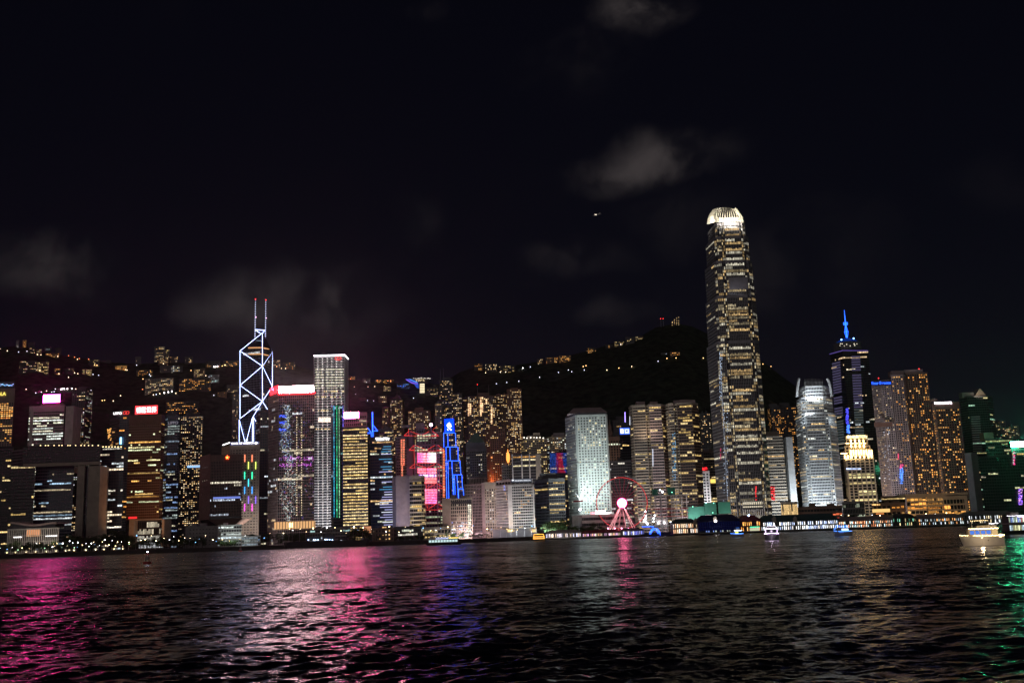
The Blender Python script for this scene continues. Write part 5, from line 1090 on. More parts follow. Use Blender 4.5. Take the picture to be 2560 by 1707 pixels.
b = building('slab_block', 'thin pale windowless slab standing right of the gold-windowed hotel'); block(b, [(2413, 12), (2428, 0), (2443, 0)], 1380, 1136, None, S(fh=5, bw=12, band=.9, pier=.9, wall='darkgrey', lit=0, hot=0, top=2), 20); flood(2428, 1220, 1380, 2415, 1300, 1330, (1, .75, .5), 1500, 10, 4)
b = building('office_block', 'dark wide office block at the right edge below the green sign'); block(b, [(2446, 0), (2640, 0)], 1420, 1138, None, S(fh=4, bw=3.4, band=.3, pier=.05, wall='dark', glass='glass_green', lit=.04, hot=.1, hotp=.3, pal=[(.9, .9, .5), (1, .85, .6)], em=.55, run=.7), 30)
b = building('office_block', 'green-tinted office block with yellowish floors left of the green sign'); block(b, [(2462, 0), (2540, 0)], 1520, 1096, None, S(fh=4.6, bw=3.4, band=.4, pier=.1, wall='darkgrey', glass='glass_green', lit=.25, hot=.4, hotp=.7, pal=[(.75, .85, .35), (.9, .85, .45)], em=.5), 24); roof_box(b, 2463, 1080, 2487, 1097, 1522, 'beige', 14, 'cream_attic')
b = building('apartment_tower', 'far pale apartment tower just left of the green sign'); block(b, (2514, 2546), 1950, 1064, None, S(**{**RES, 'wall': 'bluegrey', 'lit': .4, 'pal': 'warm'}), 20)
b = building('apartment_tower', 'far dim apartment tower beside the gabled dark tower'); block(b, (2487, 2513), 1900, 1052, None, S(**{**RES, 'wall': 'bluegrey', 'lit': .2}), 20)
b = building('sign_tower', 'tower at the right edge carrying the blazing green rooftop sign'); block(b, [(2528, 0), (2640, 0)], 1460, 1120, None, S(fh=4, bw=3.4, band=.3, pier=.1, wall='darkgrey', glass='glass_green', lit=.08, hot=.15, hotp=.5, pal='gold', em=.6), 24)
sign(b, 'green_sign', 2526.5, 1103, 2580, 1117, 1456, 'sign_green', 1.2); dots(b, 'light_string', 2532, 1128, 2538, 1162, 1417.5, 2, 12, lambda x, y: R.choice([(1.4, .1, .4), (1, .9, 1)]), .5, .8, .9); dots(b, 'light_string', 2546, 1222, 2556, 1262, 1417.5, 3, 16, lambda x, y: R.choice([(.5, .2, 1.6), (1.2, .5, 1.4)]), .6, .8, .9)
flood(2440, 1090, D6, 2536, 1112, 1450, (.12, 1, .5), 20000, 16, 6)
b = building('shopping_podium', 'long low stone podium with tall amber-lit windows near the right shore', 'shopping mall'); D7 = 1330
md_ = S(fh=5.6, bw=5.0, band=.28, pier=.14, wall='cream', lit=.5, hot=.6, hotp=.9, pal='orange', em=1.0, run=.5, top=4)
block(b, [(2264, 0), (2314, 0)], D7, 1237, None, md_, 40); block(b, [(2316, 0), (2356, 0)], D7 + 2, 1237, None, {**md_, 'bw': 2.2, 'em': .5, 'lit': .75}, 40, 'atrium'); block(b, [(2357, 0), (2414, 0)], D7, 1240, None, {**md_, 'lit': .2, 'fh': 7.5, 'bw': 4.2, 'hot': .4}, 40); panel(b, 'cornice', 2262, 1232, 2420, 1238, D7 - 1.5, 'cream', 30)
panel(b, 'end_wall', 2414, 1238, 2421, 1310, D7 - 1, 'cream', 30); flood(2340, 1260, D7, 2340, 1300, D7 - 30, (1, .55, .25), 5200, 70, 4)
b = building('terrace_mall', 'brown terraced mall with amber shopfronts left of the stone podium', 'shopping mall')
block(b, [(2180, 0), (2262, 0)], 1335, 1258, None, S(fh=7, bw=6, band=.5, pier=.3, wall='brownstone', lit=.15, hot=.2, pal='orange', em=.7, top=3), 30); block(b, [(2202, 0), (2262, 0)], 1345, 1240, 1258, S(fh=4, bw=4, band=.4, pier=.1, wall='brownstone', lit=.3, hot=.2, pal='gold', em=.7), 20, 'upper_terrace')
panel(b, 'shopfront', 2181, 1271.5, 2225, 1280, 1333.6, emis('shop_amber', (1, .62, .22), 1.1), .4); panel(b, 'shopfront', 2190, 1282, 2210, 1285, 1333.6, emis('shop_orange', (1, .35, .1), .8), .4); dots(b, 'shelf_lights', 2180, 1259, 2200, 1263, 1333.6, 9, 1, (1.2, .7, .25), .8)
b = building('glass_box', 'golden glass lantern box right of the tallest skyscraper'); block(b, [(1951, 0), (1993, 0)], 1325, 1255, None, S(fh=26, bw=1.7, band=.05, pier=.16, wall='cream', glass='glass', lit=1, hot=1, hotp=1, pal=[(1, .66, .28)], em=.62, run=1, top=1.5, parts=True), 24)
b = building('terrace_mall', 'dark terraced mall with red and orange shop lights below the floodlit tower', 'shopping mall'); block(b, [(1993.5, 0), (2104, 0)], 1330, 1266, None, S(fh=6, bw=4, band=.45, pier=.08, wall='brownstone', lit=.25, hot=.3, hotp=.6, pal=[(1, .5, .15), (1, .2, .08), (1, .7, .35), (1, .08, .06)], em=.8, top=3), 30)
b = building('terrace_mall', 'glassy pale pavilion beside the golden stone tower', 'shopping mall'); block(b, [(2105, 0), (2160, 0)], 1332, 1254, None, S(fh=7, bw=2, band=.2, pier=.2, wall='grey', glass='glass_green', lit=.3, hot=.3, pal=[(.8, .9, .65), (1, .75, .3)], em=.35, top=2), 24)
# ------------------------------------------------------------------ houses, lookout and lamps on the hillside
R.seed(77)
hw = dict(RES, fh=3.2, bw=3.4, band=.3, pier=.3, em=1.0, run=.3)
HOUSES = [  # x0, y top, x1, y foot, wall, share of lit windows, palette, label
    (41, 851, 48, 862, 'grey', .5, 'white', 'topmost small pale house on the far left ridge'),
    (57, 850, 67, 868, 'cream', .85, 'orange', 'brightly amber-lit block on the far left ridge'),
    (70, 856, 87, 871, 'darkgrey', .05, 'warm', 'dim grey block just right of the amber ridge block'),
    (73, 869, 89, 883, 'redbrick', .15, 'warm', 'brown house below the dim grey ridge block'),
    (91, 873, 105, 888, 'cream', .45, 'warm', 'warm-lit villa on the left ridge road'),
    (112, 868, 129, 883, 'darkgrey', .04, 'cool', 'unlit grey ridge block above the long lit villa'),
    (139, 870, 154, 883, 'darkgrey', .03, 'cool', 'unlit ridge block at the right end of the ridge road'),
    (114, 883, 148, 893, 'cream', .4, 'orange', 'long low lit villa under the left ridge'),
    (48, 902, 92, 930, 'brownstone', .28, 'warm', 'long brown terrace of flats on the left slope'),
    (93, 905, 123, 933, 'cream', .45, 'gold', 'gold-lit flats at the end of the brown terrace'),
    (136, 921, 152, 936, 'redbrick', .3, 'orange', 'small reddish house right of the brown terrace'),
    (157, 921, 186, 936, 'brownstone', .08, 'warm', 'dim brown house in the middle of the left slope'),
    (205, 923, 230, 938, 'cream', .7, 'gold', 'bright yellow-lit house above the apartment tower'),
    (222, 899, 250, 916, 'darkgrey', .25, 'gold', 'dark house with a few gold lamps near the left ridge'),
    (252, 901, 277, 908, 'brownstone', .05, 'warm', 'flat dim house on the ridge line'),
    (288, 913, 318, 926, 'cream', .85, 'orange', 'orange colonnaded mansion on the left hill'),
    (339, 892, 353, 903, 'grey', .12, 'warm', 'small grey house left of the hilltop towers'),
    (341, 925, 382, 939, 'redbrick', .45, 'orange', 'orange-brick row of flats above the big slab block'),
    (386, 867, 412, 893, 'grey', .3, 'warm', 'left and wider of two towers crowning the hill'),
    (414, 874, 424, 896, 'grey', .4, 'gold', 'right and thinner of two towers crowning the hill'),
    (425, 891, 446, 908, 'darkgrey', .45, 'warm', 'lit house right of the two hilltop towers'),
    (462, 891, 482, 902, 'darkgrey', .35, 'warm', 'isolated ridge house with one bright window'),
    (396, 897, 421, 913, 'cream', .35, 'warm', 'cream house just below the two hilltop towers'),
    (400, 914, 457, 932, 'grey', .22, 'mix', 'wide grey house above the big slab block'),
    (363, 946, 434, 976, 'beige', .34, 'warm', 'big pale slab block of flats in the middle of the left slope'),
    (485, 923, 512, 942, 'cream', .5, 'gold', 'floodlit cream house on the slope right of the slab block'),
    (523, 937, 548, 957, 'white', .35, 'cool', 'white house with cool lamps on the slope'),
    (448, 946, 528, 977, 'brownstone', .34, 'orange', 'dark terrace of flats with orange windows right of the slab block'),
    (514, 902, 551, 919, 'redbrick', .25, 'orange', 'long ridge house with lamps left of the neon prism skyscraper'),
    (559, 902, 597, 916, 'grey', .3, 'orange', 'ridge house touching the neon prism skyscraper'),
    (567, 962, 598, 982, 'grey', .22, 'gold', 'grey flats beside the lower neon prism skyscraper'),
    (544, 980, 567, 995, 'cream', .22, 'orange', 'small cream house low on the slope by the neon prism skyscraper'),
    (682, 900, 701, 919, 'darkgrey', .5, 'warm', 'house just right of the neon prism skyscraper'),
    (708, 906, 737, 923, 'darkgrey', .3, 'orange', 'house between neon prism skyscraper and grey skyscraper'),
    (415, 1004, 497, 1034, 'redbrick', .4, 'orange', 'orange-lit blocks rising behind the slim blue tower'),
    (870, 941, 888, 951, 'redbrick', .7, 'orange', 'orange house right of the grey skyscraper roof'),
    (907, 946, 926, 957, 'white', .4, 'white', 'white-lit house on the middle ridge'),
    (936, 949, 985, 956, 'redbrick', .7, 'orange', 'long orange-lit row on the middle ridge'),
    (958, 966, 977, 978, 'cream', .6, 'gold', 'gold-lit house below the middle ridge'),
    (946, 990, 967, 1006, 'cream', .5, 'warm', 'cluster house above the domed apartment tower'),
    (897, 995, 915, 1002, 'cream', .35, 'gold', 'low house above the pink billboard'),
    (992, 959, 1026, 972, 'bluegrey', .55, 'blue', 'blue-lit terrace left of the lookout'),
    (1064, 968, 1095, 990, 'grey', .3, 'gold', 'gallery block right of the lookout column'),
    (1185, 909, 1206, 926, 'redbrick', .4, 'orange', 'leftmost block of flats on the ridge above the apartment row'),
    (1212, 910, 1243, 931, 'brownstone', .3, 'warm', 'middle block of flats on the ridge above the apartment row'),
    (1247, 914, 1288, 932, 'brownstone', .28, 'gold', 'right block of flats on the ridge above the apartment row'),
    (1343, 897, 1358, 911, 'darkgrey', .3, 'warm', 'little house at the foot of the lit ridge village'),
    (1364, 893, 1396, 909, 'cream', .4, 'orange', 'left terrace of the lit ridge village'),
    (1397, 889, 1427, 906, 'cream', .55, 'orange', 'right terrace of the lit ridge village'),
    (1466, 869, 1490, 881, 'brownstone', .6, 'orange', 'lone lit house above the ridge village'),
    (1514, 862, 1531, 870, 'brownstone', .6, 'orange', 'first house of the high ridge string of lights'),
    (1535, 853, 1561, 864, 'darkgrey', .5, 'gold', 'second house of the high ridge string of lights'),
    (1563, 843, 1586, 860, 'grey', .35, 'gold', 'tall pale house of the high ridge string of lights'),
    (1588, 841, 1608, 851, 'cream', .5, 'gold', 'last and highest house of the ridge string of lights'),
    (1652, 882, 1668, 889, 'grey', .1, 'cool', 'dim house left of the lone lit villa under the summit'),
    (1675, 880, 1700, 889, 'cream', .7, 'orange', 'lone lit villa under the summit'),
]
DIM = {'cream': 'brownstone', 'redbrick': 'dark', 'brownstone': 'dark', 'grey': 'darkgrey', 'beige': 'grey', 'white': 'grey', 'bluegrey': 'darkgrey', 'darkgrey': 'dark'}
for (x0, yt, x1, yf, wall, lit, pal, lab) in HOUSES:
    wall = DIM[wall]
    xm = (x0 + x1) / 2; D = hill_hit(xm, yf); b = building('hillside_house', lab, 'house', group='houses on the hillside')
    block(b, [(x0, 0), (x1, 0)], D, yt, None, S(**{**hw, 'wall': wall, 'lit': lit * .95, 'pal': pal, 'pier': .5, 'band': .5, 'fh': 4.0, 'bw': 4.0, 'em': 1.6}), 12, z0=W(xm, yf, D).z - 14)

# winged lookout building
xm, D = 1055, hill_hit(1055, 986)
b = building('peak_lookout', 'blue-lit winged lookout building on a bright column', 'lookout'); ext(b, 1030, 1080, D)
panel(b, 'shaft', 1049, 958, 1062, 1000, D, 'grey', 14)
for k in range(6): panel(b, 'lit_window', 1049.6, 959 + k * 4, 1061.4, 961.8 + k * 4, D - .6, emis('look_cream', (1, .86, .55), 1.3), .4)
pts = [(1014, 947.5), (1024, 946.5), (1038, 952), (1045, 957), (1046, 969.5), (1040, 967), (1034, 958.5), (1022, 954)]
m = MB(); fr = [W(x, y, D - 6) for x, y in pts]; bk = [p + Vector((0, 14, 0)) for p in fr]; m.poly(fr[::-1]); m.poly(bk); [m.quad(fr[i], fr[(i + 1) % 8], bk[(i + 1) % 8], bk[i]) for i in range(8)]; m.build('blue_wing', emis('wing_blue', (.05, .14, .95), .55), b)
tubepx(b, 'wing_edge', [(1014, 947.5, D - 6.5), (1030, 957, D - 6.5), (1044, 959, D - 6.5)], .7, emis('edge_violet', (.4, .12, 1), 1.2)); tubepx(b, 'wing_edge', [(1024, 948, D - 6.5), (1044, 956, D - 6.5)], .6, emis('edge_cy', (.1, .4, 1), 1.6))
m = MB(); p0 = W(1020, 945, D); p1 = W(1081, 948, D); zc = W(1052, 958, D).z
m.prism([(W(1044, 955, D).x, D), (W(1064, 955, D).x, D), (W(1064, 955, D).x, D + 16), (W(1044, 955, D).x, D + 16)], zc, W(1050, 946, D).z, (1, 1, 1), [(p0.x, D - 3), (p1.x, D - 3), (p1.x, D + 19), (p0.x, D + 19)]); m.build('bowl', 'darkgrey', b)
dots(b, 'deck_lights', 1030, 943.5, 1080, 947, D - 4, 18, 1, (1, .9, .75), .9, 1.2, .8); dots(b, 'deck_windows', 1040, 948, 1062, 953, D - 4, 8, 2, (1, .75, .4), 1.0, .6, .6)

# radio masts on the summit
b = thing('summit_mast', 'cluster of small lit radio masts on the summit beside the tallest skyscraper', 'mast'); D = 2880; ROOTS.append((b, None, None)); ext(b, 1680, 1710, D)
for (x, y) in ((1681, 800), (1686, 797), (1692, 792), (1697, 790)):
    a_ = W(x, 820, D); m = MB(); m.tube((a_.x, D, a_.z - 5), (a_.x, D, W(x, y, D).z), .8, .3, 5); m.build('mast', 'steel', b)
    dots(b, 'mast_lights', x - 1, y + 1, x + 1, 813, D - 1.2, 1, 5, (.9, .6, .25), .8, .5, .8)
for x in (1653.5, 1660): 
    r_ = thing('beacon_mast', 'thin mast with a red beacon left of the summit masts', 'mast', group='red summit beacons'); ROOTS.append((r_, None, None)); ext(r_, x, x, 2890); mast(r_, x, 796.5, 830, 2890, 'steel', .5, tip='red_lamp')

# street lamps on the slopes
HL = [(1, 872, 'w'), (19, 877, 'w'), (47, 880, 'b'), (68, 878, 'b'), (94, 886, 'w'), (172, 889, 'r'), (187, 893, 'r'), (194, 898, 'w'), (199, 896, 'r'), (222, 898, 'r'), (123, 885, 'r'), (145, 891, 'w'), (103, 887, 'w'), (55, 921, 'w'), (72, 923, 'w'), (82, 924, 'w'), (91, 925, 'w'), (100, 926, 'w'), (144, 929, 'w'), (148, 934, 'w'),
      (180, 932, 'w'), (187, 932, 'w'), (195, 934, 'w'), (247, 938, 'b'), (172, 943, 'w'), (233, 936, 'b'), (237, 912, 'o'), (243, 913, 'o'), (90, 982, 'b'), (104, 980, 'b'), (117, 977, 'w'), (130, 980, 'b'), (136, 979, 'b'), (139, 972, 'b'), (153, 973, 'B'), (157, 972, 'B'), (161, 972, 'B'), (169, 972, 'B'), (180, 971, 'B'), (190, 972, 'w'), (221, 977, 'b'), (228, 976, 'b'),
      (342, 913, 'b'), (374, 936, 'b'), (377, 940, 'b'), (358, 947, 'o'), (357, 973, 'r'), (318, 925, 'w'), (314, 924, 'w'), (302, 989, 'w'), (284, 1002, 'w'), (262, 1000, 'o'), (256, 1001, 'o'), (66, 973, 'w'),
      (384, 987, 'w'), (391, 986, 'b'), (400, 984, 'w'), (411, 982, 'B'), (421, 980, 'B'), (430, 978, 'B'), (440, 983, 'w'), (409, 909, 'w'), (417, 908, 'w'), (535, 917, 'B'), (539, 917, 'B'), (544, 916, 'B'), (556, 915, 'o'), (563, 913, 'w'), (497, 925, 'B'), (510, 927, 'B'), (478, 926, 'o'), (515, 939, 'w'), (535, 988, 'b'), (523, 942, 'b'), (686, 913, 'w'), (692, 916, 'o'), (704, 921, 'w'), (714, 921, 'w'), (734, 907, 'w'), (737, 914, 'w'),
      (886, 967, 'w'), (920, 967, 'w'), (937, 966, 'w'), (961, 966, 'w'), (889, 985, 'b'), (919, 1001, 'b'), (934, 1002, 'b'), (912, 949, 'B'), (925, 953, 'r'), (943, 951, 'r'), (970, 952, 'r'), (977, 952, 'r'), (877, 947, 'r'), (1034, 995, 'b'), (1214, 932, 'w'), (1251, 930, 'w'), (1264, 930, 'w'), (1307, 920, 'B'), (1326, 917, 'b'), (1241, 959, 'b'), (1267, 956, 'b'), (1297, 953, 'b'), (1349, 943, 'b'), (1396, 931, 'b'),
      (1421, 925, 'b'), (1429, 929, 'b'), (1458, 916, 'o'), (1465, 914, 'o'), (1461, 925, 'b'), (1517, 925, 'w'), (1547, 920, 'o'), (1579, 916, 'w'), (1521, 865, 'w'), (1597, 845, 'B'), (1601, 844, 'B'), (1541, 861, 'b'), (1552, 861, 'b'), (1567, 856, 'b'), (1667, 896, 'o'), (1690, 895, 'o'), (1645, 903, 'b'), (1758, 895, 'o'), (1907, 910, 'o'), (1927, 916, 'o')]
LT = {'w': ('hill_warm', (1, .75, .45), 7), 'b': ('hill_cool', (.75, .8, 1), 4.5), 'r': ('hill_red', (1, .25, .08), 5), 'o': ('hill_orange', (1, .55, .2), 7), 'B': ('hill_bright', (1, .9, .95), 14)}
LABS = {'w': 'small warm street lamp on the dark hillside', 'b': 'small cool white street lamp on the dark hillside', 'r': 'small reddish road lamp on the dark hillside', 'o': 'small orange road lamp on the dark hillside', 'B': 'brightest white road lamps strung along the hillside'}
mp_ = MB(); mp_.tube((0, 0, 0), (0, 0, 8), .14, .1, 5); mp_.tube((0, 0, 8), (0, -1.4, 8.4), .08, .08, 4); pole_me = mp_.mesh('lamp_post', 'steel')
heads = {}
for k, (nm, col, e) in LT.items():
    h_ = MB(); h_.ball((0, -1.4, 8.2), .95 if k != 'B' else 1.25, 6); heads[k] = h_.mesh('lamp_head', emis(nm, col, e, False))
for (x, y, k) in HL:
    D = hill_hit(x, y + 4); p = W(x, y, D); r_ = thing('street_lamp', LABS[k], 'street lamp', (p.x, D, p.z - 8.2), 'hillside %s lamps' % {'w': 'warm', 'b': 'cool', 'r': 'red', 'o': 'orange', 'B': 'bright'}[k])
    link('lamp_post', pole_me, r_); link('lamp_head', heads[k], r_)
# ------------------------------------------------------------------ trees
R.seed(21)
mat('foliage', (.045, .075, .025), .8, 0, .2, .45, .5)
def crown_mesh(seed, w, h, n=520, flat=.8):
    r_ = random.Random(seed); m = MB(); cl = []
    for k in range(9):
        t = r_.uniform(0, 6.283); q = r_.uniform(.1, .68); cl.append((q * w * math.cos(t), q * w * math.sin(t), h * r_.uniform(.35, .95), r_.uniform(.28, .46) * w))
    cl.append((0, 0, h * .8, .5 * w))
    for k in range(n):
        cx, cy, cz, cr = r_.choice(cl); v = Vector((r_.gauss(0, 1), r_.gauss(0, 1), r_.gauss(0, 1))).normalized() * cr * r_.uniform(.6, 1.08); v.z *= flat
        c = Vector((cx, cy, cz)) + v; s = r_.uniform(.25, .6); a = Vector((r_.gauss(0, 1), r_.gauss(0, 1), r_.gauss(0, 1))).normalized(); b_ = a.orthogonal().normalized()
        m.quad(c - a * s, c - b_ * s * .6, c + a * s, c + b_ * s * .6)
    return m.mesh('crown', 'foliage')
def trunk_mesh(seed, w, h):
    r_ = random.Random(seed + 90); m = MB(); m.tube((0, 0, 0), (.1, 0, h * .5), .28, .2, 6)
    for k in range(5):
        t = k * 1.26 + r_.random(); m.tube((.1, 0, h * .42), (.5 * w * math.cos(t), .5 * w * math.sin(t), h * r_.uniform(.6, .85)), .13, .05, 5)
    return m.mesh('trunk', 'trunk')
TREES = [(crown_mesh(k, 4.2 + .4 * k, 8.5 + .5 * k), trunk_mesh(k, 4.2, 8.5 + .5 * k)) for k in range(6)]
PALM = None
def tree(x, D, s, lab, grp, k=None):
    p = W(x, 1340, D); r_ = thing('tree', lab, 'tree', (p.x, D, gz(p.x, D) - .2), grp); k = R.randrange(6) if k is None else k; r_.rotation_euler.z = R.uniform(0, 6.28); r_.scale = (s * R.uniform(.9, 1.15), s * R.uniform(.9, 1.15), s)
    link('crown', TREES[k][0], r_); link('trunk', TREES[k][1], r_); return r_
for k in range(16): tree(26 + k * 8.4 + R.uniform(-3, 3), R.uniform(1240, 1270), R.uniform(.9, 1.4), 'dark leafy tree in front of the council building', 'trees by the council building')
for k in range(22): tree(165 + k * 7.6 + R.uniform(-3, 3), R.uniform(1262, 1310), R.uniform(1.5, 2.2), 'tall dark tree in the park right of the council building', 'trees of the dark park')
for k in range(24): tree(330 + k * 8 + R.uniform(-3, 3), R.uniform(1240, 1300), R.uniform(.9, 1.5), 'dark tree along the shore below the brown and slim blue towers', 'trees left of the garrison office')
for k in range(9): tree(545 + k * 5.5 + R.uniform(-2, 2), R.uniform(1218, 1230), R.uniform(.6, .95), 'small round tree in front of the small white shore office', 'trees before the shore office')
for k in range(10): tree(618 + k * 6 + R.uniform(-2, 2), R.uniform(1265, 1300), R.uniform(1.1, 1.6), 'tree at the foot of the cream bank tower', 'trees at the cream bank tower')
for k in range(16): tree(694 + k * 5.6 + R.uniform(-2, 2), R.uniform(1255, 1290), R.uniform(1.1, 1.55), 'tree below the gold lobby of the video-sign tower', 'trees at the gold lobby')
for k in range(9): tree(879 + k * 4.8 + R.uniform(-2, 2), R.uniform(1240, 1260), R.uniform(1.3, 1.8), 'big round tree below the gold-lit tower', 'trees at the gold-lit tower')
for k in range(26): tree(940 + k * 11 + R.uniform(-4, 4), R.uniform(1224, 1236), R.uniform(.5, .85), 'small promenade tree in the middle of the shore', 'middle promenade trees')
for k in range(9): tree(1370 + k * 5.2 + R.uniform(-1.5, 1.5), R.uniform(1250, 1285), R.uniform(1.3, 1.9), 'floodlit green tree left of the round-windowed tower', 'floodlit trees')
for k in range(9): tree(1428 + k * 12 + R.uniform(-3, 3), R.uniform(1262, 1275), R.uniform(.9, 1.3), 'dark tree before the low white building at the wheel', 'trees at the wheel')
for k in range(16): tree(1905 + k * 18 + R.uniform(-6, 6), R.uniform(1290, 1315), R.uniform(.9, 1.3), 'dark tree on the terraces behind the piers', 'trees behind the piers')
flood(1392, 1308, 1262, 1400, 1332, 1236, (.75, 1, .6), 2600, 10, 3)

# ------------------------------------------------------------------ street lamps along the shore
mp_ = MB(); mp_.tube((0, 0, 0), (0, 0, 9), .13, .08, 6); mp_.tube((0, 0, 9), (.9, -.6, 9.3), .07, .06, 5); post_me = mp_.mesh('lamp_post', 'steel')
SL = {'white': ((.95, .95, 1), 24), 'blue': ((.45, .55, 1), 22), 'warm': ((1, .72, .35), 20), 'green': ((.55, 1, .6), 10)}
for k, (c, e) in SL.items():
    h_ = MB(); h_.ball((.9, -.6, 9.15), .5, 6, sz=.7); SL[k] = h_.mesh('lamp_head', emis('lamp_' + k, c, e))
def lamp(x, y, D, k, lab, grp):
    p = W(x, y, D); r_ = thing('street_lamp', lab, 'street lamp', (p.x - .9, D + .6, p.z - 9.15), grp); link('lamp_post', post_me, r_); h_ = link('lamp_head', SL[k], r_); f_ = R.choice([.4, .55, .75, 1]); h_.scale = (f_, f_, f_); h_.location = (.9 * (1 - f_), -.6 * (1 - f_), 9.15 * (1 - f_))
    s = max(.2, (p.z - 4) / 9.15); r_.scale = (1, 1, s); r_.location.z = 4
for k in range(24):
    x = 6 + k * 13.6 + R.uniform(-5, 5); lamp(x + R.uniform(-3, 3), 1372 - x * .034 + R.uniform(-5, 4), R.uniform(1206, 1226), R.choice(['white', 'warm', 'blue', 'warm', 'green']), 'lamp on the busy left end of the promenade', 'left promenade lamps')
for k in range(18):
    x = 90 + k * 13.5 + R.uniform(-5, 5); lamp(x, 1359 + R.uniform(-3, 3) - (x - 90) * .03 + 3 * math.sin(k * .8), 1240, R.choice(['white', 'warm']), 'lamp in the upper row above the left promenade', 'upper left lamps')
for k in range(26):
    x = 340 + k * 13.5; lamp(x + R.uniform(-4, 4), R.uniform(1338, 1358) - (x - 340) * .02, R.uniform(1206, 1250), R.choice(['white', 'warm', 'warm', 'blue']), 'promenade lamp between the park and the video-sign tower', 'mid-left promenade lamps')
for k in range(40):
    x = 705 + k * 16; lamp(x + R.uniform(-5, 5), R.uniform(1318, 1334) - (x - 705) * .012, R.uniform(1208, 1250), R.choice(['white', 'warm', 'warm', 'blue']), 'promenade lamp in the middle of the shore', 'middle promenade lamps')
for k in range(34):
    x = 1640 + k * 27; lamp(x + R.uniform(-8, 8), R.uniform(1296, 1308) - (x - 1640) * .022, R.uniform(1240, 1320), R.choice(['white', 'warm', 'warm']), 'lamp on the terraces behind the right-hand piers', 'right shore lamps')

# ------------------------------------------------------------------ small buildings, tents and walls on the shore
for k in range(13):
    x = 20 + k * 24 + R.uniform(-5, 5); D = 1222 + R.uniform(0, 10); p = W(x, 1370, D); t_ = thing('market_tent', 'white peaked stall tent on the left promenade', 'tent', (p.x, D, 4), 'stall tents')
    if k == 0:
        m = MB(); m.prism([(-2.6, -2), (2.6, -2), (2.6, 2), (-2.6, 2)], 2.6, 4.6, (1, 1, 1), [(-.1, -.1), (.1, -.1), (.1, .1), (-.1, .1)]); tm = m.mesh('canopy', 'white'); m = MB(); m.tube((0, 0, 0), (0, 0, 2.7), .07, .07, 5); pm = m.mesh('pole', 'steel')
        m = MB(); m.box(-2.2, 2.2, -.4, .1, 0, 1.1); cm_ = m.mesh('counter', 'wood'); m = MB(); m.ball((0, 0, 2.4), .35, 6); bm_ = m.mesh('bulb', emis('stall_bulb', (1, .72, .35), 26))
    link('canopy', tm, t_); link('counter', cm_, t_); link('bulb', bm_, t_); [link('pole', pm, t_, None, (sx, sy, 0)) for sx in (-2.5, 2.5) for sy in (-1.9, 1.9)]
b = building('shore_office', 'small white office with cool-lit ribbon windows in front of the garrison office'); block(b, [(546, 8), (553, 0), (604, 0)], 1236, 1312, None, S(fh=4, bw=3.2, band=.42, pier=.12, wall='white', lit=.35, hot=.3, hotp=.7, pal=[(.8, .95, 1), (.9, 1, .95)], em=.7, top=1.5), 16); block(b, [(604.5, 0), (651, 0)], 1238, 1340, None, S(fh=3.6, bw=3, band=.3, pier=.1, wall='white', glass='glass_green', lit=.6, hot=0, pal='cool', em=.25, top=.8), 14, 'low_wing'); roof_box(b, 556, 1306, 565, 1313, 1237, 'white', 6); flood(578, 1330, 1236, 578, 1352, 1214, (.85, 1, .95), 2600, 24, 3)
b = building('barracks_wall', 'plain low concrete hall left of the garrison office stalk'); block(b, [(464, 0), (545, 0)], 1300, 1316, None, S(fh=5, bw=4, band=.8, pier=.6, wall='grey', lit=.02, hot=0, top=3), 20)
b = building('flyover_building', 'low pale block behind the trees under the gold-lit tower'); block(b, [(775, 0), (876, 0)], 1268, 1320, None, S(fh=4.5, bw=3, band=.4, pier=.1, wall='grey', lit=.35, hot=.3, pal='cool', em=.5, top=2), 20)
b = building('ferry_office', 'small brown brick house at the water left of the city hall'); block(b, [(930, 0), (985, 0)], 1232, 1322, None, S(fh=4.2, bw=3.6, band=.5, pier=.5, wall='brownstone', lit=.3, hot=0, pal='warm', em=.8, run=.2, top=1), 14)
b = building('concert_hall', 'low concert hall with white-lit foyer windows', 'hall'); block(b, [(985, 0), (1058, 0)], 1240, 1316, None, S(fh=5, bw=2.4, band=.34, pier=.08, wall='darkgrey', lit=.35, hot=.4, hotp=.8, pal=[(.95, 1, .8), (1, .95, .8)], em=.75, top=3), 18)
b = building('concert_annexe', 'low hall annexe with gold windows under the masted bank', 'hall'); block(b, [(1060, 0), (1128, 0)], 1243, 1318, None, S(fh=6, bw=4, band=.4, pier=.2, wall='beige', lit=.35, hot=.4, pal='gold', em=.8, top=3), 18)
b = building('harbour_wall', 'dark timber quay with railing at the middle shore', 'quay'); panel(b, 'quay_face', 915, 1351, 1330, 1361, 1197, 'seawall', 6); ext(b, 915, 1330, 1197)

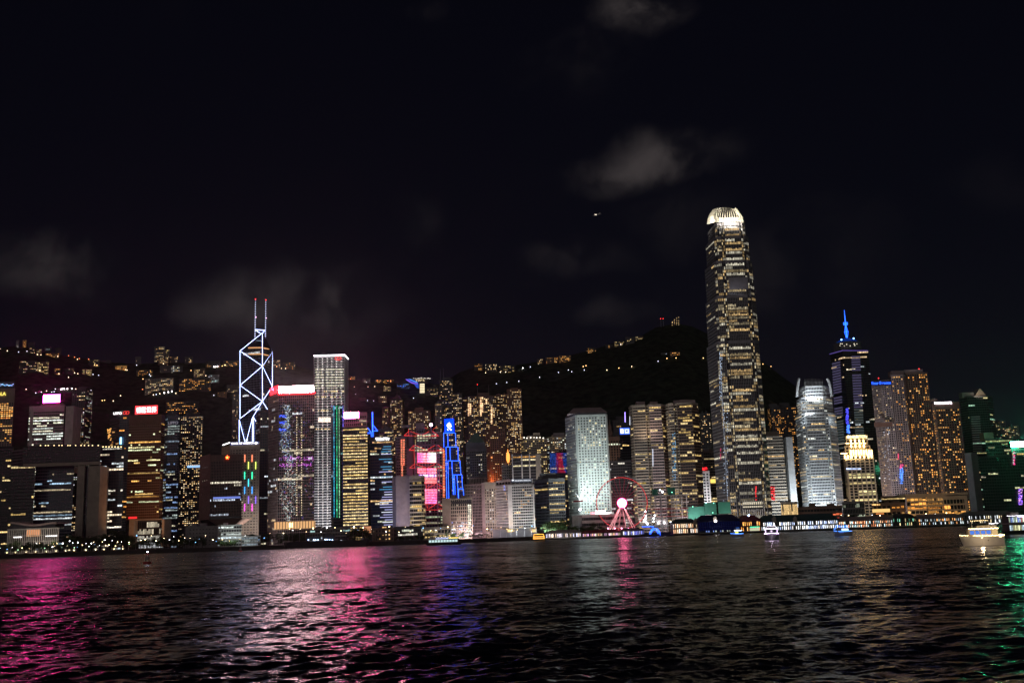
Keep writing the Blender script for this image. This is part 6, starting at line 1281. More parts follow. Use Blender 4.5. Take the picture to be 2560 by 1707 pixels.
# ------------------------------------------------------------------ construction site and tower cranes
b = building('construction_frame', 'unfinished steel frame hung with white work lamps right of the wheel', 'construction site'); ext(b, 1600, 1740, 1290)
for j in range(5):
    y = 1236 + j * 19; panel(b, 'slab', 1612, y, 1722, y + 2, 1290, 'concrete', 16)
for i in range(9): panel(b, 'column', 1614 + i * 13, 1236, 1615.6 + i * 13, 1335, 1289, 'concrete', 1)
for (x, y) in ((1614, 1278), (1615, 1288), (1637, 1288), (1614, 1295), (1634, 1295), (1615, 1304), (1634, 1303), (1646, 1307), (1661, 1306), (1677, 1305), (1619, 1309), (1656, 1229), (1650, 1224)):
    q_ = W(x, y, 1286); m = MB(); m.ball(q_, .95, 6); m.build('work_lamp', emis('work_lamp', (.85, .92, 1), 16), b)
for (x0, y0, x1, y1, nm) in ((1632, 1223, 1645, 1237, 'net'), (1671, 1218, 1688, 1236, 'net'), (1720, 1266, 1762, 1300, 'net'), (1762, 1256, 1791, 1286, 'net'), (1796, 1254, 1826, 1283, 'net')): panel(b, 'green_net', x0, y0, x1, y1, 1287, 'greennet', 8)
for (x, y) in ((1680, 1230), (1765, 1257), (1784, 1257), (1732, 1266), (1782, 1281)):
    q_ = W(x, y, 1284); m = MB(); m.ball(q_, .7, 6); m.build('green_lamp', emis('green_lamp', (.3, 1, .7), 2.5), b)
for y in (1272, 1282, 1291): tubepx(b, 'red_rail', [(1622, y, 1285), (1722, y - 2, 1285)], .2, emis('rail_red', (1, .1, .12), .35))
def crane(label, x, yb, yt, cabw, jibs, D=1280, mt='maroon'):
    b = building('tower_crane', label, 'crane'); ext(b, x, x, D)
    a_ = W(x, yb, D); zt_ = W(x, yt, D).z; m = MB()
    for sx in (-.9, .9):
        for sy in (-.9, .9): m.tube((a_.x + sx, D + sy, 4), (a_.x + sx, D + sy, zt_), .16, .16, 4)
    z = 5
    while z < zt_ - 3: m.tube((a_.x - .9, D - .9, z), (a_.x + .9, D - .9, z + 2.4), .1, .1, 4); m.tube((a_.x + .9, D + .9, z), (a_.x - .9, D + .9, z + 2.4), .1, .1, 4); z += 2.4
    m.build('lattice_mast', 'steel', b); panel(b, 'cab', x - cabw, yt - 3, x + cabw * .5, yt + 1, D - 2, mt, 4)
    for (x2, y2) in jibs:
        m = MB(); p1, p2 = W(x, yt - 3, D), W(x2, y2, D); off = Vector((0, 0, 1.4)); m.tube(p1, p2, .2, .15, 5); m.tube(p1 + off, p2, .2, .12, 5); n_ = 9
        for k in range(n_): m.tube(p1.lerp(p2, k / n_), (p1 + off).lerp(p2, (k + .5) / n_), .1, .1, 4)
        m.build('jib', 'steel', b)
    return b
b = crane('tower crane with a red cab in front of the round-windowed tower', 1450, 1330, 1253, 16, [(1437, 1228), (1487, 1133), (1463, 1212)])
q_ = W(1450, 1273, 1278); m = MB(); m.ball(q_, 1.3, 6); m.build('work_lamp', 'work_lamp', b)
crane('tower crane with raised jib left of the right banded tower', 1656, 1320, 1222, 6, [(1668, 1185), (1640, 1233)], 1282, 'yellow'); crane('tower crane above the wheel right of the first banded tower', 1612, 1310, 1208, 5, [(1621, 1190), (1560, 1188)], 1330, 'yellow')

# ------------------------------------------------------------------ observation wheel
b = building('observation_wheel', 'red-lit observation wheel with a blazing pink hub', 'ferris wheel'); DW = 1252; ext(b, 1510, 1590, DW)
c = W(1554.5, 1257, DW); rad = 62.5 * mpp(DW)
RT = emis('wheel_red', (1, .07, .07), 1.05); RD = emis('wheel_dim', (1, .05, .16), .4); WT = 'white'
def ringm(r_, y, t, mt, name):
    m = MB(); n_ = 72
    for k in range(n_):
        a0, a1 = 2 * math.pi * k / n_, 2 * math.pi * (k + 1) / n_; m.tube((c.x + r_ * math.cos(a0), y, c.z + r_ * math.sin(a0)), (c.x + r_ * math.cos(a1), y, c.z + r_ * math.sin(a1)), t, t, 4, caps=False)
    m.build(name, mt, b)
ringm(rad, DW - 1.2, .33, RT, 'rim'); ringm(rad, DW + 1.2, .25, RD, 'rim'); ringm(rad * .94, DW, .12, 'steel', 'inner_rim')
for k in range(28):
    t = 2 * math.pi * k / 28 + .05; m = MB(); m.tube((c.x + 3 * math.cos(t), DW + (1.6 if k % 2 else -1.6), c.z + 3 * math.sin(t)), (c.x + rad * math.cos(t), DW, c.z + rad * math.sin(t)), .16, .16, 4); m.build('spoke', RD, b)
gm = MB(); gm.lathe((0, 0, 0), [(.25, -1.3), (.95, -1.0), (1.1, 0), (.9, .8), (.3, 1.1)], 8); gmm = gm.mesh('gondola', 'darkgrey')
for k in range(42):
    t = 2 * math.pi * k / 42; link('gondola', gmm, b, None, (c.x + (rad + .6) * math.cos(t), DW, c.z + (rad + .6) * math.sin(t) - .9))
m = MB(); n_ = 28; m.tube((c.x, DW - 3.0, c.z), (c.x, DW - 2.2, c.z), 5.2, 5.2, n_); m.build('hub_screen', emis('hub_pink', (1, .16, .34), 28), b)
m = MB(); m.tube((c.x, DW - 2.6, c.z), (c.x, DW - 2.0, c.z), 6.2, 6.2, n_); m.build('hub_rim', emis('hub_rim', (1, .03, .22), 3), b)
for (x0, dd) in ((1514, -7), (1520, -7), (1527, -7), (1587, -7), (1594, -7), (1545, 8), (1567, 8)):
    q_ = W(x0, 1328, DW + dd); m = MB(); m.tube((q_.x, DW + dd, 4), (c.x + (q_.x - c.x) * .06, DW + (-2 if dd < 0 else 2), c.z - 2), .62, .5, 6); m.build('leg', 'white', b)
panel(b, 'boarding_deck', 1508, 1324, 1604, 1334, DW - 14, 'maroon', 20)
for k in range(5):
    q_ = W(1520 + k * 17, 1320, DW - 16); m = MB(); m.ball(q_, .6, 6); m.build('deck_lamp', emis('deck_pink', (1, .3, .6), 20), b)
l = bpy.data.lights.new('hub_light', 'SPOT'); l.energy = 60000; l.color = (1, .25, .3); l.spot_size = math.radians(70); l.shadow_soft_size = 3; o = bpy.data.objects.new('hub_light', l); C.objects.link(o); o.location = (c.x, DW - 16, c.z + 4); o.rotation_euler = Vector((0, .5, -1)).to_track_quat('-Z', 'Y').to_euler()
flood(1554, 1300, DW, 1554, 1326, DW - 26, (1, .5, .5), 6500, 30, 3)

# ------------------------------------------------------------------ piers along the water
def pier(label, x0, x1, yr, ye, D, roof='tealroof', wall='grey', floors=2, pal='white', lit=.7, em=.8, gables=(), nb=None, cat='ferry pier', dep=24, ridge_=True, bw=4.0):
    b = building('ferry_pier', label, cat); ext(b, x0, x1, D); xm = (x0 + x1) / 2
    xa, xb = W(x0, ye, D).x, W(x1, ye, D).x; ze = W(xm, ye, D).z; zr = W(xm, yr, D).z
    m = MB(); m.box(xa - 1, xb + 1, D - 1.5, D + dep, 1.6, 2.4); m.build('deck', 'concrete', b)
    for k in range(int((xb - xa) / 8) + 1): 
        m = MB(); m.tube((xa + k * 8, D - .8, -3), (xa + k * 8, D - .8, 1.6), .45, .45, 6); m.build('pile', 'seawall', b)
    fh = (ze - 2.4) / floors
    m = MB(); m.box(xa, xb, D + 2.5, D + dep - 2, 2.4, ze); m.build('hall', 'dark', b)
    nb_ = nb or max(3, int((xb - xa) / bw)); P_ = PAL[pal] if isinstance(pal, str) else pal
    for f in range(floors):
        if f: m = MB(); m.box(xa, xb, D, D + 3, 2.4 + f * fh - .3, 2.4 + f * fh + .35); m.build('gallery_floor', wall, b)
        for i in range(nb_):
            if R.random() > lit: continue
            xs, xe = xa + (xb - xa) * i / nb_, xa + (xb - xa) * (i + 1) / nb_; xs += R.uniform(0, .5) * (xe - xs) * .6; xe -= R.uniform(0, .35) * (xe - xs); q_ = R.choice(P_); e = 2.4 * em * R.uniform(.35, 1.4); m = MB()
            m.quad((xs + .3, D + 2.3, 2.8 + f * fh), (xe - .3, D + 2.3, 2.8 + f * fh), (xe - .3, D + 2.3, 2.4 + f * fh + fh * R.uniform(.7, .9)), (xs + .3, D + 2.3, 2.4 + f * fh + fh * .8), tuple(v * e for v in q_)); m.build('lit_window', 'lit', b, None, True)
    cm = MB(); cm.tube((0, D + .4, 2.4), (0, D + .4, ze), .28, .28, 6); cme = cm.mesh('column', wall)
    for i in range(nb_ + 1): link('column', cme, b, None, (xa + (xb - xa) * i / nb_, 0, 0))
    ih = min(6, (xb - xa) * .2)
    m = MB(); m.prism([(xa - 1.5, D - 1.5), (xb + 1.5, D - 1.5), (xb + 1.5, D + dep + 1), (xa - 1.5, D + dep + 1)], ze, zr, (1, 1, 1), [(xa + ih, D + dep * .4), (xb - ih, D + dep * .4), (xb - ih, D + dep * .6), (xa + ih, D + dep * .6)]); m.build('roof', roof, b)
    for gx in gables:
        q_ = W(gx, ye - 3, D - 2); m = MB(); m.prism([(q_.x - 1.9, D - 2.2), (q_.x + 1.9, D - 2.2), (q_.x + 1.9, D + 3), (q_.x - 1.9, D + 3)], q_.z - 3.2, q_.z + 1.6); m.poly([(q_.x - 2.2, D - 2.3, q_.z + 1.6), (q_.x + 2.2, D - 2.3, q_.z + 1.6), (q_.x, D - 2.3, q_.z + 4)]); m.build('gable', 'cream', b)
    return b
b = pier('long white-columned ferry pier left of the wheel', 1364, 1452, 1324, 1331, 1186, 'grey', 'white', 1, [(.9, .8, .9), (1, .75, .55), (.7, .7, 1)], .8, .8, nb=22, dep=16)
flood(1408, 1338, 1186, 1408, 1345, 1174, (1, .85, .8), 900, 36, 2)
b = pier('low pier with mixed amber lights under the wheel', 1453, 1552, 1324, 1331, 1190, 'maroon', 'grey', 1, [(1, .5, .3), (1, .8, .6), (.9, .5, .8)], .85, .7, nb=26, dep=14)
b = pier('columned pier with violet end lights right of the wheel', 1553, 1610, 1319, 1325, 1186, 'tealroof', 'white', 1, [(.7, .7, 1), (1, .95, .95), (.3, .35, 1.2)], .85, .9, nb=14, dep=16)
b = pier('stair-fronted pier hall left of the blue pier', 1682, 1744, 1296, 1306, 1180, 'tealroof', 'cream', 2, [(1, .75, .5), (1, .9, .8), (1, .55, .3)], .85, .7, gables=(1739,), nb=13)
b = pier('large blue ferry pier with a lamp-lit gable', 1745, 1850, 1286, 1301, 1172, 'navy', 'navy', 2, [(.5, .55, .5), (.2, .3, .7)], .35, .35, gables=(1788,), nb=18)
q_ = W(1789, 1302, 1166); m = MB(); m.ball(q_, 1.3, 8); m.build('gable_lamp', emis('gable_lamp', (1, .92, .95), 16), b); q_ = W(1872, 1288, 1166)
panel(b, 'blue_wall', 1745, 1303, 1850, 1325, 1173.5, emis('bluewall', (.015, .03, .30), .06), .4)
b = pier('maroon-roofed pier end with green and amber shop signs', 1851, 1901, 1287, 1301, 1174, 'maroon', 'maroon', 2, 'orange', .75, .55, nb=10)
panel(b, 'green_sign', 1875, 1315.5, 1899, 1318, 1173, emis('shopgreen', (.1, 1, .5), 1.2), .3); panel(b, 'shopfront', 1875, 1319, 1899, 1326, 1173, emis('shopwhite', (.9, .9, .6), .7), .3); m = MB(); m.ball(q_, .9, 6); m.build('roof_lamp', emis('rooflampblue', (.4, .55, 1), 22), b)
pier('long teal-roofed pier with bright white halls right of the maroon one', 1902, 2096, 1285, 1301, 1178, 'tealroof', 'grey', 2, [(1, .95, .9), (.85, .92, 1), (.5, .6, .9)], .88, 1.0, gables=(1936, 1988), nb=38)
pier('flat grey pier with orange and white shops beside the blue cruise boat', 2097, 2232, 1290, 1300, 1184, 'pinkstone', 'grey', 2, [(1, .55, .3), (1, .85, .7), (.6, .85, .9), (1, .35, .15)], .9, 1.0, nb=30, ridge_=False)
pier('dark pier with green lights left of the last grey pier', 2233, 2291, 1283, 1294, 1186, 'dark', 'dark', 2, [(.3, .9, .6), (1, .8, .4)], .4, .5, nb=12)
pier('last grey pier at right with cool white and orange windows', 2292, 2410, 1284, 1294, 1182, 'pinkstone', 'grey', 2, [(.85, 1, 1), (.7, .85, 1), (1, .45, .15)], .7, .85, nb=24)
pier('low lamp-dotted landing behind the white yacht', 2411, 2540, 1277, 1286, 1186, 'grey', 'grey', 2, [(1, .8, .5), (.9, .95, 1)], .5, .7, nb=24)
# ------------------------------------------------------------------ boats, buoys, aircraft
R.seed(9)
def hull(L, Bm, H, mt, parent, bow=.75, name='hull'):
    """bow towards -x"""
    m = MB(); st = [(-.5, .04, 1.12), (-.42, .34, 1.08), (-.25, .72, 1.03), (0, 1, 1), (.35, .98, 1), (.5, .9, 1)]; rings = []
    for (u, w, h) in st:
        x = u * L; y = Bm / 2 * w; rb = .62 if u < 0 else .8; xo = bow * (.5 - u) * .12 * L * (1 if u < -.2 else .4)
        rings.append([(x + xo, -y * rb, -.6), (x, -y, H * h), (x, y, H * h), (x + xo, y * rb, -.6)])
    i = len(m.v); [m.v.extend(r_) for r_ in rings]
    for a in range(len(rings) - 1):
        for k in range(4):
            j = (k + 1) % 4; m.f.append((i + a * 4 + k, i + (a + 1) * 4 + k, i + (a + 1) * 4 + j, i + a * 4 + j)); m.c.append((1, 1, 1)); m.m.append(0)
    m.f.append((i, i + 1, i + 2, i + 3)); e_ = i + (len(rings) - 1) * 4; m.f.append((e_ + 3, e_ + 2, e_ + 1, e_)); m.c += [(1, 1, 1)] * 2; m.m += [0, 0]
    return m.build(name, mt, parent)
def lights(parent, pts, r, mt, name='light_string', wav=.12, step=.55):
    m = MB()
    for a, b_ in zip(pts, pts[1:]):
        a, b_ = Vector(a), Vector(b_); n = max(2, int((b_ - a).length / step))
        for k in range(n): p = a.lerp(b_, k / n); m.ball((p.x, p.y, p.z - wav * abs(math.sin(k * .9))), r, 5)
    return m.build(name, mt, parent, 'stuff')
def bx(parent, name, x0, x1, y0, y1, z0, z1, mt):
    m = MB(); m.box(x0, x1, y0, y1, z0, z1); return m.build(name, mt, parent)
def boat(name, label, cat, x, yb, rot):
    hz = 1333 - .034 * (x - 1280); D = FPX * CAMH / (yb - hz); p = W(x, yb, D); r_ = thing(name, label, cat, (p.x, D, 0)); r_.rotation_euler.z = rot; return r_, D
emis('deck_gold', (1, .72, .34), 9); emis('boat_white', (.95, .92, 1), 8); emis('boat_blue', (.07, .26, 1), 4); emis('blue_window', (.10, .26, .9), .9); emis('cabin_warm', (1, .66, .3), .7); emis('cabin_cool', (.7, .95, .95), .9); emis('boat_orange', (1, .42, .05), 4)
# white yacht with gold strings
b, D = boat('motor_yacht', 'white motor yacht with golden light strings and blue cabin windows', 'boat', 2455, 1360, math.radians(-14))
hull(12.4, 4.4, 2.7, 'hull', b); cab_ = bx(b, 'main_cabin', -3.8, 4.6, -1.8, 1.8, 2.7, 5.0, 'cream'); bx(b, 'upper_deck', -3.6, 4.9, -2.1, 2.1, 5.0, 5.25, 'white'); bx(b, 'flybridge', -1.2, 4.4, -1.6, 1.6, 5.25, 6.1, 'cream'); bx(b, 'canopy', -2.8, 2.4, -1.8, 1.8, 7.5, 7.7, 'cream')
for k in range(4): bx(cab_, 'cabin_window', -3.3 + k * 1.55, -2.1 + k * 1.55, -1.86, -1.8, 3.5, 4.6, 'blue_window')
for sx in (-2.6, 2.2):
    for sy in (-1.6, 1.6): m = MB(); m.tube((sx, sy, 5.2), (sx, sy, 7.6), .07, .07, 5); m.build('canopy_post', 'white', b)
bx(cab_, 'rear_cabin_light', 2.9, 4.5, -1.86, -1.8, 3.0, 4.7, 'cabin_warm')
lights(b, [(-6.1, -.3, 3.35), (-5, -1.2, 3.3), (0, -2.25, 3.1), (6.2, -2.0, 3.1), (6.2, 2, 3.1)], .13, 'deck_gold', step=.4); lights(b, [(-3.6, -2.15, 5.2), (4.9, -2.15, 5.25)], .15, 'deck_gold', step=.3); lights(b, [(-2.8, -1.85, 7.6), (2.4, -1.85, 7.7)], .07, 'deck_gold', step=.5); lights(b, [(2.6, -1.9, 6.6), (5.2, -1.9, 6.8)], .12, 'boat_white', step=.4)
m = MB(); m.tube((-5.8, 0, 3.0), (-5.8, 0, 3.9), .05, .05, 5); m.tube((-5.8, 0, 3.9), (-3, -1.7, 3.8), .04, .04, 5); m.build('bow_rail', 'steel', b); bx(b, 'porthole', 1.4, 1.7, -2.2, -2.05, 1.5, 1.8, 'dark'); bx(b, 'stern_lamp', 4.8, 5.4, -2.2, -2.0, 2.6, 3.4, 'deck_gold')
l = bpy.data.lights.new('deck_light', 'POINT'); m = MB(); m.tube((-1, -1.9, 4.9), (-1, -7, 2.6), .05, .05, 5); m.ball((-1, -7, 2.6), .12, 6); m.build('lamp_boom', 'steel', b); l.energy = 900; l.color = (1, .72, .4); l.shadow_soft_size = .4; o = bpy.data.objects.new('deck_light', l); C.objects.link(o); o.parent = b; o.location = (-1, -7.3, 2.4)  # point light on a made-up boom, added to brighten the hull
# bow-on white boat
b, D = boat('pleasure_boat', 'white pleasure boat seen bow on with violet light strings', 'boat', 1930, 1347, math.radians(76))
hull(13, 8.6, 3.2, 'hull', b); bx(b, 'cabin', -3.4, 5, -3.2, 3.2, 3.2, 6.2, 'hull'); bx(b, 'windscreen', -3.5, -3.4, -2.6, 2.6, 4.2, 5.9, 'glass'); bx(b, 'roof', -3.6, 5.2, -3.5, 3.5, 6.2, 6.5, 'hull'); bx(b, 'upper_cabin', -1, 4, -2.6, 2.6, 6.5, 7.8, 'hull')
SV = emis('string_violet', (.85, .6, 1), 7)
lights(b, [(-5.2, -2.4, 3.8), (-6.4, 0, 3.9), (-5.2, 2.4, 3.8), (-1, 4.1, 3.6)], .17, SV, step=.5); lights(b, [(-5.2, -2.4, 3.8), (-1, -4.1, 3.6)], .17, SV, step=.5); lights(b, [(-3.7, -3.4, 6.4), (-3.7, 3.4, 6.4)], .2, SV, step=.4); lights(b, [(-3.6, -3.3, 3.9), (-3.6, -3.3, 6.3)], .15, SV, step=.5); lights(b, [(-3.6, 3.3, 3.9), (-3.6, 3.3, 6.3)], .15, SV, step=.5); lights(b, [(-1.1, -2.5, 7.8), (-1.1, 2.5, 7.9)], .1, 'boat_white', step=.7)
l = bpy.data.lights.new('bow_light', 'POINT'); l.energy = 420; l.color = (.95, .75, 1); l.shadow_soft_size = .5; o = bpy.data.objects.new('bow_light', l); C.objects.link(o); o.parent = b; o.location = (-10, 0, 5)
# small blue strung launch
b, D = boat('harbour_launch', 'small launch with a blue light string and a yellow cabin glow', 'boat', 1842, 1341, math.radians(20))
hull(10.5, 4.6, 2.4, 'hull', b); bx(b, 'cabin', -2.8, 3.6, -1.9, 1.9, 2.4, 5.0, 'white'); bx(b, 'cabin_glow', -2.4, .4, -1.96, -1.9, 2.9, 4.4, emis('launch_yellow', (.8, .85, .1), 1.4)); bx(b, 'cabin_window', .8, 3.3, -1.96, -1.9, 3.0, 4.4, 'glass'); bx(b, 'roof', -3.2, 3.9, -2.2, 2.2, 5.0, 5.25, 'white'); bx(b, 'wheelhouse', -1, 2.5, -1.4, 1.4, 5.25, 6.6, 'white'); m = MB(); m.tube((.5, 0, 6.6), (.5, 0, 8.6), .07, .05, 5); m.build('mast', 'steel', b)
lights(b, [(-5.4, -.4, 3.2), (-2, -2.3, 2.9), (5, -2.2, 2.9)], .22, 'boat_blue', step=.45); lights(b, [(-3.2, -2.25, 5.2), (3.9, -2.25, 5.2)], .2, emis('launch_white', (.6, .75, 1), 8), step=.45); lights(b, [(-1, -1.5, 7.2), (2.4, -1.5, 7.4)], .12, 'boat_blue', step=.8)
# blue cruise boat
b, D = boat('cruise_boat', 'rounded cruise boat wrapped in blue light strings before the piers', 'boat', 2106, 1337, math.radians(12))
hull(12.6, 4.8, 2.8, 'hull', b); bx(b, 'cabin', -4.6, 3.6, -2.1, 2.1, 2.8, 5.0, 'hull'); bx(b, 'cabin_light', -1.4, 3.4, -2.16, -2.1, 3.4, 4.6, emis('cab_sky', (.5, .75, 1), 2.2)); bx(b, 'windscreen', -4.66, -4.6, -1.8, 1.8, 3.5, 4.8, 'glass'); bx(b, 'roof', -4.9, 3.9, -2.4, 2.4, 5.0, 5.25, 'hull')
for z, x0, x1, sag in ((3.0, -6.2, 6.2, .5), (5.7, -4.8, 3.6, .1), (6.3, -4.2, 3.4, .1)): lights(b, [(x0, -1.2, z + .5), (x0 * .4, -2.45, z - sag * .3), (x1 * .5, -2.45, z + .1), (x1, -2.0, z - .1)], .2, 'boat_blue', step=.42)
lights(b, [(-6.0, -1, 4.6), (-4.7, -2, 5.2)], .2, 'boat_blue', step=.4); bx(b, 'canopy', -4.4, 3.5, -2.2, 2.2, 6.1, 6.25, 'navy')
for sx in (-4, 3.2): m = MB(); m.tube((sx, -2, 5.2), (sx, -2, 6.1), .06, .06, 5); m.build('canopy_post', 'steel', b)
# harbour ferry at left
b, D = boat('harbour_ferry', 'double-decked ferry with cool-lit saloon on the left-centre water', 'ferry', 1108, 1360.5, math.radians(4))
hull(34, 8.5, 2.4, 'dark', b, .5); sal_ = bx(b, 'lower_saloon', -14, 14.5, -3.8, 3.8, 2.4, 5.4, 'greenroof'); bx(b, 'upper_deck', -14.5, 15, -4.1, 4.1, 5.4, 5.8, 'white'); bx(b, 'upper_saloon', -8, 14, -3.6, 3.6, 5.8, 7.8, 'darkgrey'); bx(b, 'roof', -8.6, 14.6, -4, 4, 7.8, 8.1, 'white'); bx(b, 'wheelhouse', -12.5, -8.8, -2.4, 2.4, 5.8, 8.4, 'white'); m = MB(); m.tube((-10, 0, 8.4), (-10, 0, 12), .1, .06, 5); m.build('mast', 'steel', b)
for k in range(10): bx(sal_, 'saloon_window', -13.4 + k * 2.75, -11.2 + k * 2.75, -3.88, -3.8, 2.9, 5.0, 'cabin_cool')
bx(b, 'roof_strip', -7, 5, -4.15, -4.0, 5.9, 6.5, emis('strip_lav', (.6, .65, 1), 1.6)); bx(b, 'roof_strip', 5.4, 14.4, -4.15, -4.0, 6.2, 6.9, emis('strip_gold', (1, .72, .2), 2.2)); lights(b, [(-7, -3.9, 7.4), (8, -3.9, 7.5)], .16, 'boat_white', step=1.3)
# ferry cut by the right edge
b, D = boat('harbour_ferry', 'ferry cut off by the right edge, its decks full of coloured light', 'ferry', 2570, 1332, math.radians(3))
hull(26, 7, 1.6, 'dark', b, .4); bx(b, 'lower_saloon', -10.6, 12, -3.1, 3.1, 1.6, 5.0, 'dark'); bx(b, 'middle_deck', -11, 12.4, -3.4, 3.4, 5.0, 5.4, 'white'); bx(b, 'upper_saloon', -10.4, 12, -3.0, 3.0, 5.4, 8.3, 'dark'); bx(b, 'roof', -11, 12.4, -3.4, 3.4, 8.3, 8.6, 'navy'); bx(b, 'wheelhouse', -8.6, -4.6, -2, 2, 8.6, 10.4, 'beige')
for f, z in enumerate((2.0, 5.8)):
    for k in range(26):
        m = MB(); x0 = -10.3 + k * .85; q_ = R.choice([(.8, .95, .7), (.6, .8, 1), (1, .8, .6), (.9, .3, .3), (.3, .4, 1)] if f else [(.8, 1, .8), (.7, .9, 1), (.9, .9, .5)]); e = R.uniform(.3, 1.4); m.quad((x0, -3.16, z), (x0 + .62, -3.16, z), (x0 + .62, -3.16, z + 2.4), (x0, -3.16, z + 2.4), tuple(v * e for v in q_)); m.build('saloon_window', 'lit', b, None, True)
lights(b, [(-11, -3.5, 8.9), (12.4, -3.5, 8.9)], .13, 'boat_white', step=.6); bx(b, 'roof_strip', -6, 2, -3.5, -3.4, 8.2, 8.7, emis('strip_violet', (.6, .55, 1), 4))
# amber ferry at the columned pier
b, D = boat('harbour_ferry', 'small amber-outlined ferry moored at the left end of the columned pier', 'ferry', 1347, 1348.6, 0.05); b.location.y = 1172; b.location.x = W(1347, 1348, 1172).x
hull(14.5, 5, 1.8, 'dark', b, .5); cab_ = bx(b, 'lower_cabin', -6, 6, -2.2, 2.2, 1.8, 4.2, 'wood'); bx(b, 'upper_cabin', -5, 4.5, -2, 2, 4.4, 6.6, 'wood'); bx(b, 'roof', -5.6, 5.2, -2.3, 2.3, 6.6, 6.9, 'wood')
for z, x0, x1 in ((2.1, -6.6, 6.6), (4.4, -6.3, 6.3), (6.9, -5.6, 5.2)): m = MB(); m.tube((x0, -2.4, z), (x1, -2.4, z), .2, .2, 5); m.build('light_rope', 'boat_orange', b)
for x in (-6.2, 6.2): m = MB(); m.tube((x, -2.4, 2.1), (x * .85, -2.4, 6.9), .16, .16, 5); m.build('light_rope', 'boat_orange', b)
for k in range(7): bx(cab_, 'cabin_window', -5.4 + k * 1.6, -4.3 + k * 1.6, -2.26, -2.2, 2.4, 3.8, 'cabin_warm')
# blue light arch
b = building('light_arch', 'blue neon arch on a floating stage right of the wheel', 'light sculpture'); ext(b, 1620, 1648, 1180)
for r_, x_ in ((1.0, 0), (.78, 0), (1.0, 6)):
    tubepx(b, 'arch_tube', [(1636 + x_ * .4 + 12 * r_ * math.cos(t), 1337 - 17 * r_ * math.sin(t), 1180 + x_) for t in [math.pi * k / 10 for k in range(11)]], .3, 'neon_blue')
panel(b, 'stage', 1602, 1334, 1650, 1339, 1179, 'dark', 10); panel(b, 'stage_canopy', 1606, 1316, 1634, 1318, 1184, 'dark', 6); tubepx(b, 'canopy_tube', [(1605, 1316, 1181), (1634, 1315, 1181), (1632, 1318, 1181)], .25, 'neon_blue')
for x in (1607, 1632): panel(b, 'stage_post', x, 1318, x + 1, 1335, 1184, 'dark', .6)
# grey moored ship
b = building('patrol_ship', 'long dark grey ship moored below the grey skyscraper with blue deck lamps', 'ship'); ext(b, 720, 915, 1180)
m = MB(); xa, xb = W(712, 1355, 1180).x, W(918, 1355, 1180).x
m.prism([(xa + 6, 1180), (xb - 2, 1178), (xb, 1184), (xb - 2, 1190), (xa + 6, 1190), (xa, 1185)], -1, 7.6, (1, 1, 1), [(xa + 2, 1179), (xb, 1177), (xb + 3, 1184), (xb, 1191), (xa + 2, 1191), (xa - 3, 1185)]); m.build('hull', 'dark', b)
for (x0, y0, x1, y1) in ((765, 1340, 800, 1349), (806, 1338, 836, 1349), (812, 1332, 826, 1338), (845, 1343, 868, 1349)): panel(b, 'superstructure', x0, y0, x1, y1, 1182, 'dark', 6)
m = MB(); q_ = W(818, 1332, 1184); m.tube((q_.x, 1185, q_.z), (q_.x, 1185, q_.z + 9), .3, .1, 6); m.build('mast', 'dark', b)
for x, y in ((771, 1349), (784, 1349), (789, 1349), (795, 1349), (813, 1348), (818, 1348), (824, 1348), (831, 1349)):
    q_ = W(x, y, 1181); m = MB(); m.ball(q_, .5, 6); m.build('deck_lamp', emis('deck_blue', (.5, .65, 1), 14), b)
# buoys
def buoy(label, x, yb, s, lampcol):
    b, D = boat('navigation_buoy', label, 'buoy', x, yb, 0); m = MB(); m.lathe((0, 0, 0), [(1.9 * s, -.5), (2.1 * s, .1), (2.0 * s, .9 * s), (.6 * s, 1.1 * s)], 14); m.build('float', 'red', b)
    for k in range(4):
        t = k * math.pi / 2 + .4; m = MB(); m.tube((1.5 * s * math.cos(t), 1.5 * s * math.sin(t), .9 * s), (.75 * s * math.cos(t), .75 * s * math.sin(t), 4.4 * s), .09 * s, .07 * s, 5); m.build('leg', 'hull', b)
    m = MB(); m.lathe((0, 0, 2.0 * s), [(1.15 * s, 0), (1.15 * s, .2 * s), (1.0 * s, .9 * s), (.9 * s, 1.4 * s)], 10); m.build('cage', 'pinkstone', b); m = MB(); m.lathe((0, 0, 4.4 * s), [(.85 * s, 0), (.85 * s, .15 * s), (.3 * s, .4 * s), (.25 * s, 1.1 * s)], 10); m.build('top_platform', 'red', b); m = MB(); m.ball((0, 0, 5.7 * s), .3 * s, 6); m.build('buoy_light', lampcol, b)
buoy('red and white navigation buoy with a lamp on the left water', 368, 1406, 1.0, emis('buoy_lamp', (.7, .75, 1), 25)); buoy('small dark buoy near the left seawall', 601, 1376, .9, 'dark')
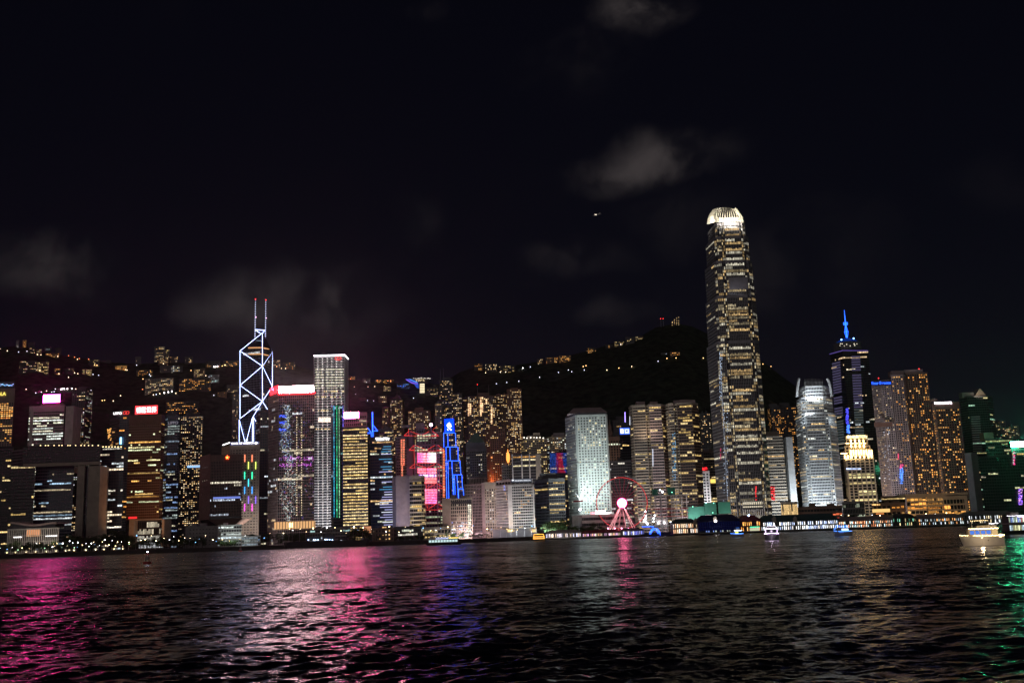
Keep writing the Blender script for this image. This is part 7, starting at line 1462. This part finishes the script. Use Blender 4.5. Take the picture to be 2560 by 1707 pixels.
# airliner high above
b = thing('airliner', 'distant airliner with bright landing lights in the night sky', 'airplane', tuple(W(1492, 537, 3600)))
m = MB(); m.lathe((0, 0, 0), [(.2, -17), (1.6, -13), (1.9, 0), (1.8, 10), (.5, 18)], 10); f_ = m.build('fuselage', 'white', b); f_.rotation_euler = (math.radians(88), 0, math.radians(62))
m = MB(); m.prism([(-15, 4), (0, -3), (15, 4), (15, 5.5), (0, 2.5), (-15, 5.5)], -.2, .2); w_ = m.build('wing', 'white', b); w_.rotation_euler = (0, 0, math.radians(-20)); m = MB(); m.box(-.2, .2, 9, 14, 1, 6); t_ = m.build('tail_fin', 'white', b); t_.rotation_euler = (0, 0, math.radians(-118))
for x in (-6.5, -2.5, 5.5): m = MB(); m.ball((x, -3, .4 if x < 0 else .9), .8, 6); m.build('landing_light', emis('landing', (1, .85, .65), 9), b)
# ------------------------------------------------------------------ humid harbour air
m = bpy.data.materials.new('haze'); m.use_nodes = True; t = m.node_tree; t.nodes.clear()
v = t.nodes.new('ShaderNodeVolumePrincipled'); v.inputs['Color'].default_value = (.8, .8, .85, 1); v.inputs['Density'].default_value = 2.6e-5; v.inputs['Anisotropy'].default_value = .85
o_ = t.nodes.new('ShaderNodeOutputMaterial'); t.links.new(v.outputs[0], o_.inputs['Volume']); MATS['haze'] = m
mb = MB(); mb.box(-5200, 5200, -600, 5000, -4, 760); h = link('haze', mb.mesh('haze', 'haze')); h['kind'] = 'stuff'
# ------------------------------------------------------------------ put each building's empty at its foot, drop the scratch properties
for r, px, D in ROOTS:
    kids = list(r.children); x0, x1, D = r.get('_b', [640, 640, 1400])
    p = W((x0 + x1) / 2, 1340, D); base = Vector((p.x, D, gz(p.x, D)))
    r.location = base
    for k in kids: k.matrix_parent_inverse = Matrix.Translation(-base)
    for key in ('_b', '_nrun'):
        if key in r: del r[key]

# things alike are told apart by their place, counted from the left of the picture
ORD = 'first second third fourth fifth sixth seventh eighth ninth tenth eleventh twelfth thirteenth fourteenth fifteenth sixteenth seventeenth eighteenth nineteenth twentieth'.split()
def ordn(k): return ORD[k] if k < 20 else '%d%s' % (k + 1, {1: 'st', 2: 'nd', 3: 'rd'}.get((k + 1) % 10, 'th'))
same = {}
for o in scene.objects:
    if o.parent is None and 'label' in o: same.setdefault(o['label'], []).append(o)
for lab, os_ in same.items():
    if len(os_) < 2: continue
    def sx_(o):
        v_ = o.location - CAM; return v_.dot(_rc) / v_.dot(_fw)
    for k, o in enumerate(sorted(os_, key=sx_)): o['label'] = '%s, %s from the left' % (lab, ordn(k))
